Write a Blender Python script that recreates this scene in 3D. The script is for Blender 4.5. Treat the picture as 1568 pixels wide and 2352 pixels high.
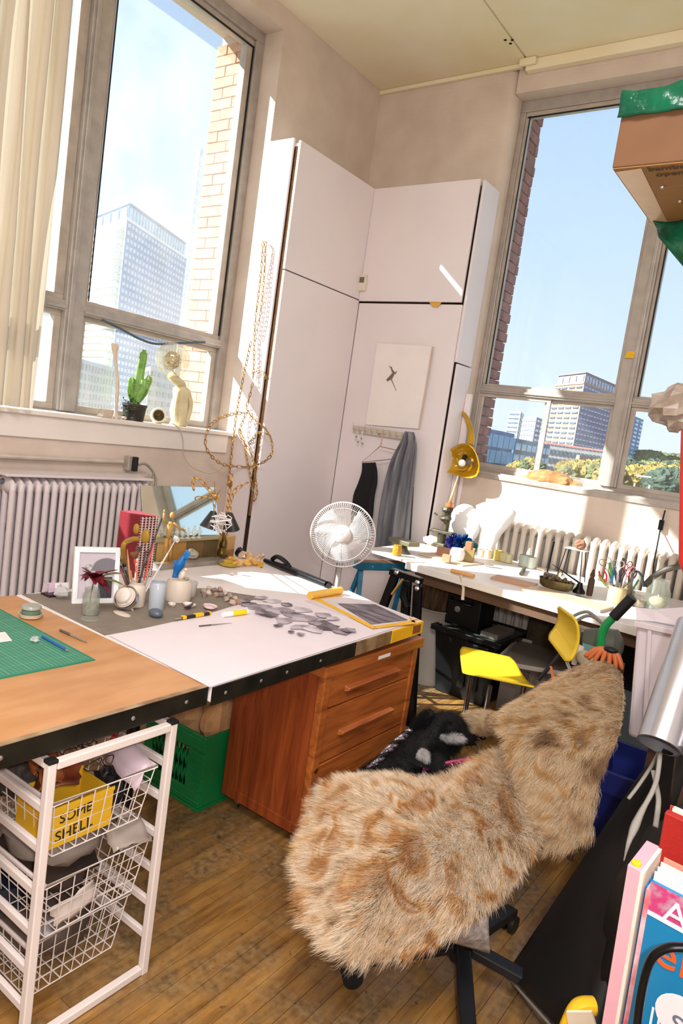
import bpy, bmesh, math, random
from mathutils import Vector, Matrix, Euler
for _o in list(bpy.data.objects): bpy.data.objects.remove(_o, do_unlink=True)
SC = bpy.context.scene; COL = SC.collection
PI = math.pi
# ---------------------------------------------------------------- camera
CAM = Vector((0.0, 0.0, 1.6)); F = 1613.39; CX, CY = 784.0, 1176.0
RIGHT = Vector((0.79875907, 0.58460202, 0.14221261))
DOWN = Vector((0.18273886, -0.01052746, -0.98310512))
FWD = Vector((-0.5732281, 0.81125191, -0.11523841))
cd = bpy.data.cameras.new('camera'); cam = bpy.data.objects.new('camera', cd); COL.objects.link(cam)
cd.sensor_fit = 'VERTICAL'; cd.sensor_height = 36.0; cd.lens = F * 36.0 / 2352.0
cd.clip_start = 0.02; cd.clip_end = 5000
mw = Matrix.Identity(4)
for i in range(3):
    mw[i][0] = RIGHT[i]; mw[i][1] = -DOWN[i]; mw[i][2] = -FWD[i]; mw[i][3] = CAM[i]
cam.matrix_world = mw; SC.camera = cam
# ---------------------------------------------------------------- world (clear sky, paler towards the horizon)
W = bpy.data.worlds.new('sky'); SC.world = W; W.use_nodes = True
_n = W.node_tree.nodes; _l = W.node_tree.links; _n.clear()
_o = _n.new('ShaderNodeOutputWorld'); _b = _n.new('ShaderNodeBackground'); _r = _n.new('ShaderNodeValToRGB')
_t = _n.new('ShaderNodeTexCoord'); _s = _n.new('ShaderNodeSeparateXYZ')
_l.new(_t.outputs['Generated'], _s.inputs[0]); _l.new(_s.outputs['Z'], _r.inputs[0])
_r.color_ramp.elements[0].position = 0.0; _r.color_ramp.elements[0].color = (0.95, 0.98, 1.0, 1)
_r.color_ramp.elements[1].position = 1.0; _r.color_ramp.elements[1].color = (0.22, 0.40, 0.82, 1)
for _p, _c in ((0.10, (0.84, 0.94, 1.0, 1)), (0.28, (0.66, 0.82, 1.0, 1)), (0.55, (0.47, 0.65, 0.97, 1))):
    _e = _r.color_ramp.elements.new(_p); _e.color = _c
_l.new(_r.outputs[0], _b.inputs[0]); _l.new(_b.outputs[0], _o.inputs[0]); _b.inputs[1].default_value = 1.0
# ---------------------------------------------------------------- sun, camera flash and an added fill lamp
def lamp(name, typ, loc, energy, color=(1, 1, 1), size=0.1, aim=None, size_y=None):
    d = bpy.data.lights.new(name, typ); o = bpy.data.objects.new(name, d); COL.objects.link(o)
    d.energy = energy; d.color = color; o.location = loc
    if typ == 'AREA':
        d.size = size
        if size_y: d.shape = 'RECTANGLE'; d.size_y = size_y
    elif typ == 'SUN': d.angle = size
    else: d.shadow_soft_size = size
    if aim is not None:
        o.rotation_euler = (Vector(aim) - Vector(loc)).to_track_quat('-Z', 'Y').to_euler()
    return o
SUN_DIR = Vector((1.05, 1.0, -0.945))
lamp('sun', 'SUN', (-6, -5, 9), 17.0, (1.0, 0.95, 0.86), math.radians(0.55), aim=Vector((-6, -5, 9)) + SUN_DIR)
lamp('camera_flash', 'POINT', (0.13, -0.02, 1.72), 88.0, (0.985, 0.965, 1.0), 0.035)
lamp('fill_lamp', 'AREA', (0.3, -0.6, 4.2), 165.0, (1.0, 0.965, 0.985), 2.4, aim=(0.1, 0.2, 0.0), size_y=1.2)  # unseen fill lamp, added behind the camera to brighten the room
SC.view_settings.view_transform = 'Standard'; SC.view_settings.look = 'None'
SC.view_settings.exposure = 0.22; SC.view_settings.gamma = 1.0; SC.view_settings.use_curve_mapping = False
SC.cycles.max_bounces = 8; SC.cycles.transparent_max_bounces = 24; SC.cycles.use_denoising = True
SC.cycles.sample_clamp_indirect = 4.0

# ---------------------------------------------------------------- places measured on the photograph, as points in the room
def _ray(px, py): return RIGHT * ((px - CX) / F) + DOWN * ((py - CY) / F) + FWD
def Z(px, py, z): d = _ray(px, py); return CAM + d * ((z - CAM.z) / d.z)
def X(px, py, x): d = _ray(px, py); return CAM + d * ((x - CAM.x) / d.x)
def Y(px, py, y): d = _ray(px, py); return CAM + d * ((y - CAM.y) / d.y)
def D(px, py, dist): return CAM + _ray(px, py) * dist
def per_px(p): return (Vector(p) - CAM).dot(FWD) / F
V = Vector
# ---------------------------------------------------------------- materials
def lin(h):
    if isinstance(h, (tuple, list)): return tuple(h)[:3] + (1.0,)
    c = [(h >> 16 & 255) / 255, (h >> 8 & 255) / 255, (h & 255) / 255]
    return tuple(x / 12.92 if x <= 0.04045 else ((x + 0.055) / 1.055) ** 2.4 for x in c) + (1.0,)
def newmat(name):
    m = bpy.data.materials.new(name); m.use_nodes = True
    return m, m.node_tree.nodes, m.node_tree.links, m.node_tree.nodes['Principled BSDF']
def mat(name, c, rough=0.55, metal=0.0, var=0.12, scale=6.0, c2=None, stretch=(1, 1, 1), bump=0.0, bscale=40.0,
        coat=0.0, alpha=1.0, trans=0.0, rnd=0.0, ramp=(0.35, 0.65), spec=0.5, detail=4.0, distort=0.0, ior=1.45):
    m, n, l, b = newmat(name)
    tc = n.new('ShaderNodeTexCoord'); mp = n.new('ShaderNodeMapping'); mp.inputs['Scale'].default_value = stretch
    l.new(tc.outputs['Object'], mp.inputs[0])
    nz = n.new('ShaderNodeTexNoise'); nz.inputs['Scale'].default_value = scale; nz.inputs['Detail'].default_value = detail
    nz.inputs['Distortion'].default_value = distort
    l.new(mp.outputs[0], nz.inputs['Vector'])
    src = nz.outputs['Fac']
    cr = n.new('ShaderNodeValToRGB'); cl = lin(c)
    other = lin(c2) if c2 is not None else tuple(x * (1 - var) for x in cl[:3]) + (1,)
    e = cr.color_ramp.elements; e[0].position, e[1].position = ramp; e[0].color = other; e[1].color = cl
    l.new(src, cr.inputs[0]); out = cr.outputs[0]
    if rnd:
        oi = n.new('ShaderNodeObjectInfo'); hv = n.new('ShaderNodeHueSaturation'); mr = n.new('ShaderNodeMapRange')
        mr.inputs['To Min'].default_value = 1 - rnd; mr.inputs['To Max'].default_value = 1 + rnd
        l.new(oi.outputs['Random'], mr.inputs['Value']); l.new(mr.outputs[0], hv.inputs['Value']); l.new(out, hv.inputs['Color']); out = hv.outputs[0]
    l.new(out, b.inputs['Base Color'])
    b.inputs['Roughness'].default_value = rough; b.inputs['Metallic'].default_value = metal
    b.inputs['Coat Weight'].default_value = coat; b.inputs['Alpha'].default_value = alpha
    b.inputs['Transmission Weight'].default_value = trans; b.inputs['IOR'].default_value = ior
    b.inputs['Specular IOR Level'].default_value = spec
    if bump:
        bz = n.new('ShaderNodeTexNoise'); bz.inputs['Scale'].default_value = bscale; bz.inputs['Detail'].default_value = 3
        l.new(mp.outputs[0], bz.inputs['Vector'])
        bp = n.new('ShaderNodeBump'); bp.inputs['Strength'].default_value = bump; bp.inputs['Distance'].default_value = 0.01
        l.new(bz.outputs['Fac'], bp.inputs['Height']); l.new(bp.outputs[0], b.inputs['Normal'])
    return m
def glassmat(name, c=0xffffff, haze=0.04, gloss=0.06, dirt=0.0):
    # thin sheet: mostly clear, a little mirror, a little dusty film that scatters light
    m, n, l, b = newmat(name); n.remove(b); out = n['Material Output']
    t = n.new('ShaderNodeBsdfTransparent'); t.inputs[0].default_value = lin(c)
    g = n.new('ShaderNodeBsdfGlossy'); g.inputs['Roughness'].default_value = 0.03
    d = n.new('ShaderNodeBsdfTranslucent'); d.inputs[0].default_value = lin(0xf2ece2)
    d2 = n.new('ShaderNodeBsdfDiffuse'); d2.inputs[0].default_value = lin(0xf2ece2)
    ad = n.new('ShaderNodeMixShader'); ad.inputs[0].default_value = 0.5; l.new(d.outputs[0], ad.inputs[1]); l.new(d2.outputs[0], ad.inputs[2])
    m1 = n.new('ShaderNodeMixShader'); m1.inputs[0].default_value = gloss; l.new(t.outputs[0], m1.inputs[1]); l.new(g.outputs[0], m1.inputs[2])
    m2 = n.new('ShaderNodeMixShader'); l.new(m1.outputs[0], m2.inputs[1]); l.new(ad.outputs[0], m2.inputs[2])
    tc = n.new('ShaderNodeTexCoord'); nz = n.new('ShaderNodeTexNoise'); nz.inputs['Scale'].default_value = 2.5; nz.inputs['Detail'].default_value = 6
    l.new(tc.outputs['Object'], nz.inputs['Vector'])
    mr = n.new('ShaderNodeMapRange'); mr.inputs['From Min'].default_value = 0.3; mr.inputs['From Max'].default_value = 0.75
    mr.inputs['To Min'].default_value = haze; mr.inputs['To Max'].default_value = haze + dirt
    l.new(nz.outputs['Fac'], mr.inputs['Value']); l.new(mr.outputs[0], m2.inputs[0])
    l.new(m2.outputs[0], out.inputs[0]); return m

# ---------------------------------------------------------------- mesh builder
class MB:
    def __init__(s): s.v = []; s.f = []; s.m = []; s.cur = 0
    def add(s, vs, fs):
        o = len(s.v); s.v += [Vector(v) for v in vs]; s.f += [tuple(i + o for i in f) for f in fs]; s.m += [s.cur] * len(fs); return s
    def box(s, a, b, rot=None, at=None):
        (x0, y0, z0), (x1, y1, z1) = a, b
        vs = [V((x, y, z)) for x in (x0, x1) for y in (y0, y1) for z in (z0, z1)]
        if rot is not None:
            R = Euler(rot).to_matrix(); c = V(at) if at is not None else V(((x0 + x1) / 2, (y0 + y1) / 2, (z0 + z1) / 2)); vs = [c + R @ (v - c) for v in vs]
        return s.add(vs, [(0, 1, 3, 2), (4, 6, 7, 5), (0, 4, 5, 1), (2, 3, 7, 6), (0, 2, 6, 4), (1, 5, 7, 3)])
    def obox(s, c, ax, ay, az):
        c, ax, ay, az = V(c), V(ax), V(ay), V(az)     # half axes
        vs = [c + ax * i + ay * j + az * k for i in (-1, 1) for j in (-1, 1) for k in (-1, 1)]
        return s.add(vs, [(0, 1, 3, 2), (4, 6, 7, 5), (0, 4, 5, 1), (2, 3, 7, 6), (0, 2, 6, 4), (1, 5, 7, 3)])
    def bar(s, p, q, w, h=None, up=(0, 0, 1)):
        p, q = V(p), V(q); d = (q - p).normalized(); u = V(up)
        if abs(d.dot(u)) > 0.97: u = V((0, 1, 0))
        a = d.cross(u).normalized(); b = a.cross(d).normalized(); h = h or w
        return s.obox((p + q) / 2, (q - p) / 2, a * w / 2, b * h / 2)
    def rings(s, rings, cap=True, closed=False):
        n = len(rings[0]); vs = [p for r in rings for p in r]; fs = []
        k = len(rings)
        for i in range(k if closed else k - 1):
            for j in range(n):
                a, b = i * n + j, i * n + (j + 1) % n; c, d = ((i + 1) % k) * n + (j + 1) % n, ((i + 1) % k) * n + j
                fs.append((a, b, c, d))
        if cap and not closed: fs += [tuple(range(n - 1, -1, -1)), tuple((k - 1) * n + j for j in range(n))]
        return s.add(vs, fs)
    def tube(s, pts, r, n=8, closed=False, flat=1.0):
        pts = [V(p) for p in pts]; k = len(pts); rs = r if isinstance(r, (list, tuple)) else [r] * k
        rings = []; prev = None
        for i, p in enumerate(pts):
            if closed: t = pts[(i + 1) % k] - pts[i - 1]
            else: t = pts[min(i + 1, k - 1)] - pts[max(i - 1, 0)]
            t = t.normalized() if t.length > 1e-9 else V((0, 0, 1))
            if prev is None: a = t.cross(V((0, 0, 1)) if abs(t.z) < 0.9 else V((1, 0, 0))).normalized()
            else: a = (prev - t * prev.dot(t)).normalized()
            prev = a; b = t.cross(a)
            rings.append([p + a * rs[i] * math.cos(2 * PI * j / n) + b * rs[i] * flat * math.sin(2 * PI * j / n) for j in range(n)])
        return s.rings(rings, True, closed)
    def lathe(s, c, prof, n=20, axis=(0, 0, 1), cap=True, squash=1.0):
        c = V(c); ax = V(axis).normalized(); a = ax.cross(V((0, 1, 0)) if abs(ax.y) < 0.9 else V((1, 0, 0))).normalized(); b = ax.cross(a)
        rings = [[c + ax * h + a * max(r, 1e-4) * math.cos(2 * PI * j / n) + b * max(r, 1e-4) * squash * math.sin(2 * PI * j / n) for j in range(n)] for r, h in prof]
        return s.rings(rings, cap)
    def ball(s, c, r, n=14, m=8, rot=None):
        c = V(c); r = V((r, r, r)) if isinstance(r, (int, float)) else V(r); R = Euler(rot).to_matrix() if rot else Matrix.Identity(3)
        rings = []
        for i in range(m + 1):
            t = PI * i / m; rr = max(math.sin(t), 1e-3)
            rings.append([c + R @ V((r.x * rr * math.cos(2 * PI * j / n), r.y * rr * math.sin(2 * PI * j / n), r.z * -math.cos(t))) for j in range(n)])
        return s.rings(rings)
    def prism(s, poly, d):
        poly = [V(p) for p in poly]; d = V(d); n = len(poly)
        return s.add(poly + [p + d for p in poly], [tuple(range(n - 1, -1, -1)), tuple(range(n, 2 * n))] + [(i, (i + 1) % n, n + (i + 1) % n, n + i) for i in range(n)])
    def rock(s, c, r, seed=0, n=10, m=7, amp=0.25, rot=None):
        k = len(s.v); s.ball(c, r, n, m, rot); rg = random.Random(seed); c = V(c)
        off = {}
        for i in range(k, len(s.v)):
            key = tuple(round(x, 3) for x in s.v[i]); off.setdefault(key, 1 + rg.uniform(-amp, amp)); s.v[i] = c + (s.v[i] - c) * off[key]
        return s
    def grid(s, rows, thick=0.0, nrm=None):
        R, Cn = len(rows), len(rows[0]); s.add([p for r in rows for p in r], [(i * Cn + j, i * Cn + j + 1, (i + 1) * Cn + j + 1, (i + 1) * Cn + j) for i in range(R - 1) for j in range(Cn - 1)])
        return s
    def data(s, name, origin=(0, 0, 0)):
        me = bpy.data.meshes.new(name); o = V(origin); me.from_pydata([v - o for v in s.v], [], s.f); me.validate(); me.update(); return me
    def obj(s, name, m, parent=None, smooth=False, bevel=0.0, solid=0.0, sub=0, seg=2, origin=None):
        if origin is None: origin = WORLD.get(parent.name, V((0, 0, 0))) if parent else V((0, 0, 0))
        me = s.data(name, origin)
        bm = bmesh.new(); bm.from_mesh(me); bmesh.ops.recalc_face_normals(bm, faces=bm.faces); bm.to_mesh(me); bm.free()
        for x in (m if isinstance(m, (list, tuple)) else [m]): me.materials.append(x)
        if s.cur or any(s.m):
            for p, i in zip(me.polygons, s.m): p.material_index = i
        o = bpy.data.objects.new(name, me); COL.objects.link(o)
        if parent: o.parent = parent; WORLD[o.name] = V(origin)
        else: o.location = V(origin); WORLD[o.name] = V(origin)
        if solid: q = o.modifiers.new('s', 'SOLIDIFY'); q.thickness = solid; q.offset = 0
        if bevel: q = o.modifiers.new('b', 'BEVEL'); q.width = bevel; q.segments = seg; q.limit_method = 'ANGLE'; q.angle_limit = 0.6
        if sub: q = o.modifiers.new('u', 'SUBSURF'); q.levels = q.render_levels = sub
        if smooth:
            me.polygons.foreach_set('use_smooth', [True] * len(me.polygons))
            if smooth == 'auto':
                bm = bmesh.new(); bm.from_mesh(me)
                for e in bm.edges:
                    if len(e.link_faces) == 2 and e.calc_face_angle(0) > 0.7: e.smooth = False
                bm.to_mesh(me); bm.free()
        return o
WORLD = {}
def tag(o, label=None, cat=None, group=None, kind=None):
    if label: o['label'] = label
    if cat: o['category'] = cat
    if group: o['group'] = group
    if kind: o['kind'] = kind
    return o
def thing(name, label, cat, loc=(0, 0, 0), group=None):
    o = bpy.data.objects.new(name, None); COL.objects.link(o); o.empty_display_size = 0.05; o.location = loc; WORLD[o.name] = V(loc)
    return tag(o, label, cat, group)
def struct(name, mb, m, **k):
    o = mb.obj(name, m, **k); o['kind'] = 'structure'; return o
def inst(me, name, parent, loc, rot=(0, 0, 0), scale=(1, 1, 1), mats=None):
    o = bpy.data.objects.new(name, me); COL.objects.link(o); o.parent = parent
    o.location = V(loc) - WORLD.get(parent.name, V((0, 0, 0))); o.rotation_euler = rot; o.scale = scale; return o
def one(name, label, cat, mb, m, group=None, base=None, **k):
    # a thing that is a single mesh, its origin at its base
    lo = V((sum(v.x for v in mb.v) / len(mb.v), sum(v.y for v in mb.v) / len(mb.v), min(v.z for v in mb.v))) if base is None else V(base)
    o = mb.obj(name, m, origin=lo, **k); return tag(o, label, cat, group)
def text(name, s, size, m, parent, loc, xdir, ydir, ext=0.0008, align='LEFT'):
    cu = bpy.data.curves.new(name, 'FONT'); cu.body = s; cu.size = size; cu.extrude = ext; cu.align_x = align; cu.materials.append(m)
    o = bpy.data.objects.new(name, cu); COL.objects.link(o)
    x = V(xdir).normalized(); y = (V(ydir) - x * V(ydir).dot(x)).normalized(); z = x.cross(y)
    M4 = Matrix.Identity(4)
    for i in range(3): M4[i][0] = x[i]; M4[i][1] = y[i]; M4[i][2] = z[i]
    bpy.context.view_layer.update(); me = bpy.data.meshes.new_from_object(o); bpy.data.objects.remove(o); o = bpy.data.objects.new(name, me); COL.objects.link(o)
    lo = V(loc) - (WORLD.get(parent.name, V((0, 0, 0))) if parent else V((0, 0, 0)))
    M4.translation = lo; o.parent = parent; o.matrix_local = M4; return o
def spline(pts, n=8, closed=False):
    pts = [V(p) for p in pts]; out = []; k = len(pts)
    for i in range(k if closed else k - 1):
        if closed: a, b, c, d = pts[i - 1], pts[i], pts[(i + 1) % k], pts[(i + 2) % k]
        else: a, b, c, d = pts[max(i - 1, 0)], pts[i], pts[i + 1], pts[min(i + 2, k - 1)]
        for j in range(n):
            t = j / n; out.append(0.5 * ((2 * b) + (c - a) * t + (2 * a - 5 * b + 4 * c - d) * t * t + (3 * b - a - 3 * c + d) * t ** 3))
    if not closed: out.append(pts[-1])
    return out
RG = random.Random(7)
# ================================================================ materials
def paint_brick(name, c, c2, bstr=0.35):
    m, n, l, b = newmat(name)
    tc = n.new('ShaderNodeTexCoord'); sp = n.new('ShaderNodeSeparateXYZ'); ad = n.new('ShaderNodeMath'); ad.operation = 'ADD'; cb = n.new('ShaderNodeCombineXYZ')
    l.new(tc.outputs['Object'], sp.inputs[0]); l.new(sp.outputs['X'], ad.inputs[0]); l.new(sp.outputs['Y'], ad.inputs[1])
    l.new(ad.outputs[0], cb.inputs['X']); l.new(sp.outputs['Z'], cb.inputs['Y'])
    br = n.new('ShaderNodeTexBrick'); br.inputs['Scale'].default_value = 1.0
    br.inputs['Brick Width'].default_value = 0.22; br.inputs['Row Height'].default_value = 0.076; br.inputs['Mortar Size'].default_value = 0.006
    br.inputs['Mortar Smooth'].default_value = 0.8
    l.new(cb.outputs[0], br.inputs['Vector'])
    nz = n.new('ShaderNodeTexNoise'); nz.inputs['Scale'].default_value = 3; nz.inputs['Detail'].default_value = 6; l.new(tc.outputs['Object'], nz.inputs['Vector'])
    cr = n.new('ShaderNodeValToRGB'); cr.color_ramp.elements[0].color = lin(c2); cr.color_ramp.elements[1].color = lin(c)
    cr.color_ramp.elements[0].position = 0.3; cr.color_ramp.elements[1].position = 0.7; l.new(nz.outputs['Fac'], cr.inputs[0]); l.new(cr.outputs[0], b.inputs['Base Color'])
    nf = n.new('ShaderNodeTexNoise'); nf.inputs['Scale'].default_value = 60; l.new(tc.outputs['Object'], nf.inputs['Vector'])
    mx = n.new('ShaderNodeMath'); mx.operation = 'MULTIPLY_ADD'; mx.inputs[1].default_value = -0.6; l.new(br.outputs['Fac'], mx.inputs[0]); l.new(nf.outputs['Fac'], mx.inputs[2])
    bp = n.new('ShaderNodeBump'); bp.inputs['Strength'].default_value = bstr; bp.inputs['Distance'].default_value = 0.006
    l.new(mx.outputs[0], bp.inputs['Height']); l.new(bp.outputs[0], b.inputs['Normal']); b.inputs['Roughness'].default_value = 0.6
    return m
M_wall = paint_brick('painted_brick', 0xd8c8ba, 0xc6b4a5, 0.14)
M_wallplain = mat('old_white_paint', 0xe9dfd6, 0.55, var=0.08, scale=3, bump=0.15, bscale=50)
M_board = mat('white_board_paint', 0xe9dfe0, 0.45, var=0.05, scale=2, bump=0.03, bscale=30)
M_ceil = mat('cream_ceiling_paint', 0xf0e6cc, 0.6, var=0.10, scale=1.2, c2=0xe6d8b0, bump=0.05, bscale=20)
M_alum = mat('dull_aluminium', 0xb4aca4, 0.42, 0.35, var=0.18, scale=12)
M_sash = mat('beige_painted_sash', 0xbcb0a4, 0.5, 0.1, var=0.2, scale=10)
M_black = mat('black_rubber', 0x141414, 0.55, var=0.3)
M_dark = mat('dark_brown_wood', 0x5a4030, 0.7, var=0.3)  # plain dark brown wood
M_woodraw = mat('raw_wood_edge', 0x9a7048, 0.7, var=0.35, scale=20)
M_glass1 = glassmat('dusty_window_glass', 0xf4fbff, 0.07, 0.04, 0.10)
M_glass2 = glassmat('clear_window_glass', 0xf6fbff, 0.015, 0.04, 0.03)
M_brickout = mat('outdoor_brick', 0xc88a68, 0.85, c2=0xa4684c, scale=14, rnd=0.14, bump=0.3, bscale=60)
M_mortar = mat('mortar', 0xc9b4a0, 0.9)
M_trimgap = mat('dark_gap', 0x2a211b, 0.9)
# floor: worn maple strips
def floormat():
    m, n, l, b = newmat('worn_maple_strip')
    g = n.new('ShaderNodeNewGeometry'); mp = n.new('ShaderNodeMapping'); l.new(g.outputs['Position'], mp.inputs[0])
    mp.inputs['Scale'].default_value = (14, 1.6, 1)
    a = n.new('ShaderNodeTexNoise'); a.inputs['Scale'].default_value = 2.2; a.inputs['Detail'].default_value = 8; a.inputs['Roughness'].default_value = 0.65; l.new(mp.outputs[0], a.inputs['Vector'])
    c1 = n.new('ShaderNodeValToRGB'); e = c1.color_ramp.elements
    e[0].position = 0.28; e[0].color = lin(0x63401e); e[1].position = 0.75; e[1].color = lin(0xb58a4c)
    k = e.new(0.5); k.color = lin(0x946a34); l.new(a.outputs['Fac'], c1.inputs[0])
    w = n.new('ShaderNodeTexNoise'); w.inputs['Scale'].default_value = 2.6; w.inputs['Detail'].default_value = 9; w.inputs['Roughness'].default_value = 0.7; l.new(g.outputs['Position'], w.inputs['Vector'])
    c2 = n.new('ShaderNodeValToRGB'); c2.color_ramp.elements[0].position = 0.42; c2.color_ramp.elements[1].position = 0.60; l.new(w.outputs['Fac'], c2.inputs[0])
    gr = n.new('ShaderNodeTexNoise'); gr.inputs['Scale'].default_value = 45; gr.inputs['Detail'].default_value = 4; l.new(g.outputs['Position'], gr.inputs['Vector'])
    c3 = n.new('ShaderNodeValToRGB'); c3.color_ramp.elements[0].position = 0.35; c3.color_ramp.elements[0].color = lin(0x50402e); c3.color_ramp.elements[1].position = 0.7; c3.color_ramp.elements[1].color = lin(0x96805c); l.new(gr.outputs['Fac'], c3.inputs[0])
    mx = n.new('ShaderNodeMix'); mx.data_type = 'RGBA'; mm = n.new('ShaderNodeMath'); mm.operation = 'MULTIPLY'; mm.inputs[1].default_value = 0.85
    l.new(c2.outputs[0], mm.inputs[0]); l.new(mm.outputs[0], mx.inputs['Factor']); l.new(c1.outputs[0], mx.inputs['A']); l.new(c3.outputs[0], mx.inputs['B'])
    oi = n.new('ShaderNodeObjectInfo'); mr = n.new('ShaderNodeMapRange'); mr.inputs['To Min'].default_value = 0.82; mr.inputs['To Max'].default_value = 1.15
    hv = n.new('ShaderNodeHueSaturation'); l.new(oi.outputs['Random'], mr.inputs['Value']); l.new(mr.outputs[0], hv.inputs['Value']); l.new(mx.outputs['Result'], hv.inputs['Color'])
    # spatters of paint and dark knocks
    v = n.new('ShaderNodeTexNoise'); v.inputs['Scale'].default_value = 24; v.inputs['Detail'].default_value = 2; l.new(g.outputs['Position'], v.inputs['Vector'])
    c4 = n.new('ShaderNodeValToRGB'); c4.color_ramp.elements[0].position = 0.70; c4.color_ramp.elements[1].position = 0.74; l.new(v.outputs['Fac'], c4.inputs[0])
    m2 = n.new('ShaderNodeMix'); m2.data_type = 'RGBA'; m2.inputs['B'].default_value = lin(0x2c2118); mq = n.new('ShaderNodeMath'); mq.operation = 'MULTIPLY'; mq.inputs[1].default_value = 0.55
    l.new(c4.outputs[0], mq.inputs[0]); l.new(mq.outputs[0], m2.inputs['Factor']); l.new(hv.outputs[0], m2.inputs['A'])
    l.new(m2.outputs['Result'], b.inputs['Base Color'])
    rr = n.new('ShaderNodeMapRange'); rr.inputs['To Min'].default_value = 0.28; rr.inputs['To Max'].default_value = 0.55; l.new(w.outputs['Fac'], rr.inputs['Value']); l.new(rr.outputs[0], b.inputs['Roughness'])
    bp = n.new('ShaderNodeBump'); bp.inputs['Strength'].default_value = 0.12; bp.inputs['Distance'].default_value = 0.003; l.new(gr.outputs['Fac'], bp.inputs['Height']); l.new(bp.outputs[0], b.inputs['Normal'])
    return m
M_floor = floormat()
# ================================================================ the room
WA, WB, CEIL = -3.65, 4.876, 4.353          # wall planes and ceiling height
fl = struct('floor', MB().box((-4.2, -2.7, -0.2), (2.7, 5.2, -0.012)), M_dark)
PW = 0.057
_pm = {}; hid = MB()
x = -2.92
while x < 0.62:
    y = 0.62 + RG.uniform(-0.6, 0)
    while y < 4.86:
        L = RG.choice((0.95, 1.25, 1.6)); y1 = min(y + L, 4.87)
        hidden = (x < -1.95 and y1 < 3.0) or (x < -2.3 and y1 < 3.6)
        if hidden: hid.box((x + 0.0009, y + 0.0008, -0.012), (x + PW - 0.0009, y1 - 0.0008, 0.0))
        else:
            key = round(y1 - y, 3)
            if key not in _pm:
                q = MB().box((0.0009, 0.0008, -0.012), (PW - 0.0009, key - 0.0008, 0.0)); _pm[key] = q.data('plank'); _pm[key].materials.append(M_floor)
            inst(_pm[key], 'plank', fl, (x, y, RG.uniform(-0.0006, 0.0)))
        y = y1
    x += PW
hid.obj('floor_strips', M_floor, fl)['kind'] = 'stuff'
ext = MB().box((-4.2, -2.7, -0.011), (-2.92, 5.2, -0.001)).box((0.65, -2.7, -0.011), (2.7, 5.2, -0.001)).box((-2.92, -2.7, -0.011), (0.65, 0.0, -0.001))
ext.obj('subfloor_board', M_floor, fl)
ce = struct('ceiling', MB().box((-4.2, -2.7, CEIL + 0.012), (2.7, 5.3, CEIL + 0.3)), M_ceil)
for a, b_ in ((-3.65, -2.388), (-2.374, -1.12), (-1.108, 0.15), (0.16, 2.6)):
    MB().box((a, -2.6, CEIL), (b_, WB - 0.02, CEIL + 0.012)).obj('ceiling_panel', M_ceil, ce, bevel=0.003)
for px, py in ((1160, 92), (1176, 92), (1172, 100)):
    MB().ball(Z(px, py, CEIL - 0.001), (0.012, 0.012, 0.004), 8, 4).obj('nail_head', M_trimgap, ce)
struct('trim_1', MB().box((-2.38, WB - 0.06, CEIL - 0.075), (2.6, WB, CEIL)).box((-2.42, WB - 0.09, CEIL - 0.05), (-2.30, WB - 0.0605, CEIL - 0.001)), M_ceil, bevel=0.006)
struct('trim_2', MB().box((WA, WB - 0.03, CEIL - 0.03), (-2.42, WB, CEIL - 0.001)), M_ceil, bevel=0.004)

# wall with the big left window
WY0, WY1, WZ0, WZ1 = 0.60, 3.685, 1.44, 4.22
wl = MB().box((-4.0, -2.7, -0.2), (WA, 5.2, WZ0)).box((-4.0, -2.7, WZ1), (WA, 5.2, CEIL + 0.2)).box((-4.0, WY1, WZ0), (WA, 5.2, WZ1)).box((-4.0, -2.7, WZ0), (WA, WY0, WZ1))
wall_left = struct('wall_left', wl, M_wall)
core = MB().box((-4.22, 3.655, -0.2), (-4.0, 5.2, CEIL + 0.3)).box((-4.22, -0.6, 1.0), (-4.0, 3.655, 1.40)).box((-4.22, -0.6, 4.26), (-4.0, 3.655, CEIL + 0.3))
core.obj('mortar_bed', M_mortar, wall_left)
bl = {}
M_brick2 = mat('outdoor_brick_shade', 0x9c6258, 0.85, c2=0x7c4c48, scale=14, rnd=0.12, bump=0.3, bscale=60)  # darker copy of the brick: shade on the right pier put into the colour
def brickmesh(a, b_, c, m=None):
    k = (a, b_, c)
    if k not in bl:
        q = MB().box((0, 0, 0), (a, b_, c)); bl[k] = q.data('brick'); bl[k].materials.append(m or M_brickout)
    return bl[k]
zc = 1.425; r_ = 0
while zc < 4.2:
    px0 = -4.238 + RG.uniform(-.003, .003)
    parts_ = (0.205, 0.10) if r_ % 2 else (0.10, 0.205)
    xx = px0
    for L in parts_:
        w_ = min(L, -3.935 - xx)
        if w_ > 0.02: inst(brickmesh(round(w_, 3), 0.03, 0.066), 'brick', wall_left, (xx, 3.632 + RG.uniform(-.004, .003), zc))
        xx += L + 0.009
    zc += 0.075; r_ += 1
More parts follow.
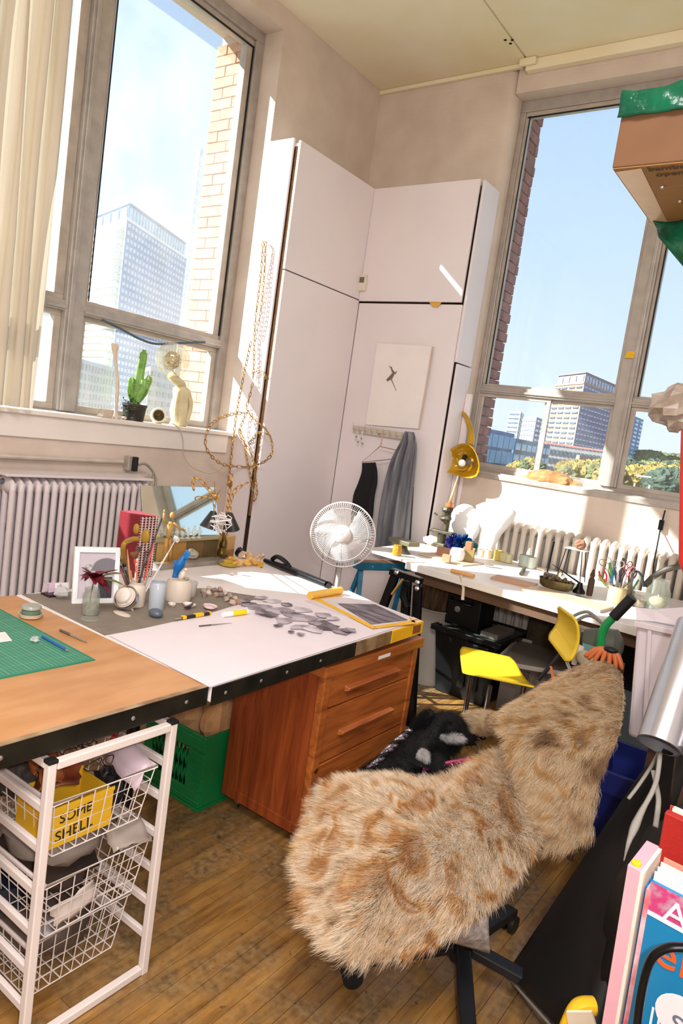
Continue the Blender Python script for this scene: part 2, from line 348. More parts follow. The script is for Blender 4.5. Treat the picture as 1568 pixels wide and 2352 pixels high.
# wall with the right window: rounded corner at the reveal
VX0, VX1, VZ0, VZ1 = -2.45, 0.15, 1.44, 4.16
pil = [V((-3.66, WB, 0)), V((-2.53, WB, 0))] + [V((-2.53 + 0.08 * math.sin(a * PI / 12), WB + 0.08 - 0.08 * math.cos(a * PI / 12), 0)) for a in range(1, 7)] + [V((-2.45, 5.08, 0)), V((-3.66, 5.08, 0))]
wb = MB().prism([p + V((0, 0, -0.2)) for p in pil], (0, 0, CEIL + 0.4)).box((VX0, WB, -0.2), (2.7, 5.08, VZ0)).box((VX0, WB, VZ1), (2.7, 5.08, CEIL + 0.2)).box((VX1, WB, VZ0), (2.7, 5.08, VZ1))
wall_back = struct('wall_back', wb, M_wall, smooth='auto')
MB().box((-3.6, 5.08, -0.2), (-2.452, 5.33, CEIL + 0.3)).obj('mortar_bed', M_mortar, wall_back)
zc = 1.42; r_ = 0
while zc < 4.16:
    yy = 5.085
    for L in ((0.205, 0.045) if r_ % 2 else (0.10, 0.15)):
        inst(brickmesh(0.035, round(L, 3), 0.066, M_brick2), 'brick', wall_back, (-2.457 + RG.uniform(-.006, .006), yy, zc)); yy += L + 0.009
    zc += 0.075; r_ += 1
struct('wall_right', MB().box((2.6, -2.7, -0.2), (2.8, 5.2, CEIL + 0.2)), M_wallplain)
struct('wall_front', MB().box((-4.0, -2.8, -0.2), (2.8, -2.6, CEIL + 0.2)), M_wallplain)

# ---------------------------------------------------------------- left window
w1 = MB(); fx0, fx1 = -3.93, -3.82
w1.box((fx0, WY0, WZ1 - 0.07), (fx1, WY1, WZ1)).box((fx0, WY1 - 0.075, WZ0 + 0.02), (fx1, WY1 - 0.002, WZ1 - 0.07)).box((fx0, WY0, WZ0), (fx1, WY0 + 0.07, WZ1 - 0.07)).box((fx0, WY0 + 0.07, WZ0), (fx1, WY1, WZ0 + 0.035))
window_1 = struct('window_1', w1, M_alum, bevel=0.004)
MB().box((fx0, 2.372, WZ0 + 0.035), (fx1 + 0.01, 2.495, WZ1 - 0.07)).box((fx1 + 0.01, 2.388, WZ0 + 0.035), (fx1 + 0.022, 2.415, WZ1 - 0.07)).obj('mullion', M_alum, window_1, bevel=0.004)
for a, b_ in ((WY0 + 0.07, 2.372), (2.495, WY1 - 0.075)):
    MB().box((fx0, a, 2.05), (fx1 + 0.008, b_, 2.108)).box((fx1 + 0.008, a, 2.06), (fx1 + 0.02, b_, 2.078)).obj('transom', M_alum, window_1, bevel=0.003)
    q = MB()
    for (y0, y1, z0, z1) in ((a, b_, WZ1 - 0.115, WZ1 - 0.07), (a, b_, 2.108, 2.14), (a, a + 0.035, 2.14, WZ1 - 0.115), (b_ - 0.06, b_, 2.14, WZ1 - 0.115)): q.box((-3.905, y0, z0), (-3.845, y1, z1))
    q.obj('upper_sash', M_sash, window_1, bevel=0.003)
    q = MB()
    for (y0, y1, z0, z1) in ((a, b_, WZ0 + 0.035, WZ0 + 0.075), (a, b_, 2.02, 2.05), (a, a + 0.04, WZ0 + 0.075, 2.02), (b_ - 0.045, b_, WZ0 + 0.075, 2.02)): q.box((-3.9, y0, z0), (-3.85, y1, z1))
    q.obj('lower_sash', M_sash, window_1, bevel=0.003)
    MB().box((-3.878, a + 0.03, 2.135), (-3.874, b_ - 0.05, WZ1 - 0.11)).obj('pane', M_glass1, window_1)
    MB().box((-3.878, a + 0.035, WZ0 + 0.07), (-3.874, b_ - 0.04, 2.025)).obj('pane', M_glass1, window_1)
MB().box((-3.845, 3.60, 2.14), (-3.835, 3.607, WZ1 - 0.115)).box((-3.845, 2.53, 2.14), (-3.838, 2.536, WZ1 - 0.115)).box((-3.846, 2.495, WZ1 - 0.122), (-3.836, 3.61, WZ1 - 0.112)).obj('gasket', M_black, window_1)
# sagging blind cord across the lower sash
MB().tube(spline([X(235, 735, -3.80), X(280, 757, -3.79), (X(320, 778, -3.79)), X(360, 790, -3.79), X(420, 788, -3.79), X(470, 786, -3.80)], 6), 0.008, 6).obj('cord', mat('grey_cord', 0x4a5a68, 0.6), window_1, smooth=True)
# sill board and apron
struct('trim_3', MB().box((-3.82, -1.0, 1.44), (-3.615, 3.68, 1.468)), M_wallplain, bevel=0.006)
struct('trim_4', MB().box((-3.65, -1.0, 1.315), (-3.635, 3.62, 1.44)), M_wallplain, bevel=0.004)
# ---------------------------------------------------------------- right window
w2 = MB(); fy0, fy1 = 5.0, 5.07
w2.box((VX0 + 0.002, fy0, VZ1 - 0.08), (VX1, fy1, VZ1)).box((VX0 + 0.002, fy0, VZ0), (VX0 + 0.045, fy1, VZ1 - 0.08)).box((VX1 - 0.05, fy0, VZ0), (VX1, fy1, VZ1 - 0.08)).box((VX0 + 0.045, fy0, VZ0), (VX1 - 0.05, fy1, VZ0 + 0.035))
window_2 = struct('window_2', w2, M_alum, bevel=0.004)
MB().box((-1.395, fy0 - 0.02, VZ0 + 0.035), (-1.285, fy1, VZ1 - 0.08)).box((-1.325, fy0 - 0.032, VZ0 + 0.035), (-1.30, fy0 - 0.02, VZ1 - 0.08)).obj('mullion', M_alum, window_2, bevel=0.004)
for a, b_ in ((VX0 + 0.045, -1.395), (-1.285, VX1 - 0.05)):
    MB().box((a, fy0 - 0.01, 2.03), (b_, fy1, 2.088)).box((a, fy0 - 0.022, 2.045), (b_, fy0 - 0.01, 2.06)).obj('transom', M_alum, window_2, bevel=0.003)
    q = MB()
    for (x0, x1, z0, z1) in ((a, b_, VZ1 - 0.115, VZ1 - 0.08), (a, b_, 2.088, 2.105), (a, a + 0.03, 2.105, VZ1 - 0.115), (b_ - 0.025, b_, 2.105, VZ1 - 0.115)): q.box((x0, fy0 + 0.01, z0), (x1, fy1 - 0.01, z1))
    q.obj('upper_sash', M_sash, window_2, bevel=0.003)
    MB().box((a + 0.02, 5.038, 2.10), (b_ - 0.02, 5.042, VZ1 - 0.10)).obj('pane', M_glass2, window_2)
    mid = -1.875 if a < -2 else -0.6
    for (s0, s1, yo) in ((a, mid + 0.03, 0.0), (mid - 0.02, b_, 0.022)):
        q = MB()
        for (x0, x1, z0, z1) in ((s0, s1, VZ0 + 0.035, VZ0 + 0.065), (s0, s1, 2.005, 2.03), (s0, s0 + 0.03, VZ0 + 0.065, 2.005), (s1 - 0.03, s1, VZ0 + 0.065, 2.005)): q.box((x0, fy0 + 0.005 + yo, z0), (x1, fy0 + 0.025 + yo, z1))
        q.obj('sliding_sash', M_sash, window_2, bevel=0.002)
        MB().box((s0 + 0.025, fy0 + 0.013 + yo, VZ0 + 0.06), (s1 - 0.025, fy0 + 0.017 + yo, 2.01)).obj('pane', M_glass2, window_2)
MB().box((VX0 + 0.074, fy0 + 0.004, 2.1), (VX0 + 0.082, fy0 + 0.012, VZ1 - 0.11)).box((-1.262, fy0 + 0.004, 2.1), (-1.252, fy0 + 0.012, VZ1 - 0.11)).box((VX0 + 0.06, fy0 + 0.004, VZ1 - 0.122), (-1.41, fy0 + 0.012, VZ1 - 0.113)).obj('gasket', M_black, window_2)
MB().obox(Y(1447, 815, 4.972), (0.028, 0, 0), (0, 0.002, 0), (0.004, 0, 0.022)).obj('tape_tab', mat('yellow_tape', 0xe8b400, 0.6), window_2)
struct('trim_5', MB().box((VX0, 4.90, 1.435), (VX1, 5.0, 1.447)).box((VX0, WB - 0.012, 1.40), (VX1, WB, 1.436)), M_alum, bevel=0.003)

# ---------------------------------------------------------------- white boxed-in corner
bx = MB().box((-3.64, 3.74, 0.0), (-3.44, 4.86, 3.44)).box((-3.44, 4.67, 0.0), (-2.56, 4.86, 3.44))
boxing = struct('trim_6', bx, M_dark)
MB().box((-3.40, 3.70, 2.632), (-3.38, 4.612, 3.476)).obj('panel', M_board, boxing, bevel=0.002)
MB().box((-3.401, 3.705, 0.0), (-3.381, 4.612, 2.624)).obj('panel', M_board, boxing, bevel=0.002)
MB().box((-3.648, 3.68, 0.0), (-3.43, 3.698, 3.49)).obj('end_board', M_board, boxing, bevel=0.002)
MB().box((-3.378, 4.60, 2.62), (-2.478, 4.62, 3.474)).obj('panel', M_board, boxing, bevel=0.002)
MB().box((-3.378, 4.612, 0.0), (-2.47, 4.632, 2.605)).obj('panel', M_board, boxing, bevel=0.002)
MB().box((-2.468, 4.625, 2.2), (-2.45, 4.874, 3.474)).box((-2.462, 4.645, 0.0), (-2.444, 4.874, 2.19)).obj('end_board', M_board, boxing, bevel=0.002)
MB().box((-3.64, 3.70, 3.44), (-3.40, 4.86, 3.46)).box((-3.40, 4.62, 3.44), (-2.48, 4.86, 3.46)).obj('top_board', M_board, boxing)
MB().box((-3.425, 3.705, 0.9), (-3.403, 3.72, 3.45)).obj('edge_batten', M_woodraw, boxing)
MB().prism([V((-2.74, 4.599, 2.618)), V((-2.70, 4.599, 2.585)), V((-2.66, 4.599, 2.583)), V((-2.63, 4.599, 2.618))], (0, -0.002, 0)).obj('tape_scrap', mat('ochre_tape', 0xd9a83a, 0.6), boxing)
# strip of trim and a dark cable between boxing and window
struct('trim_7', MB().box((-2.442, WB - 0.035, 0.0), (-2.40, WB, 2.0)).box((-2.385, WB - 0.02, 0.0), (-2.36, WB, 1.43)), M_board, bevel=0.004)
M_chrome = mat('chrome', 0xd8d8d8, 0.16, 1.0, var=0.05)
# thermostat
t = thing('thermostat', 'small cream thermostat with a grey window on the white panels in the corner', 'thermostat', Y(830, 650, 4.60))
c = Y(830, 650, 4.588)
MB().box(c + V((-.045, -.012, -.062)), c + V((.045, .012, .062))).obj('case', mat('cream_plastic', 0xe2dac6, 0.4), t, bevel=0.006)
MB().box(c + V((-.030, -.0135, .000)), c + V((.030, -.0125, .042))).obj('display', mat('grey_lens', 0x6e6660, 0.2), t)
# ================================================================ big furniture
TZ = 0.82
M_maple = mat('worn_maple_ply', 0xc08c5a, 0.38, c2=0xb27c48, scale=4, stretch=(5, 1.2, 1), bump=0.04, bscale=60)
M_whitetop = mat('white_laminate', 0xe6dcd8, 0.4, var=0.08, scale=4)
M_edge = mat('black_steel_edge', 0x1b1c18, 0.38, 0.5, c2=0x2c2a22, scale=14, bump=0.05)
M_baresteel = mat('worn_edge_metal', 0xb59a76, 0.4, 0.4, c2=0x7d5c3c, scale=12)
M_yell = mat('yellow_tape', 0xf2b617, 0.5, var=0.15, scale=8)
M_pipe = mat('grey_steel_pipe', 0x77787a, 0.3, 0.8, var=0.2)
M_screw = mat('bright_screw', 0xc8c8c8, 0.3, 0.9)
def screw(p, ax, parent, r=0.006): MB().lathe(p, [(0, -.002), (r, -.002), (r, .001), (r * .6, .0025), (0, .003)], 8, ax).obj('screw', M_screw, parent, smooth='auto')
t = thing('worktable', 'orange maple worktable at the left edge with a black steel edge and green cutting mat', 'table', (-1.9, 0.8, 0))
MB().box((-2.42, 0.15, TZ - 0.048), (-1.378, 1.412, TZ)).obj('tabletop', M_maple, t, bevel=0.003)
MB().box((-1.378, 0.15, TZ - 0.056), (-1.371, 1.412, TZ - 0.001)).obj('edge_strip', M_edge, t, bevel=0.0015)
MB().box((-1.386, 0.15, TZ), (-1.369, 1.412, TZ + 0.0015)).obj('edge_strip', M_baresteel, t)
for x, y in ((-1.50, 0.845), (-2.34, 0.845), (-2.34, 0.25), (-1.5, 0.2)):
    MB().lathe((x, y, 0), [(0.034, 0), (0.034, 0.012), (0.024, 0.016), (0.024, TZ - 0.05)], 16).obj('leg', M_pipe, t, smooth='auto')
for y in (0.8, 1.15, 1.33): screw((-1.370, y, TZ - 0.028), (1, 0, 0), t)
t = thing('worktable', 'white topped worktable covered with paper scraps, brush jars and stones, over the teak cabinet', 'table', (-2.1, 2.1, 0))
poly = [V((-2.74, 1.93, TZ - 0.048)), V((-2.42, 1.93, TZ - 0.048)), V((-2.42, 1.416, TZ - 0.048)), V((-1.362, 1.416, TZ - 0.048)), V((-1.409, 2.722, TZ - 0.048)), V((-2.74, 2.985, TZ - 0.048))]
MB().prism(poly, (0, 0, 0.048)).obj('tabletop', M_whitetop, t, bevel=0.003)
def fx(y): return -1.362 - (y - 1.416) * 0.036
def edge(y0, y1, m, zz=0.056): MB().prism([V((fx(y0) - .001, y0, TZ - zz)), V((fx(y0) + .006, y0, TZ - zz)), V((fx(y1) + .006, y1, TZ - zz)), V((fx(y1) - .001, y1, TZ - zz))], (0, 0, zz - 0.001)).obj('edge_strip', m, t, bevel=0.001)
edge(1.416, 2.18, M_edge); edge(2.182, 2.45, M_baresteel)
MB().prism([V((fx(2.452) - .05, 2.452, TZ - .05)), V((fx(2.452) + .007, 2.452, TZ - .056)), V((fx(2.73) + .007, 2.73, TZ - .056)), V((fx(2.73) - .05, 2.73, TZ - .05))], (0, 0, .054)).obj('yellow_edge', M_yell, t, bevel=0.002)
MB().box((fx(2.66) + .0075, 2.635, TZ - .045), (fx(2.66) + .009, 2.70, TZ - .01)).obj('patch', mat('brown_patch', 0x8a4a24, .6), t)
for y in (1.47, 1.63, 1.76, 1.95): screw((fx(y) + .006, y, TZ - 0.028), (1, 0, 0), t)
for x, y in ((-1.97, 1.66), (-2.37, 1.5), (-2.68, 2.84), (-1.95, 2.69)): MB().lathe((x, y, 0), [(0.03, 0), (0.024, 0.014), (0.024, TZ - 0.05)], 14).obj('leg', M_edge, t, smooth='auto')

# ---------------------------------------------------------------- teak cabinet
def woodmat(name, c, c2, st, rough=0.4, scale=3.0, c3=None):
    m, n, l, b = newmat(name); tc = n.new('ShaderNodeTexCoord'); mp = n.new('ShaderNodeMapping'); mp.inputs['Scale'].default_value = st
    l.new(tc.outputs['Object'], mp.inputs[0]); nz = n.new('ShaderNodeTexNoise'); nz.inputs['Scale'].default_value = scale; nz.inputs['Detail'].default_value = 9; nz.inputs['Roughness'].default_value = 0.62; nz.inputs['Distortion'].default_value = 0.8
    l.new(mp.outputs[0], nz.inputs['Vector']); cr = n.new('ShaderNodeValToRGB'); e = cr.color_ramp.elements
    e[0].position = 0.34; e[0].color = lin(c2); e[1].position = 0.66; e[1].color = lin(c); l.new(nz.outputs['Fac'], cr.inputs[0]); l.new(cr.outputs[0], b.inputs['Base Color'])
    b.inputs['Roughness'].default_value = rough; bp = n.new('ShaderNodeBump'); bp.inputs['Strength'].default_value = 0.06; bp.inputs['Distance'].default_value = .002; l.new(nz.outputs['Fac'], bp.inputs['Height']); l.new(bp.outputs[0], b.inputs['Normal']); return m
M_teakv = woodmat('teak_side', 0xa24f22, 0x6e2c10, (9, 9, 0.7), 0.38)
M_teakh = woodmat('teak_front', 0xb4662c, 0x7c3c16, (9, 0.8, 9), 0.38)
M_steelball = mat('brushed_steel', 0xb9b4ac, 0.25, 1.0)
t = thing('drawer_cabinet', 'teak drawer cabinet on steel castors tucked under the front of the white worktable', 'cabinet', (-1.63, 2.4, 0))
cy0, cy1, cxb, cxf = 2.05, 2.735, -1.85, -1.412
MB().box((cxb, cy0 + .004, .10), (cxf - .004, cy0 + .024, .695)).box((cxb, cy1 - .022, .06), (cxf - .003, cy1 - .002, .695)).box((cxb, cy0 + .02, .06), (cxb + .015, cy1 - .02, .695)).box((cxb, cy0 + .02, .06), (cxf - .03, cy1 - .02, .08)).obj('carcass', M_teakv, t)
MB().box((cxb, cy0, .055), (cxf, cy0 + .022, .10)).box((cxf - .02, cy0 + .0225, .055), (cxf, cy1, .085)).obj('plinth', M_teakv, t, bevel=0.003)
for a_, b_ in ((cy0 - .002, cy0 + .04), (cy1 - .038, cy1)): MB().box((cxf - .03, a_, .087), (cxf + .002, b_, .695)).obj('front_stile', M_teakh, t, bevel=0.004)
MB().prism([V((cxb, 2.03, .697)), V((-1.398, 2.03, .697)), V((-1.398, 2.755, .697)), V((cxb, 2.755, .697))], (0, 0, .045)).obj('lid', M_teakh, t, bevel=0.004)
tx = MB().box((-1.3978, 2.38, .708), (-1.3965, 2.47, .722)); tx.obj('label_holder', mat('white_label', 0xe8e4dc, .5), t)
for (z0, z1) in ((.565, .688), (.345, .558), (.092, .338)):
    d = MB().box((cxf - .30, cy0 + .043, z0), (cxf - .004, cy1 - .041, z1)).obj('drawer', M_teakh, t, bevel=0.003)
    zm = z0 + (z1 - z0) * 0.47
    MB().prism([V((cxf - .0035, 2.19, zm - .012)), V((cxf + .016, 2.2, zm - .006)), V((cxf + .018, 2.2, zm + .004)), V((cxf - .0035, 2.19, zm + .012))], (0, .38, 0)).obj('handle', M_teakh, d, bevel=0.002)
MB().lathe((cxf + .002, cy0 + .02, .33), [(.009, 0), (.010, .004), (.006, .006)], 10, (1, 0, 0)).obj('lock', mat('brass', 0xc9953f, .3, 1.0), t, smooth='auto')
for x, y in ((cxf - .05, cy0 + .05), (cxb + .06, cy0 + .05), (cxf - .05, cy1 - .06), (cxb + .06, cy1 - .06)):
    c_ = MB().lathe((x, y, .036), [(0, -.014), (.02, -.022 + .008), (.026, -.004), (.026, .004), (.02, .014), (0, .0145)], 14, (1, .4, 0)).obj('castor', M_steelball, t, smooth=True)
    MB().tube([V((x, y, .05)), V((x, y, .06))], .008, 8).box((x - .02, y - .02, .054), (x + .02, y + .02, .058)).obj('swivel_plate', M_steelball, c_)
    MB().lathe((x, y + .004, .036), [(.03, -.004), (.036, -.004), (.036, .004), (.03, .004)], 16, (1, .4, 0), cap=False).obj('tread', M_steelball, c_, smooth='auto')

# ---------------------------------------------------------------- white wire-basket rack
M_wirew = mat('white_epoxy_steel', 0xdcd0c8, 0.4, var=0.06)
RXF, RXB, RY0, RY1, RH = -1.36, -1.90, 0.918, 1.278, 0.752
t = thing('basket_rack', 'white steel rack with three wire baskets under the orange worktable', 'rack', (-1.63, 1.1, 0))
for y in (RY0, RY1):
    for x in (RXF, RXB):
        MB().box((x - .011, y - .011, .0), (x + .011, y + .011, RH)).obj('post', M_wirew, t, bevel=.003)
    for z in (.63, .53, .42, .315, .215, .115):
        MB().box((RXB + .012, y - .007, z - .011), (RXF - .012, y + .007, z + .011)).obj('runner', M_wirew, t, bevel=.003)
    MB().box((RXB + .012, y - .01, RH - .02), (RXF - .012, y + .01, RH)).obj('top_bar', M_wirew, t, bevel=.002)
for x in (RXF, RXB):
    MB().box((x - .011, RY0 + .012, RH - .022), (x + .011, RY1 - .012, RH)).obj('top_bar', M_wirew, t, bevel=.003)
    MB().box((x - .011, RY0 + .012, .004), (x + .011, RY1 - .012, .026)).obj('bottom_bar', M_wirew, t, bevel=.003)
    for y in (RY0, RY1): MB().box((x - .0125, y - .0125, RH - .004), (x + .0125, y + .0125, RH + .006)).obj('cap', M_black, t, bevel=.002)
def basket(xf, xb, y0, y1, ztop, zbot, ins):
    # rim of round bar, walls of crossed wires leaning inwards
    b = MB().tube(spline([V((xf, y0 + .01, ztop)), V((xf, y1 - .01, ztop)), V((xb, y1, ztop)), V((xb, y0, ztop))], 1, True), .0065, 8, True).obj('basket', M_wirew, t, smooth='auto')
    def lerp(a, c, k): return a + (c - a) * k
    def pt(sx, sy, k):      # sx, sy in 0..1 across the basket, k = height 0 bottom .. 1 top
        i = ins * (1 - k); return V((lerp(xb + i, xf - i, sx), lerp(y0 + .012 + i, y1 - .012 - i, sy), lerp(zbot, ztop, k)))
    r = .0017; ny = 8; nx = 11; nz = 4
    q = MB()
    for i in range(ny + 1):
        q.tube([pt(1, i / ny, 1), pt(1, i / ny, 0), pt(0, i / ny, 0), pt(0, i / ny, 1)], r, 5)
    q.obj('wire_grid', M_wirew, b)
    q = MB()
    for i in range(nx + 1): q.tube([pt(i / nx, 0, 1), pt(i / nx, 0, 0), pt(i / nx, 1, 0), pt(i / nx, 1, 1)], r, 5)
    q.obj('wire_grid', M_wirew, b)
    q = MB()
    for k in range(nz): q.tube([pt(0, 0, k / nz), pt(1, 0, k / nz), pt(1, 1, k / nz), pt(0, 1, k / nz)], r, 5, True)
    q.obj('wire_grid', M_wirew, b)
basket(-1.372, -1.86, .935, 1.258, .628, .475, .022)
basket(-1.368, -1.86, .935, 1.262, .418, .262, .022)
basket(-1.425, -1.87, .940, 1.262, .222, .055, .022)

def sheet(rows, th=.002): return rows
def crumple(c, rx, ry, rz, seed, n=14, m=9, amp=.25): return MB().rock(c, (rx, ry, rz), seed, n, m, amp)
# what lies in the upper basket
M_cardy = mat('yellow_card', 0xe0b022, .6, var=.15)
M_ink = mat('black_marker', 0x2a2416, .7)
t = thing('yellow_box', 'yellow card box with marker writing, inside the top wire basket', 'box', (-1.5, 1.06, .48))
MB().box((-1.55, .962, .484), (-1.408, 1.148, .486)).box((-1.411, .962, .486), (-1.408, 1.148, .59)).box((-1.55, .962, .486), (-1.408, .965, .575)).box((-1.55, 1.145, .486), (-1.408, 1.148, .58)).box((-1.553, .962, .486), (-1.55, 1.148, .59)).obj('box_walls', M_cardy, t)
text('lettering', 'SOME', .036, M_ink, t, (-1.4072, .990, .545), (0, 1, .04), (0, 0, 1))
text('lettering', 'SHELL', .040, M_ink, t, (-1.4072, .982, .498), (0, 1, .06), (0, 0, 1))
M_leather = mat('tan_leather', 0xa4602e, .5, c2=0x6e3a18, scale=14)
M_leather2 = mat('brown_leather', 0x7a3a1c, .45, c2=0x4a2010, scale=12)
def flap(c, a, b_, curl, seed):
    rg = random.Random(seed); c, a, b_ = V(c), V(a), V(b_); nrm = a.cross(b_).normalized(); rows = []
    for i in range(7):
        rows.append([c + a * (i / 6 - .5) * (1 + rg.uniform(-.1, .1)) + b_ * (j / 5 - .5) * (1 + rg.uniform(-.1, .1)) + nrm * (curl * math.sin(i / 6 * PI) + curl * .4 * math.cos(j * 1.3 + seed) + rg.uniform(-.004, .004)) for j in range(6)])
    return MB().grid(rows)
for i, (c, a, b_, k, mm, lab) in enumerate((
    ((-1.46, 1.01, .635), (.05, .09, .02), (-.06, .05, .03), .018, M_leather2, 'dark brown leather offcut hanging over the front rim of the top basket'),
    ((-1.56, 1.03, .640), (.02, .07, .02), (-.07, .01, .03), .022, M_leather, 'tan leather offcut standing up in the top wire basket'),
    ((-1.45, .985, .655), (.01, .06, .0), (-.05, .02, .02), .014, M_leather, 'small tan leather offcut beside the left post of the basket rack'))):
    one('leather_offcut', lab, 'leather', flap(c, a, b_, k, i), mm, smooth=True, solid=.003, group='leather offcuts in the top basket')
one('crumpled_paper', 'crumpled pale paper at the back of the top wire basket', 'paper', crumple((-1.63, 1.10, .645), .05, .045, .035, 4), mat('grey_white_paper', 0xd8d0c6, .8, var=.3, scale=18))
one('crumpled_paper', 'crumpled peach paper between the pale paper and the wire tangle', 'paper', crumple((-1.63, 1.17, .650), .04, .04, .035, 5), mat('peach_paper', 0xe2b28c, .8, var=.25, scale=18))
rg = random.Random(11); q = MB()
for i in range(16):
    c = V((-1.53 + rg.uniform(-.05, .05), 1.145 + rg.uniform(-.06, .05), .638 + rg.uniform(-.015, .025))); r = rg.uniform(.012, .032); e = Euler((rg.uniform(-.8, .8), rg.uniform(-.8, .8), 0)).to_matrix()
    q.tube([c + e @ V((r * math.cos(a * PI / 6), r * math.sin(a * PI / 6), .003 * math.sin(a))) for a in range(12)], .0016, 5, True)
o = one('wire_tangle', 'tangle of rusty wire coils and beads heaped in the top basket', 'wire', q, mat('rusty_wire', 0x6b4428, .5, .6, var=.4, scale=30)); o['kind'] = 'stuff'
for i, (dx, dy, dz, mm) in enumerate(((.0, .04, .02, 0xb03030), (-.03, .07, .02, 0x8a2a26), (.02, .02, .015, 0xd8d4d0))):
    one('bead', ('red glass bead in the wire tangle nearest the basket rim', 'dark red bead at the back of the wire tangle', 'pale grey bead in front of the wire tangle')[i], 'bead', MB().ball((-1.49 + dx, 1.15 + dy, .655 + dz), .0095, 10, 8), mat('bead%d' % i, mm, .3), smooth=True)
one('packing_bag', 'pale pink plastic bag hooked over the right end of the top basket rim', 'bag', flap((-1.45, 1.215, .625), (.16, -.01, -.03), (0, .05, .06), .012, 9).add([], []), mat('pale_pink_plastic', 0xd9c4cc, .35, alpha=.85), smooth=True, solid=.002)
one('dark_cloth', 'dark woven cloth stuffed at the left of the top basket', 'cloth', crumple((-1.66, .99, .585), .10, .045, .06, 12, 16, 10, .2), mat('charcoal_weave', 0x2c2622, .9, c2=0x4a4038, scale=60), smooth=True)
one('black_bag', 'small black plastic bag with a shine, right of the yellow box', 'bag', crumple((-1.50, 1.195, .535), .05, .033, .05, 21), mat('black_plastic_bag', 0x1c1e22, .25), smooth=False)
M_clear = mat('cloudy_polythene', 0xa99c90, .22, var=.2, scale=9, alpha=.62)
one('polythene_bag', 'cloudy clear plastic bag bulging out of the middle wire basket', 'bag', crumple((-1.59, 1.10, .405), .15, .125, .055, 31, 20, 12, .10), M_clear, smooth=True)
one('polythene_bag', 'tail of clear plastic film draped over the right corner of the middle basket', 'bag', flap((-1.40, 1.20, .438), (.03, .10, .01), (-.08, .02, .03), .010, 33), M_clear, smooth=True, solid=.0015)
one('dark_cloth', 'dark brown cloth bundle filling the middle wire basket', 'cloth', crumple((-1.61, 1.10, .315), .16, .115, .045, 35, 18, 10, .12), mat('dark_brown_cloth', 0x33241c, .9, var=.4, scale=9), smooth=True)
one('white_envelope', 'white crumpled packet against the front wires of the middle basket', 'packet', flap((-1.398, 1.05, .310), (.0, .12, .02), (.0, -.02, .06), .008, 36), mat('white_packet', 0xcfc2b8, .5, var=.25), smooth=True, solid=.002)
one('polythene_bag', 'dark smoky plastic bag filling the bottom wire basket', 'bag', crumple((-1.63, 1.10, .145), .17, .125, .08, 41, 18, 10, .10), mat('smoky_plastic', 0x57493f, .3, var=.4, scale=8), smooth=True)
one('dark_bottle', 'dark blue lidded tub at the left back of the bottom basket', 'tub', MB().lathe((-1.63, 1.0, .215), [(.05, 0), (.055, .05), (.058, .052), (.058, .07), (0, .071)], 18), mat('navy_tub', 0x1e2634, .35), smooth='auto')

# ---------------------------------------------------------------- milk crate with paper bags
M_crate = mat('green_crate_plastic', 0x0f7a3e, .4, var=.2, scale=7)
t = thing('milk_crate', 'green plastic milk crate on the floor between the wire rack and teak cabinet', 'crate', (-2.05, 2.1, 0))
ax0, ax1, ay0, ay1, az = -2.23, -1.868, 1.945, 2.27, .315
q = MB().box((ax0, ay0, .0), (ax1, ay1, .012)).box((ax0, ay0, .012), (ax1, ay0 + .010, .075)).box((ax0, ay0, .245), (ax1, ay0 + .010, az)).box((ax0, ay1 - .01, .012), (ax1, ay1, az)).box((ax0, ay0 + .01, .012), (ax0 + .01, ay1 - .01, az)).box((ax1 - .01, ay0 + .01, .012), (ax1, ay1 - .01, az))
q.box((ax0, ay0, .075), (ax0 + .05, ay0 + .01, .245)).box((ax1 - .09, ay0, .075), (ax1, ay0 + .01, .245))
q.obj('crate_walls', M_crate, t, bevel=.003)
q = MB(); nb = 9
for i in range(nb + 1):
    x = ax0 + .05 + (ax1 - .09 - ax0 - .05) * i / nb
    q.bar((x, ay0 + .005, .075), (x + .03, ay0 + .005, .245), .007, .006, (0, 1, 0)); q.bar((x, ay0 + .005, .245), (x + .03, ay0 + .005, .075), .007, .006, (0, 1, 0))
q.obj('lattice', M_crate, t)
for k in range(9): MB().box((ax1 - .075, ay0 - .004, .08 + k * .026), (ax1 + .004, ay0 + .006, .089 + k * .026)).obj('rib', M_crate, t, bevel=.001)
for z in (.0, .03, .29): MB().box((ax0 - .005, ay0 - .005, z), (ax1 + .005, ay1 + .005, z + .012)).obj('rim', M_crate, t, bevel=.002) if z < .01 else MB().box((ax0 - .004, ay0 - .005, z), (ax1 + .004, ay0 + .004, z + .010)).obj('rim', M_crate, t, bevel=.002)
M_kraft = mat('kraft_paper', 0xc99e6e, .75, c2=0xa87a4c, scale=12, bump=.2, bscale=18)
one('paper_bag', 'crumpled brown paper bag filling the green milk crate', 'bag', crumple((-2.08, 2.10, .30), .11, .13, .17, 51, 16, 11, .12), M_kraft)
one('paper_bag', 'smaller crumpled brown paper bag at the cabinet end of the milk crate', 'bag', crumple((-1.93, 2.06, .36), .055, .08, .14, 52, 14, 10, .15), M_kraft)
one('glass_bottle', 'dark green bottle lying low in the green milk crate', 'bottle', MB().lathe((-2.15, 1.985, .04), [(.03, 0), (.032, .1), (.03, .13), (.012, .16), (.012, .2)], 12), mat('bottle_green', 0x12312a, .1), smooth='auto')
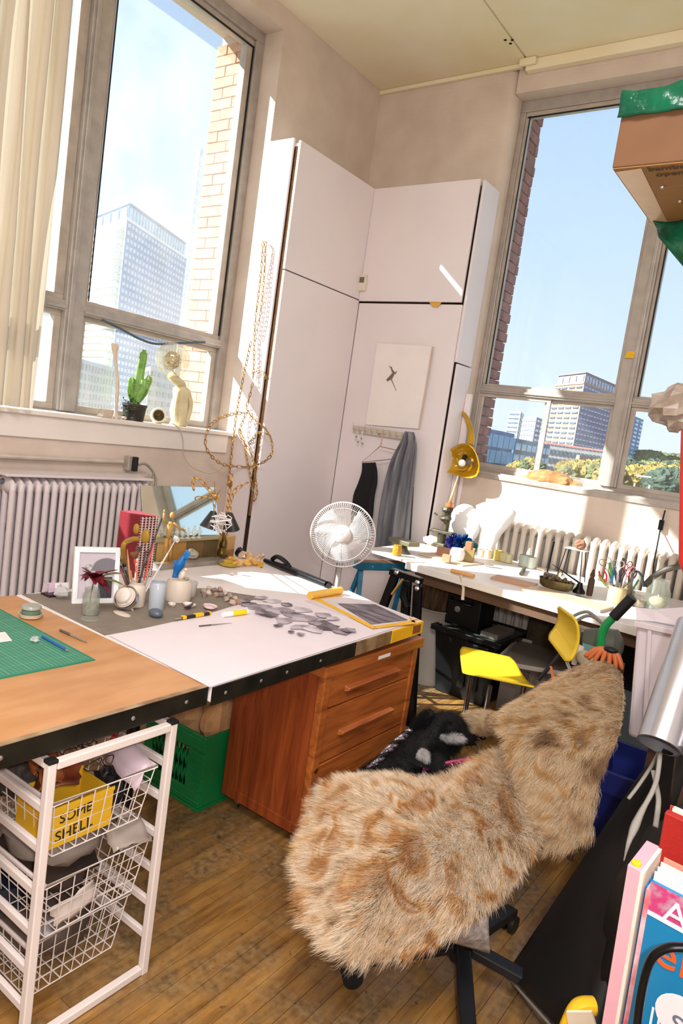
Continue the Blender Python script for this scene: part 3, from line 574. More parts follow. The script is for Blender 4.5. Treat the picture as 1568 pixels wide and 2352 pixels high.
# ================================================================ heating, curtain, fan, bench
M_rad = mat('radiator_paint', 0xddd2d2, 0.42, var=0.10, scale=5, stretch=(1, 1, .4))
M_radB = mat('radiator_cream_paint', 0xd8ccc0, 0.42, var=0.12, scale=5)
def section(m, h0, h1, w=.040, dep=.17):
    q = MB()
    for x in (-dep / 2 + .02, 0, dep / 2 - .02): q.tube([V((x, 0, h0 + .03)), V((x, 0, h0 + .07)), V((x, 0, h1 - .07)), V((x, 0, h1 - .03))], [w * .46, w * .40, w * .40, w * .46], 8)
    for z in (h0 + .045, h1 - .045): q.ball((0, 0, z), (dep / 2, w * .5, .045), 12, 6)
    me = q.data('section'); me.materials.append(m); me.polygons.foreach_set('use_smooth', [True] * len(me.polygons)); return me
sec = section(M_rad, .09, 1.13)
t = thing('radiator', 'long white cast-iron radiator under the curtained window behind the worktables', 'radiator', (-3.44, 2.35, 0))
for i in range(19): inst(sec, 'section', t, (-3.44, 1.905 + i * .0465, 0))
for y in (1.905, 1.905 + 18 * .0465): MB().box((-3.50, y - .012, 0), (-3.38, y + .012, .09)).obj('foot', M_rad, t)
MB().box((-3.55, 1.86, 1.133), (-3.36, 2.77, 1.146)).obj('top_ledge', M_rad, t, bevel=.004)
MB().tube([V((-3.44, 1.84, 0)), V((-3.44, 1.84, 1.09)), V((-3.44, 1.89, 1.10))], .016, 8).obj('riser_pipe', mat('blue_grey_pipe', 0x6d7c84, .4), t, smooth=True)
t = thing('board', 'pale lilac-white flat board with a dark latch hole left of the radiator', 'board', (-3.35, 1.55, 0))
MB().box((-3.42, 1.2, .02), (-3.395, 1.80, 1.12)).obj('sheet', M_rad, t, bevel=.003)
MB().ball(X(15, 1212, -3.394), (.004, .008, .035), 8, 6).obj('latch_hole', M_trimgap, t)
MB().box((-3.42, 1.22, 0), (-3.37, 1.26, .02)).box((-3.42, 1.72, 0), (-3.37, 1.76, .02)).obj('foot', M_rad, t)
secb = section(M_radB, .09, 1.14, .052, .16)
t = thing('radiator', 'cream cast-iron radiator along the wall under the right window behind the bench', 'radiator', (-1.2, 4.76, 0))
for i in range(30): inst(secb, 'section', t, (-2.0 + i * .06, 4.765, 0), (0, 0, PI / 2))
for x in (-2.0, -.26): MB().box((x - .012, 4.71, 0), (x + .012, 4.82, .09)).obj('foot', M_radB, t)
# conduit, outlet and lead
M_conduit = mat('painted_conduit', 0xcdbfb0, .5, var=.2, scale=15)
struct('trim_8', MB().tube([X(-60, 1045, -3.625), X(150, 1055, -3.625), X(282, 1061, -3.625)], .013, 8).tube([X(-60, 1085, -3.60), X(335, 1094, -3.60)], .018, 8), M_conduit, smooth='auto')
t = thing('outlet', 'grey metal wall outlet box with black plug adapter at the end of the conduit', 'outlet', X(303, 1075, -3.63))
c = X(297, 1064, -3.62)
MB().box(c + V((-.025, -.022, -.045)), c + V((.02, .022, .045))).obj('box', mat('galvanised_box', 0xbcb4aa, .45, .4), t, bevel=.004)
MB().box(c + V((.02, .002, -.045)), c + V((.045, .034, .045))).obj('adapter', M_black, t, bevel=.004)
MB().tube(spline([c + V((.045, .035, .0)), X(335, 1066, -3.56), X(352, 1085, -3.55), X(358, 1105, -3.5), X(350, 1135, -3.45), X(343, 1165, -3.4), X(342, 1300, -3.3)], 8), .008, 8).obj('cable', mat('grey_lead', 0x9a9084, .5), t, smooth=True)
MB().tube(spline([X(352, 1085, -3.55), X(349, 1100, -3.5), X(341, 1120, -3.45), X(338, 1150, -3.4), X(337, 1300, -3.32)], 8), .006, 8).obj('cable', mat('grey_lead2', 0x9a9084, .5), t, smooth=True)

# curtain gathered at the left window
def cloth_mat(name, c, tl=.35):
    m, n, l, b = newmat(name); tr = n.new('ShaderNodeBsdfTranslucent'); tr.inputs[0].default_value = lin(c); mx = n.new('ShaderNodeMixShader'); mx.inputs[0].default_value = tl
    nz = n.new('ShaderNodeTexNoise'); nz.inputs['Scale'].default_value = 4; tc = n.new('ShaderNodeTexCoord'); mp = n.new('ShaderNodeMapping'); mp.inputs['Scale'].default_value = (8, 8, .5); l.new(tc.outputs['Object'], mp.inputs[0]); l.new(mp.outputs[0], nz.inputs['Vector'])
    cr = n.new('ShaderNodeValToRGB'); cr.color_ramp.elements[0].color = tuple(x * .78 for x in lin(c)[:3]) + (1,); cr.color_ramp.elements[1].color = lin(c); l.new(nz.outputs['Fac'], cr.inputs[0]); l.new(cr.outputs[0], b.inputs['Base Color']); b.inputs['Roughness'].default_value = .85
    o = n['Material Output']; l.new(b.outputs[0], mx.inputs[1]); l.new(tr.outputs[0], mx.inputs[2]); l.new(mx.outputs[0], o.inputs[0]); return m
rows = []
for i in range(24):
    z = 1.475 + (4.25 - 1.475) * i / 23; row = []
    for j in range(75):
        u = j / 74; y = 1.52 + u * .585 + .006 * math.sin(z * 3 + u * 20)
        a = .028 + .008 * math.sin(z * 2.1 + j)
        row.append(V((-3.575 + a * math.sin(u * 13.5 * PI + .5 * math.sin(z * 1.3 + u * 6)) + .012 * math.sin(u * 31 + z), y - .012 * math.sin(u * 13.5 * 2 * PI) , z)))
    rows.append(row)
t = thing('curtain', 'long off-white curtain gathered in folds at the left side of the left window', 'curtain', (-3.575, 1.81, 1.47))
MB().grid(rows).obj('fabric', cloth_mat('off_white_curtain', 0xd9ccb8, .22), t, smooth=True)
MB().tube([V((-3.575, .5, 4.27)), V((-3.575, 2.3, 4.27))], .012, 8).box((-3.64, 2.2, 4.255), (-3.575, 2.22, 4.285)).box((-3.64, .7, 4.255), (-3.575, .72, 4.285)).obj('rod', M_pipe, t, smooth='auto')

# pedestal fan
M_fanw = mat('warm_white_plastic', 0xd9cfca, .35, var=.05)
M_fanblade = mat('milky_blade', 0xd4d0d2, .15, alpha=.55, var=.05)
fc = Y(787, 1228, 3.4); ax_ = (CAM - fc).normalized(); ax_ = (ax_ + V((-.10, 0, .02))).normalized()
u_ = V((0, 0, 1)).cross(ax_).normalized(); v_ = ax_.cross(u_); FR = .193
t = thing('pedestal_fan', 'white pedestal fan with a round wire cage behind the white worktable', 'fan', (fc.x, fc.y, 0))
def fp(r, a, h): return fc + u_ * (r * math.cos(a)) + v_ * (r * math.sin(a)) + ax_ * h
q = MB()
for i in range(96):
    a = 2 * PI * i / 96
    q.tube([fp(.052, a - .25, .050), fp(.11, a - .10, .050), fp(.165, a, .036), fp(FR, a, .0)], .0011, 4)
for i in range(72):
    a = 2 * PI * i / 72; q.tube([fp(.05, a, -.075), fp(.15, a, -.06), fp(FR, a, 0)], .0011, 4)
o = q.obj('guard_wires', M_fanw, t); o['kind'] = 'stuff'
MB().tube([fp(FR, 2 * PI * i / 48, 0) for i in range(48)], .005, 6, True).obj('guard_ring', M_fanw, t, smooth=True)
MB().tube([fp(.155, 2 * PI * i / 48, .04) for i in range(48)], .0016, 5, True).obj('guard_ring', M_fanw, t, smooth=True)
MB().lathe(fc + ax_ * .045, [(.054, 0), (.054, .008), (.048, .013), (0, .015)], 28, ax_).obj('badge', M_fanw, t, smooth='auto')
MB().obox(fc + ax_ * .0605, u_ * .008, v_ * .0012, ax_ * .0004).obj('badge_mark', mat('grey_print', 0x8c8480, .6), t)
for k in range(3):
    rows = []
    for i in range(7):
        r = .03 + .142 * i / 6; rows.append([fp(r, 2 * PI * k / 3 + .35 + (j / 6 - .5) * (1.25 if i < 5 else 1.1) + .25 * i / 6, -.022 + (j / 6 - .5) * .05) for j in range(7)])
    MB().grid(rows).obj('blade', M_fanblade, t, smooth=True, solid=.002)
MB().lathe(fc - ax_ * .035, [(.022, 0), (.022, .03), (.012, .04), (0, .041)], 16, ax_).obj('hub', M_fanw, t, smooth='auto')
MB().lathe(fc - ax_ * .19, [(.03, 0), (.05, .02), (.058, .07), (.058, .115), (.05, .118)], 20, ax_).obj('motor', M_fanw, t, smooth='auto')
pb = fc - ax_ * .13; MB().tube([pb, V((pb.x, pb.y, .5))], .016, 10).tube([V((pb.x, pb.y, .5)), V((pb.x, pb.y, .03))], .021, 10).obj('pole', M_fanw, t, smooth='auto')
MB().lathe((pb.x, pb.y, 0), [(.15, 0), (.15, .012), (.135, .025), (.04, .04), (.03, .05)], 28).obj('base', M_fanw, t, smooth='auto')
MB().tube(spline([pb + V((0, -.02, 0)), Y(775, 1290, 3.42), Y(768, 1330, 3.4), Y(760, 1370, 3.35), Y(762, 1420, 3.3)], 6), .004, 6).obj('cord', mat('grey_flex', 0x8a8480, .5), t, smooth=True)

# white workbench under the right window
BZ = .875
M_bench = mat('white_painted_bench', 0xe9e2dc, .45, var=.08, scale=5)
t = thing('workbench', 'long white workbench under the right window crowded with tools and jars', 'bench', (-1.2, 4.1, 0))
MB().prism([V((-2.06, 3.65, BZ - .045)), V((-.3, 3.495, BZ - .045)), V((-.3, 4.655, BZ - .045)), V((-2.06, 4.655, BZ - .045))], (0, 0, .045)).obj('bench_top', M_bench, t, bevel=.004)
MB().prism([V((-2.425, 3.74, BZ - .02)), V((-2.065, 3.70, BZ - .02)), V((-2.065, 4.64, BZ - .02)), V((-2.425, 4.45, BZ - .02))], (0, 0, .018)).obj('side_flap', M_bench, t, bevel=.003)
for x, y in ((-2.0, 4.6), (-.4, 4.6), (-.4, 3.6), (-1.2, 4.6)): MB().box((x - .03, y - .03, 0), (x + .03, y + .03, BZ - .045)).obj('leg', M_bench, t, bevel=.004)
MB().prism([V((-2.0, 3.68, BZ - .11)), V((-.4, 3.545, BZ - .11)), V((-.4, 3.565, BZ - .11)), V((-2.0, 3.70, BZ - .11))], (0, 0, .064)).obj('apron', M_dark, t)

# blue sawhorse
M_blue = mat('teal_blue_paint', 0x1d6f8f, .4, c2=0x175874, scale=10)
t = thing('sawhorse', 'teal blue metal sawhorse propping the left end of the white workbench', 'sawhorse', (-2.24, 3.72, 0))
p0, p1 = V((-2.33, 3.53, .80)), V((-2.17, 3.90, .80)); d = (p1 - p0).normalized(); n_ = V((d.y, -d.x, 0))
MB().bar(p0, p1, .07, .05).obj('beam', M_blue, t, bevel=.004)
MB().bar(p0 + V((0, 0, .026)), p1 + V((0, 0, .026)), .05, .006).obj('beam_pad', M_woodraw, t)
for e, k in ((p0 + d * .04, -1), (p1 - d * .04, 1)):
    for s in (-1, 1): MB().bar(e + V((0, 0, -.02)), V((e.x, e.y, 0)) + n_ * .2 * s + d * .08 * k, .03, .022).obj('leg', M_blue, t, bevel=.002)
    MB().bar(V((e.x, e.y, .35)) + n_ * .11, V((e.x, e.y, .35)) - n_ * .11, .02, .01).obj('brace', M_blue, t)
for a in (.1, .25): MB().lathe(p0 + d * a + n_ * .0345, [(.005, 0), (.005, .003), (0, .004)], 8, n_).obj('bolt', M_screw, t)
one('glue_jar', 'small jar of amber glue on the flap end of the workbench', 'jar', MB().lathe(Z(910, 1275, BZ), [(.025, .0), (.03, .005), (.03, .05), (.026, .055), (.026, .065), (0, .066)], 16), mat('amber_glue', 0xb8862a, .15), smooth='auto')

# black folded stand with bolts
M_blackmet = mat('black_metal', 0x131416, .32, .5, var=.3)
t = thing('folded_stand', 'black folded metal roller stand with bright bolts between sawhorse and grey bin', 'stand', (-2.0, 3.45, 0))
a0, a1 = Y(905, 1325, 3.45), Y(965, 1345, 3.45)
MB().bar(Y(898, 1312, 3.45), Y(968, 1335, 3.45), .05, .035).obj('head', M_blackmet, t, bevel=.004)
MB().bar(Y(905, 1306, 3.42), Y(965, 1326, 3.42), .012, .006).obj('bright_rail', M_screw, t)
for s, e in (((908, 1320), (870, 1420)), ((960, 1345), (945, 1620)), ((935, 1335), (928, 1440))):
    a, b_ = Y(*s, 3.45), Y(*e, 3.43); 
    if b_.z > .05: b_ = a + (b_ - a) * ((a.z - .0) / (a.z - b_.z)) if False else b_
    b2 = a + (b_ - a) * (a.z / (a.z - b_.z)); MB().bar(a, b2 + V((0, 0, .012)), .05, .03).obj('leg', M_blackmet, t, bevel=.004)
for p in ((910, 1315), (958, 1338), (957, 1352)): MB().lathe(Y(*p, 3.42), [(.014, -.005), (.014, .004), (.008, .008), (0, .009)], 12, (0, -1, .2)).obj('bolt', M_screw, t, smooth='auto')
MB().tube([Y(930, 1345, 3.40), Y(925, 1370, 3.40), Y(935, 1395, 3.40)], .02, 8).obj('clamp', M_blackmet, t, smooth='auto')
MB().bar(Y(900, 1365, 3.42), Y(925, 1330, 3.42), .018, .01).obj('strap', mat('tan_strap', 0xb98a4c, .6), t)

# grey bin with a log on it
bc = V((-2.09, 4.22, 0))
one('bin', 'pale grey round metal bin carrying a wooden log, left of the black tote', 'bin', MB().lathe(bc, [(.12, .0), (.122, .006), (.135, .5), (.14, .505), (.14, .515), (.128, .515), (.12, .02), (0, .02)], 28), mat('pale_grey_enamel', 0xb9b2a8, .4, var=.12), smooth='auto')
t = thing('log', 'sawn log with dark bark resting on the pale grey bin', 'log', bc + V((0, 0, .52)))
MB().lathe(bc + V((0, 0, .517)), [(.125, 0), (.13, .02), (.127, .12), (.132, .22), (.128, .232)], 18).obj('bark', mat('bark', 0x6a5038, .9, c2=0x3c2c20, scale=14, stretch=(3, 3, .5), bump=.5), t, smooth='auto')
MB().lathe(bc + V((0, 0, .7495)), [(.124, 0), (.124, .004), (0, .0045)], 18).obj('sawn_end', mat('sawn_wood', 0x9c8468, .8, c2=0x6c5640, scale=10), t)

# black tote with a tool case on it
M_tote = mat('black_tote_plastic', 0x101112, .34, var=.2)
t = thing('tote', 'black plastic storage tote with a ribbed rim standing in front of the bench', 'tote', (-1.78, 4.36, 0))
x0, x1, y0, y1, h = -2.0, -1.56, 4.06, 4.56, .44
q = MB().rings([[V((x0 + .05, y0 + .05, 0)), V((x1 - .05, y0 + .05, 0)), V((x1 - .05, y1 - .05, 0)), V((x0 + .05, y1 - .05, 0))], [V((x0, y0, h)), V((x1, y0, h)), V((x1, y1, h)), V((x0, y1, h))], [V((x0 + .012, y0 + .012, h)), V((x1 - .012, y0 + .012, h)), V((x1 - .012, y1 - .012, h)), V((x0 + .012, y1 - .012, h))], [V((x0 + .06, y0 + .06, .02)), V((x1 - .06, y0 + .06, .02)), V((x1 - .06, y1 - .06, .02)), V((x0 + .06, y1 - .06, .02))]])
q.obj('tub', M_tote, t, bevel=.012)
for (a, b_) in (((x0 - .022, y0 - .022, h - .03), (x1 + .022, y0 - .001, h + .006)), ((x0 - .022, y1 + .001, h - .03), (x1 + .022, y1 + .022, h + .006)), ((x0 - .022, y0 - .0, h - .03), (x0 - .001, y1, h + .006)), ((x1 + .001, y0, h - .03), (x1 + .022, y1, h + .006))): MB().box(a, b_).obj('rim', M_tote, t, bevel=.006)
for k in range(3): MB().box((x1 - .24 + k * .09, y0 - .008 + .03, .08), (x1 - .19 + k * .09, y0 + .03, h - .05)).obj('rib', M_tote, t, bevel=.004)
MB().box((x1 - .2, y0 - .036, h - .09), (x1 - .04, y0 - .015, h - .04)).obj('handle', M_tote, t, bevel=.004)
MB().box((x0 + .02, y0 + .02, h - .02), (x1 - .02, y1 - .02, h - .01)).obj('contents_lid', mat('grey_green_lid', 0x4a5048, .4), t)
one('file', 'grey flat case lying in the top of the black tote', 'case', MB().box((-1.72, 4.14, h - .008), (-1.60, 4.42, h + .03)), mat('grey_case', 0x8c847c, .5), bevel=.006)
t = thing('tool_case', 'black hard tool case with a slatted grey lid standing on the black tote', 'case', (-1.86, 4.3, h))
MB().box((-1.985, 4.14, h + .008), (-1.74, 4.38, h + .21)).obj('body', M_tote, t, bevel=.012)
lid = MB().prism([V((-1.99, 4.13, h + .215)), V((-1.73, 4.13, h + .215)), V((-1.75, 4.25, h + .30)), V((-1.97, 4.25, h + .30))], (0, .13, 0)).obj('lid', M_tote, t, bevel=.008)
for k in range(6): MB().bar((-1.975 + k * .036, 4.14, h + .228), (-1.965 + k * .035, 4.245, h + .302), .014, .008).obj('slat', mat('grey_slat%d' % k, 0x77756c, .4, .3), lid, bevel=.002)
MB().lathe((-1.90, 4.139, h + .12), [(.020, 0), (.020, .003), (.012, .004), (.011, .002), (0, .002)], 18, (0, -1, 0)).obj('emblem', M_screw, t, smooth='auto')
MB().tube([V((-1.95, 4.135, h + .19)), V((-1.95, 4.115, h + .17)), V((-1.80, 4.115, h + .17)), V((-1.80, 4.135, h + .19))], .009, 8).obj('grip', M_tote, t, smooth=True)
# dark boards under the bench
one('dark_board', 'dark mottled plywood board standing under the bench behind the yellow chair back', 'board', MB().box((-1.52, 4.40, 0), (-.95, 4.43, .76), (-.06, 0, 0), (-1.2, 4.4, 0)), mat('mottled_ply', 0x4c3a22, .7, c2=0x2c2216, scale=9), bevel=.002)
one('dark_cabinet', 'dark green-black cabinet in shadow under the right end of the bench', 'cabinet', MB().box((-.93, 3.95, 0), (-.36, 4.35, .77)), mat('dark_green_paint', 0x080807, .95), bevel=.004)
# ================================================================ fur-draped chair, dog, yellow chair
def furmat(name, stops, rootd=.45, scale=5.0, tip=1.15, grey=0.0):
    m, n, l, b = newmat(name); g = n.new('ShaderNodeNewGeometry'); nz = n.new('ShaderNodeTexNoise'); nz.inputs['Scale'].default_value = scale; nz.inputs['Detail'].default_value = 5; nz.inputs['Distortion'].default_value = 1.2
    l.new(g.outputs['Position'], nz.inputs['Vector']); cr = n.new('ShaderNodeValToRGB'); e = cr.color_ramp.elements
    e[0].position, e[0].color = stops[0][0], lin(stops[0][1]); e[1].position, e[1].color = stops[-1][0], lin(stops[-1][1])
    for p, c in stops[1:-1]: k = e.new(p); k.color = lin(c)
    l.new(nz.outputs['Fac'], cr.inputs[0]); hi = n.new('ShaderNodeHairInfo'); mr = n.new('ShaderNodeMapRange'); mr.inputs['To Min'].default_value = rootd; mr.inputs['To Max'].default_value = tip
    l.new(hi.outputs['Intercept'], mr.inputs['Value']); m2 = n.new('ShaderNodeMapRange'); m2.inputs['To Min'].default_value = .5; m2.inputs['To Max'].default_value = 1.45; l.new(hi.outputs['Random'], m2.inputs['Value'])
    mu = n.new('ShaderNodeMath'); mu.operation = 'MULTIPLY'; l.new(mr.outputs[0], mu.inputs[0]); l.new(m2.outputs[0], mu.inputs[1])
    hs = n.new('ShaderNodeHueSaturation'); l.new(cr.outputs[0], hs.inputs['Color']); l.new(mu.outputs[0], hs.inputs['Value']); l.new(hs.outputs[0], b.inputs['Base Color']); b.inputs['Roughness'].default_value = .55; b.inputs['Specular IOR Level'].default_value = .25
    return m
def fur(o, name, n, length, comb, m, children=18, rough=.02, rad=.6, seed=1, clump=.35, normal=.02, root=None):
    # the pile is an object of its own: a copy of the pelt that grows the hairs
    f = o.copy(); f.data = o.data.copy(); f.name = name; COL.objects.link(f); f.parent = o; f.location = (0, 0, 0); f.matrix_parent_inverse = Matrix.Identity(4); f.scale = (1, 1, 1)
    for k in ('label', 'category', 'group'):
        if k in f: del f[k]
    f['kind'] = 'stuff'; f.data.materials.clear(); f.data.materials.append(m)
    md = f.modifiers.new('pile', 'PARTICLE_SYSTEM'); ps = f.particle_systems[0]; s = ps.settings; ps.seed = seed
    s.type = 'HAIR'; s.count = n; s.use_advanced_hair = True; s.hair_length = length; s.hair_step = 4; s.render_step = 3; s.display_step = 2
    s.emit_from = 'FACE'; s.use_even_distribution = True; s.distribution = 'RAND'
    q_ = length / 4 / (V(comb).length + normal); s.normal_factor = normal * q_; s.object_align_factor = [x * q_ for x in comb]; s.factor_random = length * .05
    s.child_type = 'INTERPOLATED'; s.rendered_child_count = children; s.child_percent = 1; s.clump_factor = clump; s.clump_shape = .2
    s.roughness_1 = rough; s.roughness_1_size = .5; s.roughness_2 = rough * 1.5; s.roughness_2_size = 1.2; s.roughness_endpoint = rough
    s.child_length = 1.0; s.child_length_threshold = .0; s.child_size_random = .3
    s.root_radius = rad; s.tip_radius = .05; s.radius_scale = .0016; s.shape = .1
    s.material = 1; f.show_instancer_for_render = False
    return f
M_pelt = mat('pelt_skin', 0x7a5c42, .9, var=.3)
M_furtan = furmat('tan_fur', ((.24, 0x34241a), (.32, 0x8c6644), (.38, 0xe2c49c), (.50, 0xf0dfc6), (.57, 0xe4bd88), (.62, 0xb87e46), (.67, 0xd8b088), (.74, 0xf2e6d6), (.86, 0xfaf4ec)), .6, 8.5)
M_furgrey = furmat('grey_fur', ((.22, 0x2c2018), (.33, 0x8c6c4c), (.43, 0xcaa880), (.53, 0xdcc4a0), (.61, 0xc89c64), (.68, 0xa07c58), (.80, 0xe2d2b8)), .55, 7.0)
M_furblack = furmat('black_fur', ((.3, 0x060606), (.8, 0x151517)), .6, 8)
M_furwhite = furmat('white_fur', ((.3, 0xb8b4b0), (.7, 0xe6e2de)), .7, 8)
def smooth_rows(rows, k=3):
    a = [spline(r, k) for r in rows]; cols = [spline([r[j] for r in a], k) for j in range(len(a[0]))]
    return [[cols[j][i] for j in range(len(cols))] for i in range(len(cols[0]))]
def dome(center, hem, steps=9, p=2.2, closed=True, wob=.012, seed=3):
    # cloth laid over a pad: from a centre out to a hem that hangs lower
    hem = spline(hem, 4, closed); c = V(center); rg = random.Random(seed); q = MB(); n = len(hem); rings = [[c] * n]; vs = []; ph = [rg.uniform(0, 6) for _ in range(4)]
    q.v = [c]; 
    for i in range(1, steps + 1):
        r = i / steps
        for j, h in enumerate(hem):
            d = h - c; w = wob * r * (math.sin(j * .55 + ph[0]) + .6 * math.sin(j * .23 + ph[1] + r * 4))
            q.v.append(V((c.x + d.x * r, c.y + d.y * r, c.z + d.z * r ** p + w * .8)) + V((d.x, d.y, 0)).normalized() * w * .5)
    q.f = [(0, 1 + j, 1 + (j + 1) % n) for j in range(n)]
    for i in range(steps - 1):
        for j in range(n): q.f.append((1 + i * n + j, 1 + (i + 1) * n + j, 1 + (i + 1) * n + (j + 1) % n, 1 + i * n + (j + 1) % n))
    q.m = [0] * len(q.f); return q
hem = [Z(*p) for p in ((712, 1990, .36), (725, 2080, .34), (755, 2140, .33), (800, 2192, .33), (880, 2180, .34), (1000, 2165, .36), (1075, 2128, .39), (1140, 2075, .42), (1205, 2005, .45), (1250, 1940, .48), (1262, 1860, .54), (1230, 1760, .64), (1160, 1725, .62), (1090, 1758, .56), (1000, 1802, .51), (905, 1790, .48), (830, 1785, .46), (772, 1815, .44), (738, 1860, .41), (720, 1925, .38))]
q = dome(Z(980, 1900, .565), hem)
pelt1 = one('fur_throw', 'long tan and cream fur pelt draped over the seat of the office chair', 'fur throw', q, M_pelt, smooth=True)
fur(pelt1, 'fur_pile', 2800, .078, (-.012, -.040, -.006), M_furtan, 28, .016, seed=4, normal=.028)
rows = [[D(*p) for p in r] for r in (
    ((1190, 1620, 2.62), (1260, 1575, 2.62), (1330, 1535, 2.60), (1390, 1520, 2.56), (1425, 1545, 2.5)),
    ((1165, 1640, 2.44), (1250, 1610, 2.42), (1340, 1590, 2.40), (1400, 1580, 2.38), (1430, 1595, 2.34)),
    ((1160, 1668, 2.28), (1245, 1655, 2.24), (1330, 1650, 2.20), (1395, 1645, 2.18), (1425, 1650, 2.16)),
    ((1170, 1700, 2.18), (1245, 1700, 2.12), (1320, 1700, 2.08), (1385, 1700, 2.06), (1412, 1700, 2.05)),
    ((1205, 1780, 2.17), (1260, 1785, 2.10), (1315, 1785, 2.06), (1355, 1785, 2.05), (1375, 1780, 2.05)),
    ((1225, 1860, 2.15), (1265, 1870, 2.10), (1312, 1870, 2.06), (1350, 1865, 2.05), (1366, 1855, 2.05)),
    ((1240, 1925, 2.13), (1275, 1935, 2.10), (1312, 1930, 2.07), (1345, 1915, 2.06), (1360, 1905, 2.06)))]
q = MB().grid(smooth_rows(rows, 4))
pelt2 = one('fur_throw', 'grey-brown fur pelt folded over the backrest of the office chair', 'fur throw', q, M_pelt, smooth=True)
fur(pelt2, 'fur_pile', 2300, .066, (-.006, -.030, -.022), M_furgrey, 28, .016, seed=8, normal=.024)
q = MB().tube(spline([D(1175, 1665, 2.6), D(1135, 1660, 2.9), D(1095, 1658, 3.05), D(1068, 1662, 3.1)], 4), [.02, .03, .036, .04, .042, .044, .045, .045, .043, .04, .036, .03, .022], 14)
cuff = one('fur_cuff', 'pale brown fur cuff sticking out left of the chair back, towards the dog', 'fur', q, M_pelt, smooth=True)
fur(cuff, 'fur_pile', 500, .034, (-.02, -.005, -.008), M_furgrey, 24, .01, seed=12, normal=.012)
# the office chair underneath
t = thing('office_chair', 'black swivel chair on a castored star base hidden under fur pelts', 'chair', (-.68, 1.93, 0))
CC = V((-.69, 1.93, 0)); M_chairb = mat('black_chair_plastic', 0x17181a, .45, var=.2)
MB().tube([CC + V((0, 0, .07)), CC + V((0, 0, .24))], .034, 14).tube([CC + V((0, 0, .24)), CC + V((0, 0, .40))], .018, 12).obj('column', M_chairb, t, smooth='auto')
for k in range(5):
    a = math.radians(228.7 + 72 * k); d = V((math.cos(a), math.sin(a), 0)); e = CC + d * .335
    MB().bar(CC + V((0, 0, .115)) + d * .03, e + V((0, 0, .075)), .045, .03).obj('leg', M_chairb, t, bevel=.006)
    if e.y > 1.5:
        ca = MB().lathe(e + V((0, 0, .030)) - V((-d.y, d.x, 0)) * .022, [(.0, 0), (.029, .0), (.030, .006), (.030, .016), (.022, .018)], 18, (-d.y, d.x, 0)).lathe(e + V((0, 0, .030)) + V((-d.y, d.x, 0)) * .006, [(.022, 0), (.030, .002), (.030, .012), (.029, .018), (0, .018)], 18, (-d.y, d.x, 0)).obj('castor', M_chairb, t, smooth='auto')
        MB().tube([e + V((0, 0, .03)), e + V((0, 0, .075))], .007, 8).obj('stem', M_steelball, ca, smooth=True)
MB().rings([[CC + V((-.07, -.13, zz)) + V((r * 1.0 * (abs(math.cos(x)) ** .6) * math.copysign(1, math.cos(x)), r * 1.0 * (abs(math.sin(x)) ** .6) * math.copysign(1, math.sin(x)), 0)) for x in [2 * PI * j / 28 for j in range(28)]] for r, zz in ((.13, .37), (.17, .38), (.18, .40), (.17, .42), (.13, .43))]).obj('seat', M_chairb, t, smooth='auto')
MB().box((-.70, 2.18, .40), (-.64, 2.20, .70)).obj('back_post', M_chairb, t, bevel=.004)
MB().box((-.76, 2.20, .56), (-.52, 2.23, .72)).obj('backrest', M_chairb, t, bevel=.015)
felt = MB().grid(smooth_rows([[Z(1015, 2120, .40), Z(1070, 2105, .41), Z(1120, 2080, .42)], [Z(1030, 2150, .36), Z(1078, 2150, .36), Z(1122, 2140, .37)], [Z(1040, 2165, .31), Z(1085, 2178, .30), Z(1125, 2190, .30)]], 4))
one('felt_flap', 'grey felt cloth hanging below the fur at the front of the chair', 'cloth', felt, mat('grey_felt', 0x9a9088, .95, c2=0x746b64, scale=50, bump=.3, bscale=120), smooth=True, solid=.003)

# ---------------------------------------------------------------- dog lying between chair and cabinet
dog = thing('dog', 'black dog with a white muzzle streak and pink collar lying between fur chair and cabinet', 'dog', (-1.22, 2.45, 0))
def skin(name, pts, edges, m, parent, sub=2):
    me = bpy.data.meshes.new(name); o0 = WORLD[parent.name]; me.from_pydata([V(p[:3]) - o0 for p in pts], edges, []); o = bpy.data.objects.new(name, me); COL.objects.link(o); o.parent = parent; WORLD[o.name] = V(o0)
    me.materials.append(m); o.modifiers.new('skin', 'SKIN')
    for i, v in enumerate(me.skin_vertices[0].data): r = pts[i][3]; v.radius = (r, r) if not isinstance(r, tuple) else r; v.use_root = (i == 0)
    o.modifiers.new('sub', 'SUBSURF').levels = sub; o.modifiers['sub'].render_levels = sub
    bpy.context.view_layer.update(); dg = bpy.context.evaluated_depsgraph_get(); ev = o.evaluated_get(dg); me2 = bpy.data.meshes.new_from_object(ev)
    o.modifiers.clear(); o.data = me2
    if not me2.materials: me2.materials.append(m)
    me2.polygons.foreach_set('use_smooth', [True] * len(me2.polygons)); return o
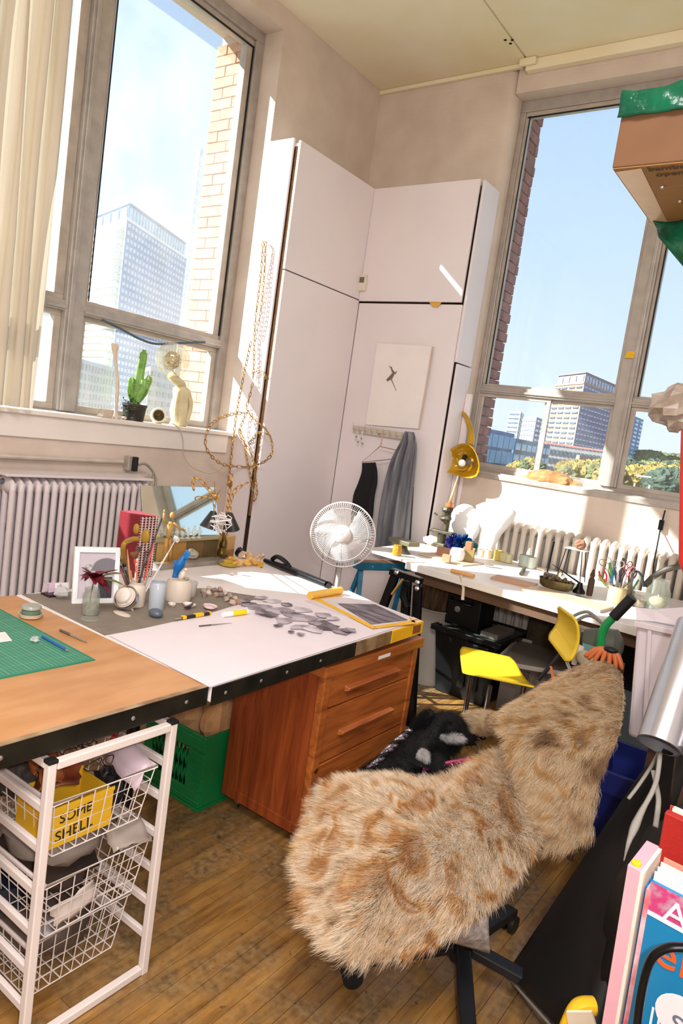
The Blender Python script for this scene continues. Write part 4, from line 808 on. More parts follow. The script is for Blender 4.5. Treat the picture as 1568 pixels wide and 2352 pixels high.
B0 = [(-1.235, 2.33, .16, .125), (-1.25, 2.18, .15, .115), (-1.24, 2.05, .12, .085), (-1.23, 2.46, .18, .125), (-1.215, 2.56, .22, .105), (-1.195, 2.63, .285, .082), (-1.175, 2.69, .345, .078), (-1.135, 2.735, .34, .060), (-1.085, 2.775, .315, .043), (-1.05, 2.80, .305, .034),
      (-1.17, 2.50, .08, .05), (-1.11, 2.62, .05, .035), (-1.07, 2.76, .04, .030), (-1.05, 2.80, .035, .034), (-1.28, 2.52, .08, .05), (-1.27, 2.66, .05, .035), (-1.25, 2.80, .04, .032),
      (-1.17, 2.10, .09, .065), (-1.12, 2.20, .06, .04), (-1.10, 2.30, .04, .032), (-1.32, 2.08, .07, .05), (-1.33, 2.2, .04, .032), (-1.24, 1.96, .06, .03), (-1.19, 1.92, .03, .02), (-1.12, 2.60, .21, .10), (-1.10, 2.66, .26, .07)]
B0 = [(x - .045, y, z * (1.20 if z > .1 else 1.0), r * (.86 if r > .08 else 1)) for x, y, z, r in B0]
E0 = [(0, 1), (1, 2), (0, 3), (3, 4), (4, 5), (5, 6), (6, 7), (7, 8), (8, 9), (3, 10), (10, 11), (11, 12), (12, 13), (3, 14), (14, 15), (15, 16), (1, 17), (17, 18), (18, 19), (1, 20), (20, 21), (2, 22), (22, 23), (4, 24), (24, 25)]
M_dogskin = mat('black_dog_skin', 0x0c0b0b, .8, var=.2)
body = skin('body', B0, E0, M_dogskin, dog)
fur(body, 'coat', 1500, .032, (.004, .006, -.006), M_furblack, 24, .02, seed=21, normal=.014, clump=.5)
for k, (p, e) in enumerate((((-1.26, 2.66, .47), (-1.315, 2.64, .37)), ((-1.165, 2.665, .455), (-1.125, 2.63, .36)))):
    a, b_ = V(p), V(e); ear = MB().tube(spline([a, (a + b_) / 2 + V((0, -.01, .005)), b_], 3), [.018, .03, .036, .036, .034, .028, .012], 12, False, .45).obj('ear', M_dogskin, dog, smooth=True)
    fur(ear, 'coat', 260, .04, (.0, -.004, -.014), M_furblack, 24, .02, seed=30 + k, normal=.01)
MB().ball((-1.077, 2.813, .378), (.016, .014, .012), 12, 8).obj('nose', mat('wet_black_nose', 0x101010, .2), dog, smooth=True)
for sg in (1, -1): MB().ball(V((-1.195, 2.715, .448)) + V((.66, -.75, 0)) * .042 * sg, .009, 10, 8).obj('eye', mat('dark_eye', 0x120c08, .08), dog, smooth=True)
MB().tube([V((-1.095, 2.80, .343)), V((-1.125, 2.765, .338)), V((-1.155, 2.745, .345))], .005, 6).obj('mouth', mat('dark_lip', 0x1a1010, .5), dog, smooth=True)
wp = MB().ball(D(1034, 1692, 2.925), (.040, .014, .009), 12, 6, (0, 0, .75)).obj('muzzle_patch', M_furwhite, dog, smooth=True); fur(wp, 'coat', 160, .03, (.01, .008, -.004), M_furwhite, 20, .012, seed=41, normal=.012)
wp = MB().ball(D(970, 1733, 2.87), (.014, .016, .020), 12, 6).obj('throat_patch', M_furwhite, dog, smooth=True); fur(wp, 'coat', 120, .03, (.006, -.004, -.01), M_furwhite, 20, .012, seed=42, normal=.012)
M_pink = mat('pink_collar', 0xc02060, .45, c2=0x7c1840, scale=60)
cpts = [Y(935 + 20, 1762, 2.58), Y(960, 1745, 2.60), Y(985, 1738, 2.62), Y(1020, 1730, 2.66), Y(1065, 1722, 2.70)]
colr = thing('dog_collar', 'pink jewelled collar with a steel ring round the neck of the black dog', 'collar', cpts[2])
q = MB()
cp = spline(cpts, 5); rows = [[p + V((.06, -.06, .012)), p + V((.062, -.062, 0)), p + V((.06, -.06, -.012))] for p in cp]
MB().grid(rows).obj('strap', M_pink, colr, smooth=True, solid=.004)
for i in range(3, len(cp) - 2, 2): MB().ball(cp[i] + V((.066, -.066, 0)), .0035, 6, 4).obj('gem', mat('collar_gem', 0x6a78c8, .2), colr)
rc = cp[-6] + V((.066, -.066, -.012)); MB().tube([rc + V((.012 * math.cos(a * PI / 8), 0, .014 * math.sin(a * PI / 8))) for a in range(16)], .002, 6, True).obj('ring', M_chrome, colr, smooth=True)
# silver rope lead and white ribbon
lead = thing('dog_lead', 'black and silver braided lead along the back of the dog ending in white ribbon', 'lead', Y(860, 1730, 2.35))
path = spline([Y(938, 1672, 2.62), Y(915, 1690, 2.56), Y(885, 1718, 2.46), Y(850, 1755, 2.36), Y(820, 1778, 2.30), Y(805, 1790, 2.27)], 8)
q1, q2 = MB(), MB()
for k in range(3):
    pts = []
    for i, p in enumerate(path):
        u = i * .85 + 2 * PI * k / 3; pts.append(p + V((.009 * math.cos(u) + .02, -.02, .009 * math.sin(u))))
    (q1 if k < 2 else q2).tube(pts, .0075, 6)
q1.obj('silver_strand', mat('silver_braid', 0xc8bcc4, .35, .4, c2=0x4a3f48, scale=150, ramp=(.45, .55)), lead, smooth=True); q2.obj('black_strand', M_black, lead, smooth=True)
rb = spline([Y(818, 1785, 2.25), Y(790, 1795, 2.22), Y(755, 1808, 2.18), Y(742, 1850, 2.14), Y(730, 1900, 2.10)], 5)
MB().grid([[p + V((.02, -.03, .010)), p + V((.02, -.03, -.010))] if i < 9 else [p + V((.02 - .010, -.03 - .006, 0)), p + V((.02 + .010, -.03 + .006, 0))] for i, p in enumerate(rb)]).obj('ribbon', mat('white_ribbon', 0xcfc8c4, .6), lead, smooth=True, solid=.002)
one('dog_coat', 'black padded dog coat over the hindquarters, beside the lower cabinet drawer', 'coat', MB().rock((-1.235, 2.16, .165), (.135, .17, .15), 66, 18, 12, .03), mat('black_quilted', 0x0d0c0e, .6, var=.3, scale=20, bump=.3, bscale=30), smooth=True)

# ---------------------------------------------------------------- yellow plywood chair
M_yply = mat('yellow_lacquer', 0xf7d02c, .22, var=.10, scale=3, coat=.4)
t = thing('yellow_chair', 'yellow curved plywood chair on chrome legs beside the fur-covered chair', 'chair', (-1.28, 3.35, 0))
sA = [Y(1055, 1484, 3.55), Y(1180, 1512, 3.50), Y(1235, 1580, 3.10), Y(1062, 1545, 3.18)]
def panel(corners, m, name, bend=.03, r=.25, th=.009, nrm=None):
    a, b_, c, d = [V(p) for p in corners]; N = 14; rows = []
    nn = (b_ - a).cross(d - a).normalized()
    for i in range(N + 1):
        v = i / N; row = []
        e = abs(2 * v - 1); inset = r * .5 * max(0, (e - .72) / .28) ** 2 * .5
        for j in range(N + 1):
            u = inset + (1 - 2 * inset) * j / N
            p = a * (1 - u) * (1 - v) + b_ * u * (1 - v) + c * u * v + d * (1 - u) * v
            row.append(p + nn * bend * (1 - (2 * v - 1) ** 2) )
        rows.append(row)
    return MB().grid(rows).obj(name, m, t, smooth=True, solid=th)
panel(sA, M_yply, 'seat', .035)
sB = [Y(1262, 1392, 3.22), Y(1308, 1396, 3.16), Y(1300, 1520, 3.12), Y(1268, 1500, 3.20)]
panel([Y(1278, 1388, 3.26), Y(1322, 1420, 3.08), Y(1304, 1528, 3.06), Y(1254, 1462, 3.28)], M_yply, 'backrest', .03, .5)
MB().bar(Y(1288, 1500, 3.20), Y(1236, 1562, 3.16), .022, .014).obj('back_bar', M_black, t, bevel=.003)
MB().tube(spline([Y(1298, 1512, 3.15), Y(1310, 1540, 3.10), Y(1322, 1552, 3.0)], 4), .008, 8).obj('back_bracket', M_chrome, t, smooth=True)
for px, py, yy in ((1128, 1560, 3.42), (1205, 1560, 3.2), (1085, 1535, 3.24), (1215, 1530, 3.45)):
    p = Y(px, py, yy); p.z = min(p.z, .56) - .035; MB().tube([p, V((p.x, p.y, .01))], .013, 10).lathe((p.x, p.y, 0), [(.016, 0), (.016, .02), (.013, .022)], 10).obj('leg', M_chrome, t, smooth='auto')
# ================================================================ things along the right edge
t = thing('boot_tray', 'grey rectangular tray with a pale rim resting on a low box behind the yellow chair', 'tray', (-1.2, 3.8, 0))
c4 = [Z(1135, 1525, .40), Z(1190, 1472, .40), Z(1300, 1500, .40), Z(1310, 1555, .40)]
cc = sum(c4, V((0, 0, 0))) / 4
MB().prism([p + V((0, 0, 0)) for p in c4], (0, 0, .008)).obj('floor_plate', mat('grey_tray', 0x8a8278, .45, var=.15), t)
for i in range(4): MB().bar(c4[i] + V((0, 0, .012)), c4[(i + 1) % 4] + V((0, 0, .012)), .018, .026).obj('rim', mat('pale_tray_rim', 0xb5aca2, .4), t, bevel=.004)
one('stand_box', 'low grey carton carrying the boot tray', 'box', MB().prism([cc + (p - cc) * .8 + V((0, 0, -.40)) for p in c4], (0, 0, .398)), mat('grey_carton', 0x6a6058, .8))
# grinder with green handle, orange gloves
t = thing('grinder', 'grey electric bench grinder with a hose under the right end of the bench', 'grinder', Y(1385, 1490, 3.35))
g = Y(1382, 1490, 3.35); M_grind = mat('grey_cast', 0x5c6258, .45, .2, var=.25)
MB().lathe(g + V((-.09, 0, 0)), [(.04, 0), (.07, .02), (.075, .09), (.07, .16), (.03, .18)], 18, (1, 0, .25)).obj('motor', M_grind, t, smooth='auto')
MB().lathe(g + V((-.13, 0, -.01)), [(.02, 0), (.062, .002), (.062, .03), (.02, .034)], 20, (1, 0, .25)).obj('wheel', mat('grey_stone_wheel', 0x8c8a84, .8), t, smooth='auto')
MB().box(g + V((-.07, -.078, -.02)), g + V((.05, -.074, .02))).obj('name_plate', mat('blue_grey_plate', 0x6f9a9c, .4), t)
for f_ in (0.0, .05): MB().tube(spline([g + V((-.1 + f_, .02, .05)), Y(1310, 1440 - f_ * 300, 3.4), Y(1345, 1415 - f_ * 200, 3.42), Y(1375, 1425, 3.42), g + V((.06, .02, .05))], 7), .008, 7).obj('hose', mat('grey_hose', 0x8a857c, .5), t, smooth=True)
MB().box(g + V((-.1, -.06, -g.z)), g + V((.1, .06, -.05))).obj('pedestal', M_dark, t)
one('bulb', 'round white bulb beside the yellow chair back', 'bulb', MB().lathe(Y(1322, 1502, 3.25), [(.012, -.05), (.014, -.03), (.03, -.01), (.037, .015), (.030, .04), (0, .05)], 16), mat('opal_white', 0xf2e6dc, .2), smooth='auto')
one('cream_ball', 'cream rounded buffing pad beside the grey grinder', 'pad', MB().ball(Y(1345, 1512, 3.22), (.045, .04, .035), 14, 10), mat('cream_pad', 0xcfc3a4, .7), smooth=True)
t = thing('bolt_cutter', 'green tube handle with a black rubber grip leaning up against the bench end', 'tool', Y(1375, 1500, 3.0))
MB().tube(spline([Y(1378, 1500, 3.0), Y(1381, 1460, 3.0), Y(1392, 1435, 3.0), Y(1415, 1412, 3.0)], 5), .017, 10).obj('green_handle', mat('green_enamel', 0x169048, .3), t, smooth=True)
MB().tube([Y(1408, 1418, 3.0), Y(1452, 1372, 3.0)], .022, 12).obj('grip', M_black, t, smooth='auto')
MB().tube([Y(1378, 1500, 3.0), V((Y(1378, 1500, 3.0).x, 3.02, .02))], .014, 10).obj('lower_arm', M_blackmet, t, smooth='auto')
M_orange = mat('orange_rubber', 0xd0713c, .5, var=.2)
t = thing('work_glove', 'orange rubber glove with spread fingers hung over the chair back', 'glove', Y(1400, 1520, 2.85))
g2 = Y(1398, 1492, 2.85)
for k in range(7):
    a = -1.25 + k * .36; MB().tube(spline([g2, g2 + V((.05 * math.sin(a), -.01, -.012)), g2 + V((.085 * math.sin(a), -.02, -.045 - .02 * math.cos(a)))], 3), [.010, .011, .011, .011, .010, .009, .006], 8).obj('finger', M_orange, t, smooth=True)
MB().ball(g2 + V((.01, -.01, .004)), (.03, .02, .012), 10, 6).obj('cuff', M_black, t, smooth=True)
MB().tube([g2, V((g2.x, g2.y + .02, 0))], .012, 8).obj('stick', M_dark, t)
one('orange_tag', 'orange plastic strip hanging by the chrome bracket of the yellow chair', 'strip', MB().grid([[Y(1262, 1530, 3.165), Y(1267, 1530, 3.165)], [Y(1265, 1548, 3.15), Y(1271, 1547, 3.15)], [Y(1268, 1566, 3.12), Y(1280, 1566, 3.12)]]), M_orange, solid=.003)

# frosted boxes, silver roll
M_frost = mat('frosted_plastic', 0xc9bec0, .3, var=.08, scale=3, alpha=.9)
t = thing('storage_box', 'tall frosted plastic storage box at the right edge behind the silver roll', 'box', (-.3, 2.6, .5))
a, b_ = Y(1462, 1425, 2.55), Y(1440, 1690, 2.55); a2, b2 = Y(1462, 1425, 2.55) + V((.30, .02, .01)), Y(1440, 1690, 2.55) + V((.26, .02, -.01))
MB().prism([a, b_, b2, a2], (0, .32, .0)).obj('front_panel', M_frost, t, bevel=.012)
MB().bar(Y(1455, 1432, 2.54), a2 + V((0, -.012, -.01)), .012, .02).obj('lip', M_frost, t, bevel=.003)
MB().bar(Y(1492, 1440, 2.545), Y(1478, 1690, 2.545), .014, .008).obj('fold', M_frost, t, bevel=.003)
MB().grid([[Y(1460, 1395, 2.57), Y(1500, 1400, 2.6), Y(1568, 1395, 2.6)], [Y(1462, 1425, 2.56), Y(1505, 1428, 2.58), Y(1568, 1440, 2.58)]]).obj('flap', M_frost, t, solid=.003)
st = thing('side_stand', 'dark stand carrying the frosted storage box out of sight', 'stand', (-.3, 2.7, 0))
MB().box((-.40, 2.60, 0), (-.14, 2.86, b_.z - .01)).obj('block', M_dark, st)
M_silver = mat('silver_film', 0xb6b4b8, .28, .75, var=.06)
p0, p1 = D(1512, 1712, 1.75), D(1600, 1440, 1.9)
t = thing('film_roll', 'big roll of silver-grey film leaning at the right edge over a black bag', 'roll', p0)
_ax = (p1 - p0).normalized(); MB().lathe(p0, [(.046, .0), (.052, 0), (.052, (p1 - p0).length), (.046, (p1 - p0).length)], 32, _ax, cap=False).obj('roll', M_silver, t, smooth='auto')
MB().lathe(p0 + V((.085, .03, -.005)), [(.04, .0), (.046, 0), (.046, (p1 - p0).length), (.04, (p1 - p0).length)], 32, _ax, cap=False).obj('inner_roll', M_silver, t, smooth='auto')
MB().bar(p0 + V((.02, .05, -.02)), V((p0.x + .08, p0.y + .12, 0)), .03).obj('support', M_blackmet, t)
# blue recycling bin
M_bluebin = mat('blue_bin_plastic', 0x1c2a78, .4, var=.15)
t = thing('recycling_bin', 'dark blue plastic recycling bin behind the fur chair, half hidden by the black portfolio', 'bin', (-.48, 3.05, 0))
x0, x1, y0, y1, h = -.66, -.26, 2.92, 3.3, .40
q = MB().rings([[V((x0 + .06, y0 + .05, 0)), V((x1 - .05, y0 + .05, 0)), V((x1 - .05, y1 - .05, 0)), V((x0 + .06, y1 - .05, 0))], [V((x0, y0, h)), V((x1, y0, h)), V((x1, y1, h)), V((x0, y1, h))], [V((x0 + .01, y0 + .01, h)), V((x1 - .01, y0 + .01, h)), V((x1 - .01, y1 - .01, h)), V((x0 + .01, y1 - .01, h))], [V((x0 + .07, y0 + .06, .02)), V((x1 - .06, y0 + .06, .02)), V((x1 - .06, y1 - .06, .02)), V((x0 + .07, y1 - .06, .02))]])
q.obj('tub', M_bluebin, t, bevel=.01)
for (a, b_) in (((x0 - .015, y0 - .018, h - .09), (x1 + .015, y0 - .001, h + .004)), ((x0 - .018, y0, h - .09), (x0 - .001, y1, h + .004))): MB().box(a, b_).obj('rim', M_bluebin, t, bevel=.005)
# black portfolio
M_port = mat('black_vinyl', 0x121213, .6, var=.25, scale=3, bump=.05)
w = V((.34, -.40, .42)); P0, P1, P11 = V((-.565, 2.07, .005)), Z(1440, 1862, .02), D(1575, 1745, 2.0)
P1 = D(1478, 1790, 2.15); P01 = D(1350, 2430, 1.6)
t = thing('portfolio', 'large black vinyl portfolio with grey piping slumped on the floor beside the fur chair', 'portfolio', P0)
def pf(u, v):
    base = P0.lerp(P1, u); ww = P01.lerp(P11, u) - base; bul = .05 * math.sin(PI * min(1, v * 1.0)) * math.sin(PI * (.15 + .7 * u))
    r = .0
    return base + ww * v + V((-.6, -.3, .5)) * bul
rows = []
for i in range(17):
    row = []
    for j in range(13):
        u, v = i / 16, j / 12
        cu = max(0, .10 - u) / .10; 
        if cu > 0: v = .0 + v * 1.0; u = u + .035 * (2 * v - 1) ** 4 * cu
        row.append(pf(u, v))
    rows.append(row)
MB().grid(rows).obj('cover', M_port, t, smooth=True, solid=.035)
M_pip = mat('grey_piping', 0x8c877e, .6)
MB().tube([pf(0, j / 12) + V((-.008, -.022, .004)) for j in range(13)], .004, 6).obj('piping', M_pip, t, smooth=True)
MB().tube(spline([Y(1516, 1728, 1.9), Y(1505, 1800, 1.82), Y(1470, 1870, 1.76), Y(1445, 1930, 1.72), Y(1432, 1978, 1.70)], 6), [.006, .006, .006, .006, .006, .006, .006, .006, .006, .006, .006, .007, .008, .009, .010, .010, .009, .007, .006, .005, .004, .003, .002, .002, .001], 6, False, .4).obj('strap', M_pip, t, smooth=True)
MB().tube(spline([Y(1520, 1715, 2.0), Y(1495, 1760, 1.95), Y(1465, 1805, 1.92), Y(1442, 1835, 1.9)], 6), .005, 6, False, .5).obj('strap', M_pip, t, smooth=True)
MB().tube(spline([Y(1500, 1770, 1.9), Y(1506, 1800, 1.88), Y(1512, 1840, 1.85), Y(1505, 1900, 1.8)], 6), .007, 6, False, .5).obj('strap', M_pip, t, smooth=True)
one('black_bag', 'black soft bag slumped in shadow at the right edge behind the red book', 'bag', MB().rock((-.12, 1.95, .40), (.20, .30, .40), 77, 16, 12, .06), M_port, smooth=True)

# books in a black wire rack, right foreground
def bookbox(corner_tl, down, across, depth): # top-left corner seen by the camera, half directions
    a = V(corner_tl); return MB().prism([a, a + down, a + down + across, a + across], depth)
M_pg = mat('page_edges', 0xe2d8c6, .8, var=.2, scale=80, stretch=(1, 1, .05))
FA = D(1495, 2024, 1.20); dn2 = (D(1438, 2352, 1.27) - FA).normalized()
_d = 1.20
for _k in range(400):                       # depth of the top edge so that the cover stays a right-angled sheet
    if (D(1568, 2062, _d) - FA).dot(dn2) <= 0: break
    _d -= .001
ac2 = (D(1568, 2062, _d) - FA).normalized(); o2 = ac2.cross(dn2).normalized()
if o2.dot(FWD) < 0: o2 = -o2
dn, acr, out = dn2, ac2, o2
t = thing('book', 'pink-spined tall book with white top edge at the left end of the book rack', 'book', D(1458, 1985, 1.22))
A0 = D(1441, 1986, 1.22)
bookbox(A0, dn * .40, acr * .022, out * .09).obj('cover', mat('pink_cover', 0xd9a6ae, .4, c2=0xcf8f9c, scale=3), t, bevel=.001)
bookbox(A0 + acr * .022 + dn * .002, dn * .396, acr * .006, out * .088).obj('pages', M_pg, t)
MB().lathe(A0 + acr * .01 + out * .012 - dn * .001, [(0, -.001), (.008, -.001), (.008, .003), (0, .004)], 12, -dn).obj('yellow_band', M_yell, t)
t = thing('magazine', 'thin deep blue folder just behind the pink-spined book', 'magazine', D(1470, 2040, 1.24))
bookbox(A0 + acr * .0285 + dn * .038 + out * .02, dn * .34, acr * .0055, out * .06).obj('cover', mat('blue_folder', 0x1279b4, .4), t)
t = thing('magazine', 'magazine with pink photo spine between the pink book and the turquoise cover', 'magazine', D(1480, 2060, 1.24))
bookbox(A0 + acr * .0345 + dn * .030 + out * .004, dn * .37, acr * .008, out * .08).obj('cover', mat('pink_red_spine', 0xd4646e, .45, c2=0xe0b4b8, scale=22), t)
t = thing('magazine', 'turquoise blue magazine with orange and white lettering facing out of the rack', 'magazine', FA)
M_turq = mat('turquoise_print', 0x0f77a6, .3, var=.08); M_wp = mat('white_print', 0xe9e3e4, .4); M_op = mat('orange_print', 0xf25a22, .4)
MB().prism([FA, FA + dn2 * .38, FA + dn2 * .38 + ac2 * .28, FA + ac2 * .28], o2 * .006).obj('cover', M_turq, t)
MB().prism([FA - o2 * .0006, FA + dn2 * .055 - o2 * .0006, FA + dn2 * .055 + ac2 * .28 - o2 * .0006, FA + ac2 * .28 - o2 * .0006], o2 * .0004).obj('photo_band', mat('mauve_photo', 0xb08a98, .4, c2=0xb83c70, scale=26, ramp=(.5, .6)), t)
MB().prism([FA + dn2 * .055 - o2 * .0008, FA + dn2 * .064 - o2 * .0008, FA + dn2 * .064 + ac2 * .28 - o2 * .0008, FA + dn2 * .055 + ac2 * .28 - o2 * .0008], o2 * .0004).obj('white_line', M_wp, t)
text('lettering', 'ART', .060, M_wp, t, FA + dn2 * .056 + ac2 * .026 - o2 * .0012, ac2, -dn2)
text('lettering', 'el', .085, M_op, t, FA + dn2 * .145 + ac2 * .022 - o2 * .0012, ac2, -dn2)
MB().lathe(FA + dn2 * .225 + ac2 * .085 - o2 * .0008, [(0, 0), (.045, 0), (.045, .0006), (0, .0007)], 24, -o2).obj('white_blot', M_wp, t)
text('lettering', 'S', .05, mat('grey_print2', 0x6a7480, .5), t, FA + dn2 * .255 + ac2 * .068 - o2 * .0018, ac2, -dn2)
for k in range(5): MB().prism([FA + dn2 * .235 + ac2 * (.036 + k * .012) - o2 * .0010, FA + dn2 * (.295 + .008 * (k % 3)) + ac2 * (.036 + k * .012) - o2 * .0010, FA + dn2 * (.295 + .008 * (k % 3)) + ac2 * (.040 + k * .012) - o2 * .0010, FA + dn2 * .235 + ac2 * (.040 + k * .012) - o2 * .0010], o2 * .0004).obj('drip', M_wp, t)
MB().lathe(FA + dn2 * .285 + ac2 * .105 - o2 * .0012, [(0, 0), (.018, 0), (.018, .0006), (0, .0007)], 20, -o2).obj('red_dot', mat('red_print', 0xd43a28, .4), t)
t = thing('paper_stack', 'loose white pamphlets standing behind the turquoise magazine', 'papers', FA)
for k in range(4):
    s_ = FA + o2 * (.012 + k * .006) - dn2 * (.012 + .007 * k) + ac2 * (.002 * k); MB().prism([s_, s_ + dn2 * .33, s_ + dn2 * .33 + ac2 * .25, s_ + ac2 * .25], o2 * .003).obj('pamphlet', mat('pamphlet%d' % k, (0xe6dcd6, 0xdedad8, 0xe9d6cc, 0xd98a72)[k], .6), t)
t = thing('book', 'large red cloth-bound book standing at the back of the rack by the black bag', 'book', D(1530, 1870, 1.34))
RA = D(1526, 1866, 1.34); bookbox(RA, dn * .42, ac2 * .22, o2 * .016).obj('cover', mat('red_cloth', 0xb02a22, .5, c2=0x8a1a1a, scale=4, bump=.1, bscale=200), t, bevel=.002)
bookbox(RA + o2 * .017 - dn * .004 + ac2 * .008, dn * .40, ac2 * .21, o2 * .012).obj('pages', M_pg, t)
bookbox(RA + o2 * .03, dn * .42, ac2 * .22, o2 * .004).obj('cover', mat('red_cloth_back', 0xb83a30, .5), t)
t = thing('book_rack', 'black steel book rack with a rounded tube end in front of the turquoise magazine', 'rack', D(1520, 2300, 1.15))
R0 = [D(1455, 2420, 1.16), D(1470, 2300, 1.13), D(1490, 2215, 1.11), D(1520, 2182, 1.10), D(1570, 2176, 1.09), D(1680, 2190, 1.08), D(1700, 2420, 1.12)]
MB().tube(spline(R0, 6), .0095, 10, False, .7).obj('end_loop', M_blackmet, t, smooth=True)
fl_ = D(1455, 2420, 1.16); zb = fl_.z - .06
MB().box((fl_.x - .02, fl_.y - .02, zb - .012), (fl_.x + .32, fl_.y + .34, zb)).obj('shelf', M_blackmet, t)
for dx, dy in ((-.01, 0), (.3, 0), (-.01, .32), (.3, .32)): MB().box((fl_.x + dx - .01, fl_.y + dy - .01, 0), (fl_.x + dx + .01, fl_.y + dy + .01, zb - .012)).obj('leg', M_blackmet, t)
one('yellow_folder', 'yellow rounded plastic sleeve with a pale label at the foot of the portfolio', 'folder', MB().tube(spline([D(1290, 2400, 1.45), D(1318, 2330, 1.45), D(1335, 2312, 1.45), D(1362, 2310, 1.45)], 4), [.03] * 13, 14, False, .6), mat('yellow_plastic', 0xf0be22, .35), smooth='auto')
one('label_card', 'cream card tucked against the yellow sleeve near the floor', 'card', MB().prism([D(1300, 2325, 1.40), D(1310, 2400, 1.42), D(1380, 2400, 1.40), D(1358, 2325, 1.38)], V((0, .004, .002))), mat('cream_card', 0xd8ccb4, .6))

# box and green bag overhead, red rod, plastic lump
M_box = mat('brown_cardboard', 0x7e5a3c, .75, c2=0x6e4c30, scale=3); M_boxu = mat('brown_cardboard_flap', 0x9c7440, .7, var=.12, scale=3)
X0 = Y(1405, 385, 2.0); zt = Y(1420, 236, 2.0).z
t = thing('cardboard_box', 'brown cardboard box with printing on its underside high up on the right', 'box', X0)
L_, Dp, Hh = .62, .46, zt - X0.z
MB().box(X0, X0 + V((L_, Dp, Hh))).obj('carton', [M_box], t, bevel=.003)
MB().box(X0 + V((.002, .002, -.004)), X0 + V((L_, .155, -.0005))).obj('flap', M_boxu, t, bevel=.001)
MB().box(X0 + V((.002, .157, -.004)), X0 + V((L_, Dp - .002, -.0005))).obj('flap', M_boxu, t, bevel=.001)
MB().prism([X0 + V((.006, .02, -.0055)), X0 + V((.006, Dp - .01, -.0055)), X0 + V((.055, Dp - .01, -.0055)), X0 + V((.075, .012, -.0055))], (0, 0, .001)).obj('tape', mat('clear_parcel_tape', 0xd8b890, .2, var=.15), t)
text('lettering', 'bamboo', .036, mat('brown_print', 0x5a4424, .7), t, X0 + V((.088, .034, -.0056)), (1, .0, 0), (0, 1, 0)).data.transform(Matrix.Scale(-1, 4, (0, 1, 0)))
text('lettering', 'open', .036, mat('brown_print2', 0x5a4424, .7), t, X0 + V((.10, .074, -.0056)), (1, .0, 0), (0, 1, 0)).data.transform(Matrix.Scale(-1, 4, (0, 1, 0)))
for dx, dy in ((.1, .15), (.125, .27)): MB().lathe(X0 + V((dx, dy, -.005)), [(0, -.006), (.004, -.005), (.006, -.001), (.006, 0)], 8).obj('screw', M_screw, t)
M_gbag = mat('green_bin_bag', 0x0a6a48, .18, c2=0x064a34, scale=10, bump=.5, bscale=22)
q = MB(); rows = []
for i in range(11):
    v = i / 10; rows.append([V((X0.x - .006 + (L_ + .02) * j / 22, X0.y - .012 + .004 * math.sin(j * 2.1 + i), zt - .045 + .115 * v + .012 * math.sin(j * .7 + i * .5) * v)) if i < 7 else V((X0.x - .006 + (L_ + .02) * j / 22, X0.y - .012 + (i - 6) * .10 + .01 * math.sin(j), zt + .05 + .02 * math.sin(j * 1.3 + i))) for j in range(23)])
o = one('bin_bag', 'green plastic bin bag pulled over the top of the cardboard box', 'bag', MB().grid(rows), M_gbag, smooth=True, solid=.002)
rows = []
gx = Y(1495, 517, X0.y + Dp)
for i in range(9):
    v = i / 8; rows.append([V((gx.x + .01 + .028 * v * 1.2 + (.5 - .02 * v) * j / 14, X0.y + Dp - .03 + .02 * math.sin(j * 1.1 + i * .6), X0.z - .005 - .20 * v * (.3 + .7 * j / 4 if j < 4 else 1))) for j in range(15)])
o = one('bin_bag', 'green plastic sheet hanging below the far edge of the cardboard box', 'bag', MB().grid(rows), M_gbag, smooth=True, solid=.002)
t = thing('shelving', 'steel shelving unit at the right carrying the cardboard box, mostly outside the view', 'shelf', (.1, 2.2, 0))
M_red = mat('red_enamel', 0xc8281e, .3)
for y in (1.95, 2.55): MB().box((.30, y - .02, 0), (.34, y + .02, 2.5)).obj('upright', M_pipe, t)
for y in (1.95, 2.55): MB().box((-.02, y - .02, 0), (.02, y + .02, 2.40)).obj('upright', M_pipe, t)
MB().box((-.42, 1.94, X0.z - .03), (.36, 2.6, X0.z - .008)).box((-.25, 1.5, X0.z - .03), (.36, 1.94, X0.z - .008)).obj('shelf_board', M_pipe, t)
one('red_rod', 'red rounded enamel tube hanging upright at the right edge beside the window', 'tube', MB().tube([Y(1583, 985, 1.6), Y(1580, 1100, 1.6), Y(1577, 1290, 1.6), Y(1577, 1315, 1.6)], [.016, .016, .016, .008], 14), M_red, smooth='auto')
one('plastic_wrap', 'crumpled cloudy plastic bundle hanging at the right edge in front of the window', 'plastic', MB().rock(D(1568, 938, 1.95), (.085, .07, .062), 91, 16, 11, .16), mat('cloudy_brown_plastic', 0xb3a698, .2, c2=0x8a7868, scale=14, alpha=.88), smooth=False)
_p = D(1575, 885, 1.95); MB().tube([_p, V((-.38, 1.97, X0.z - .02))], .003, 6).obj('cord', M_pip, bpy.data.objects['plastic_wrap'])
_p = Y(1583, 987, 1.6); MB().tube([_p, V((-.24, 1.6, X0.z - .02))], .003, 6).obj('cord', M_pip, bpy.data.objects['red_rod'])
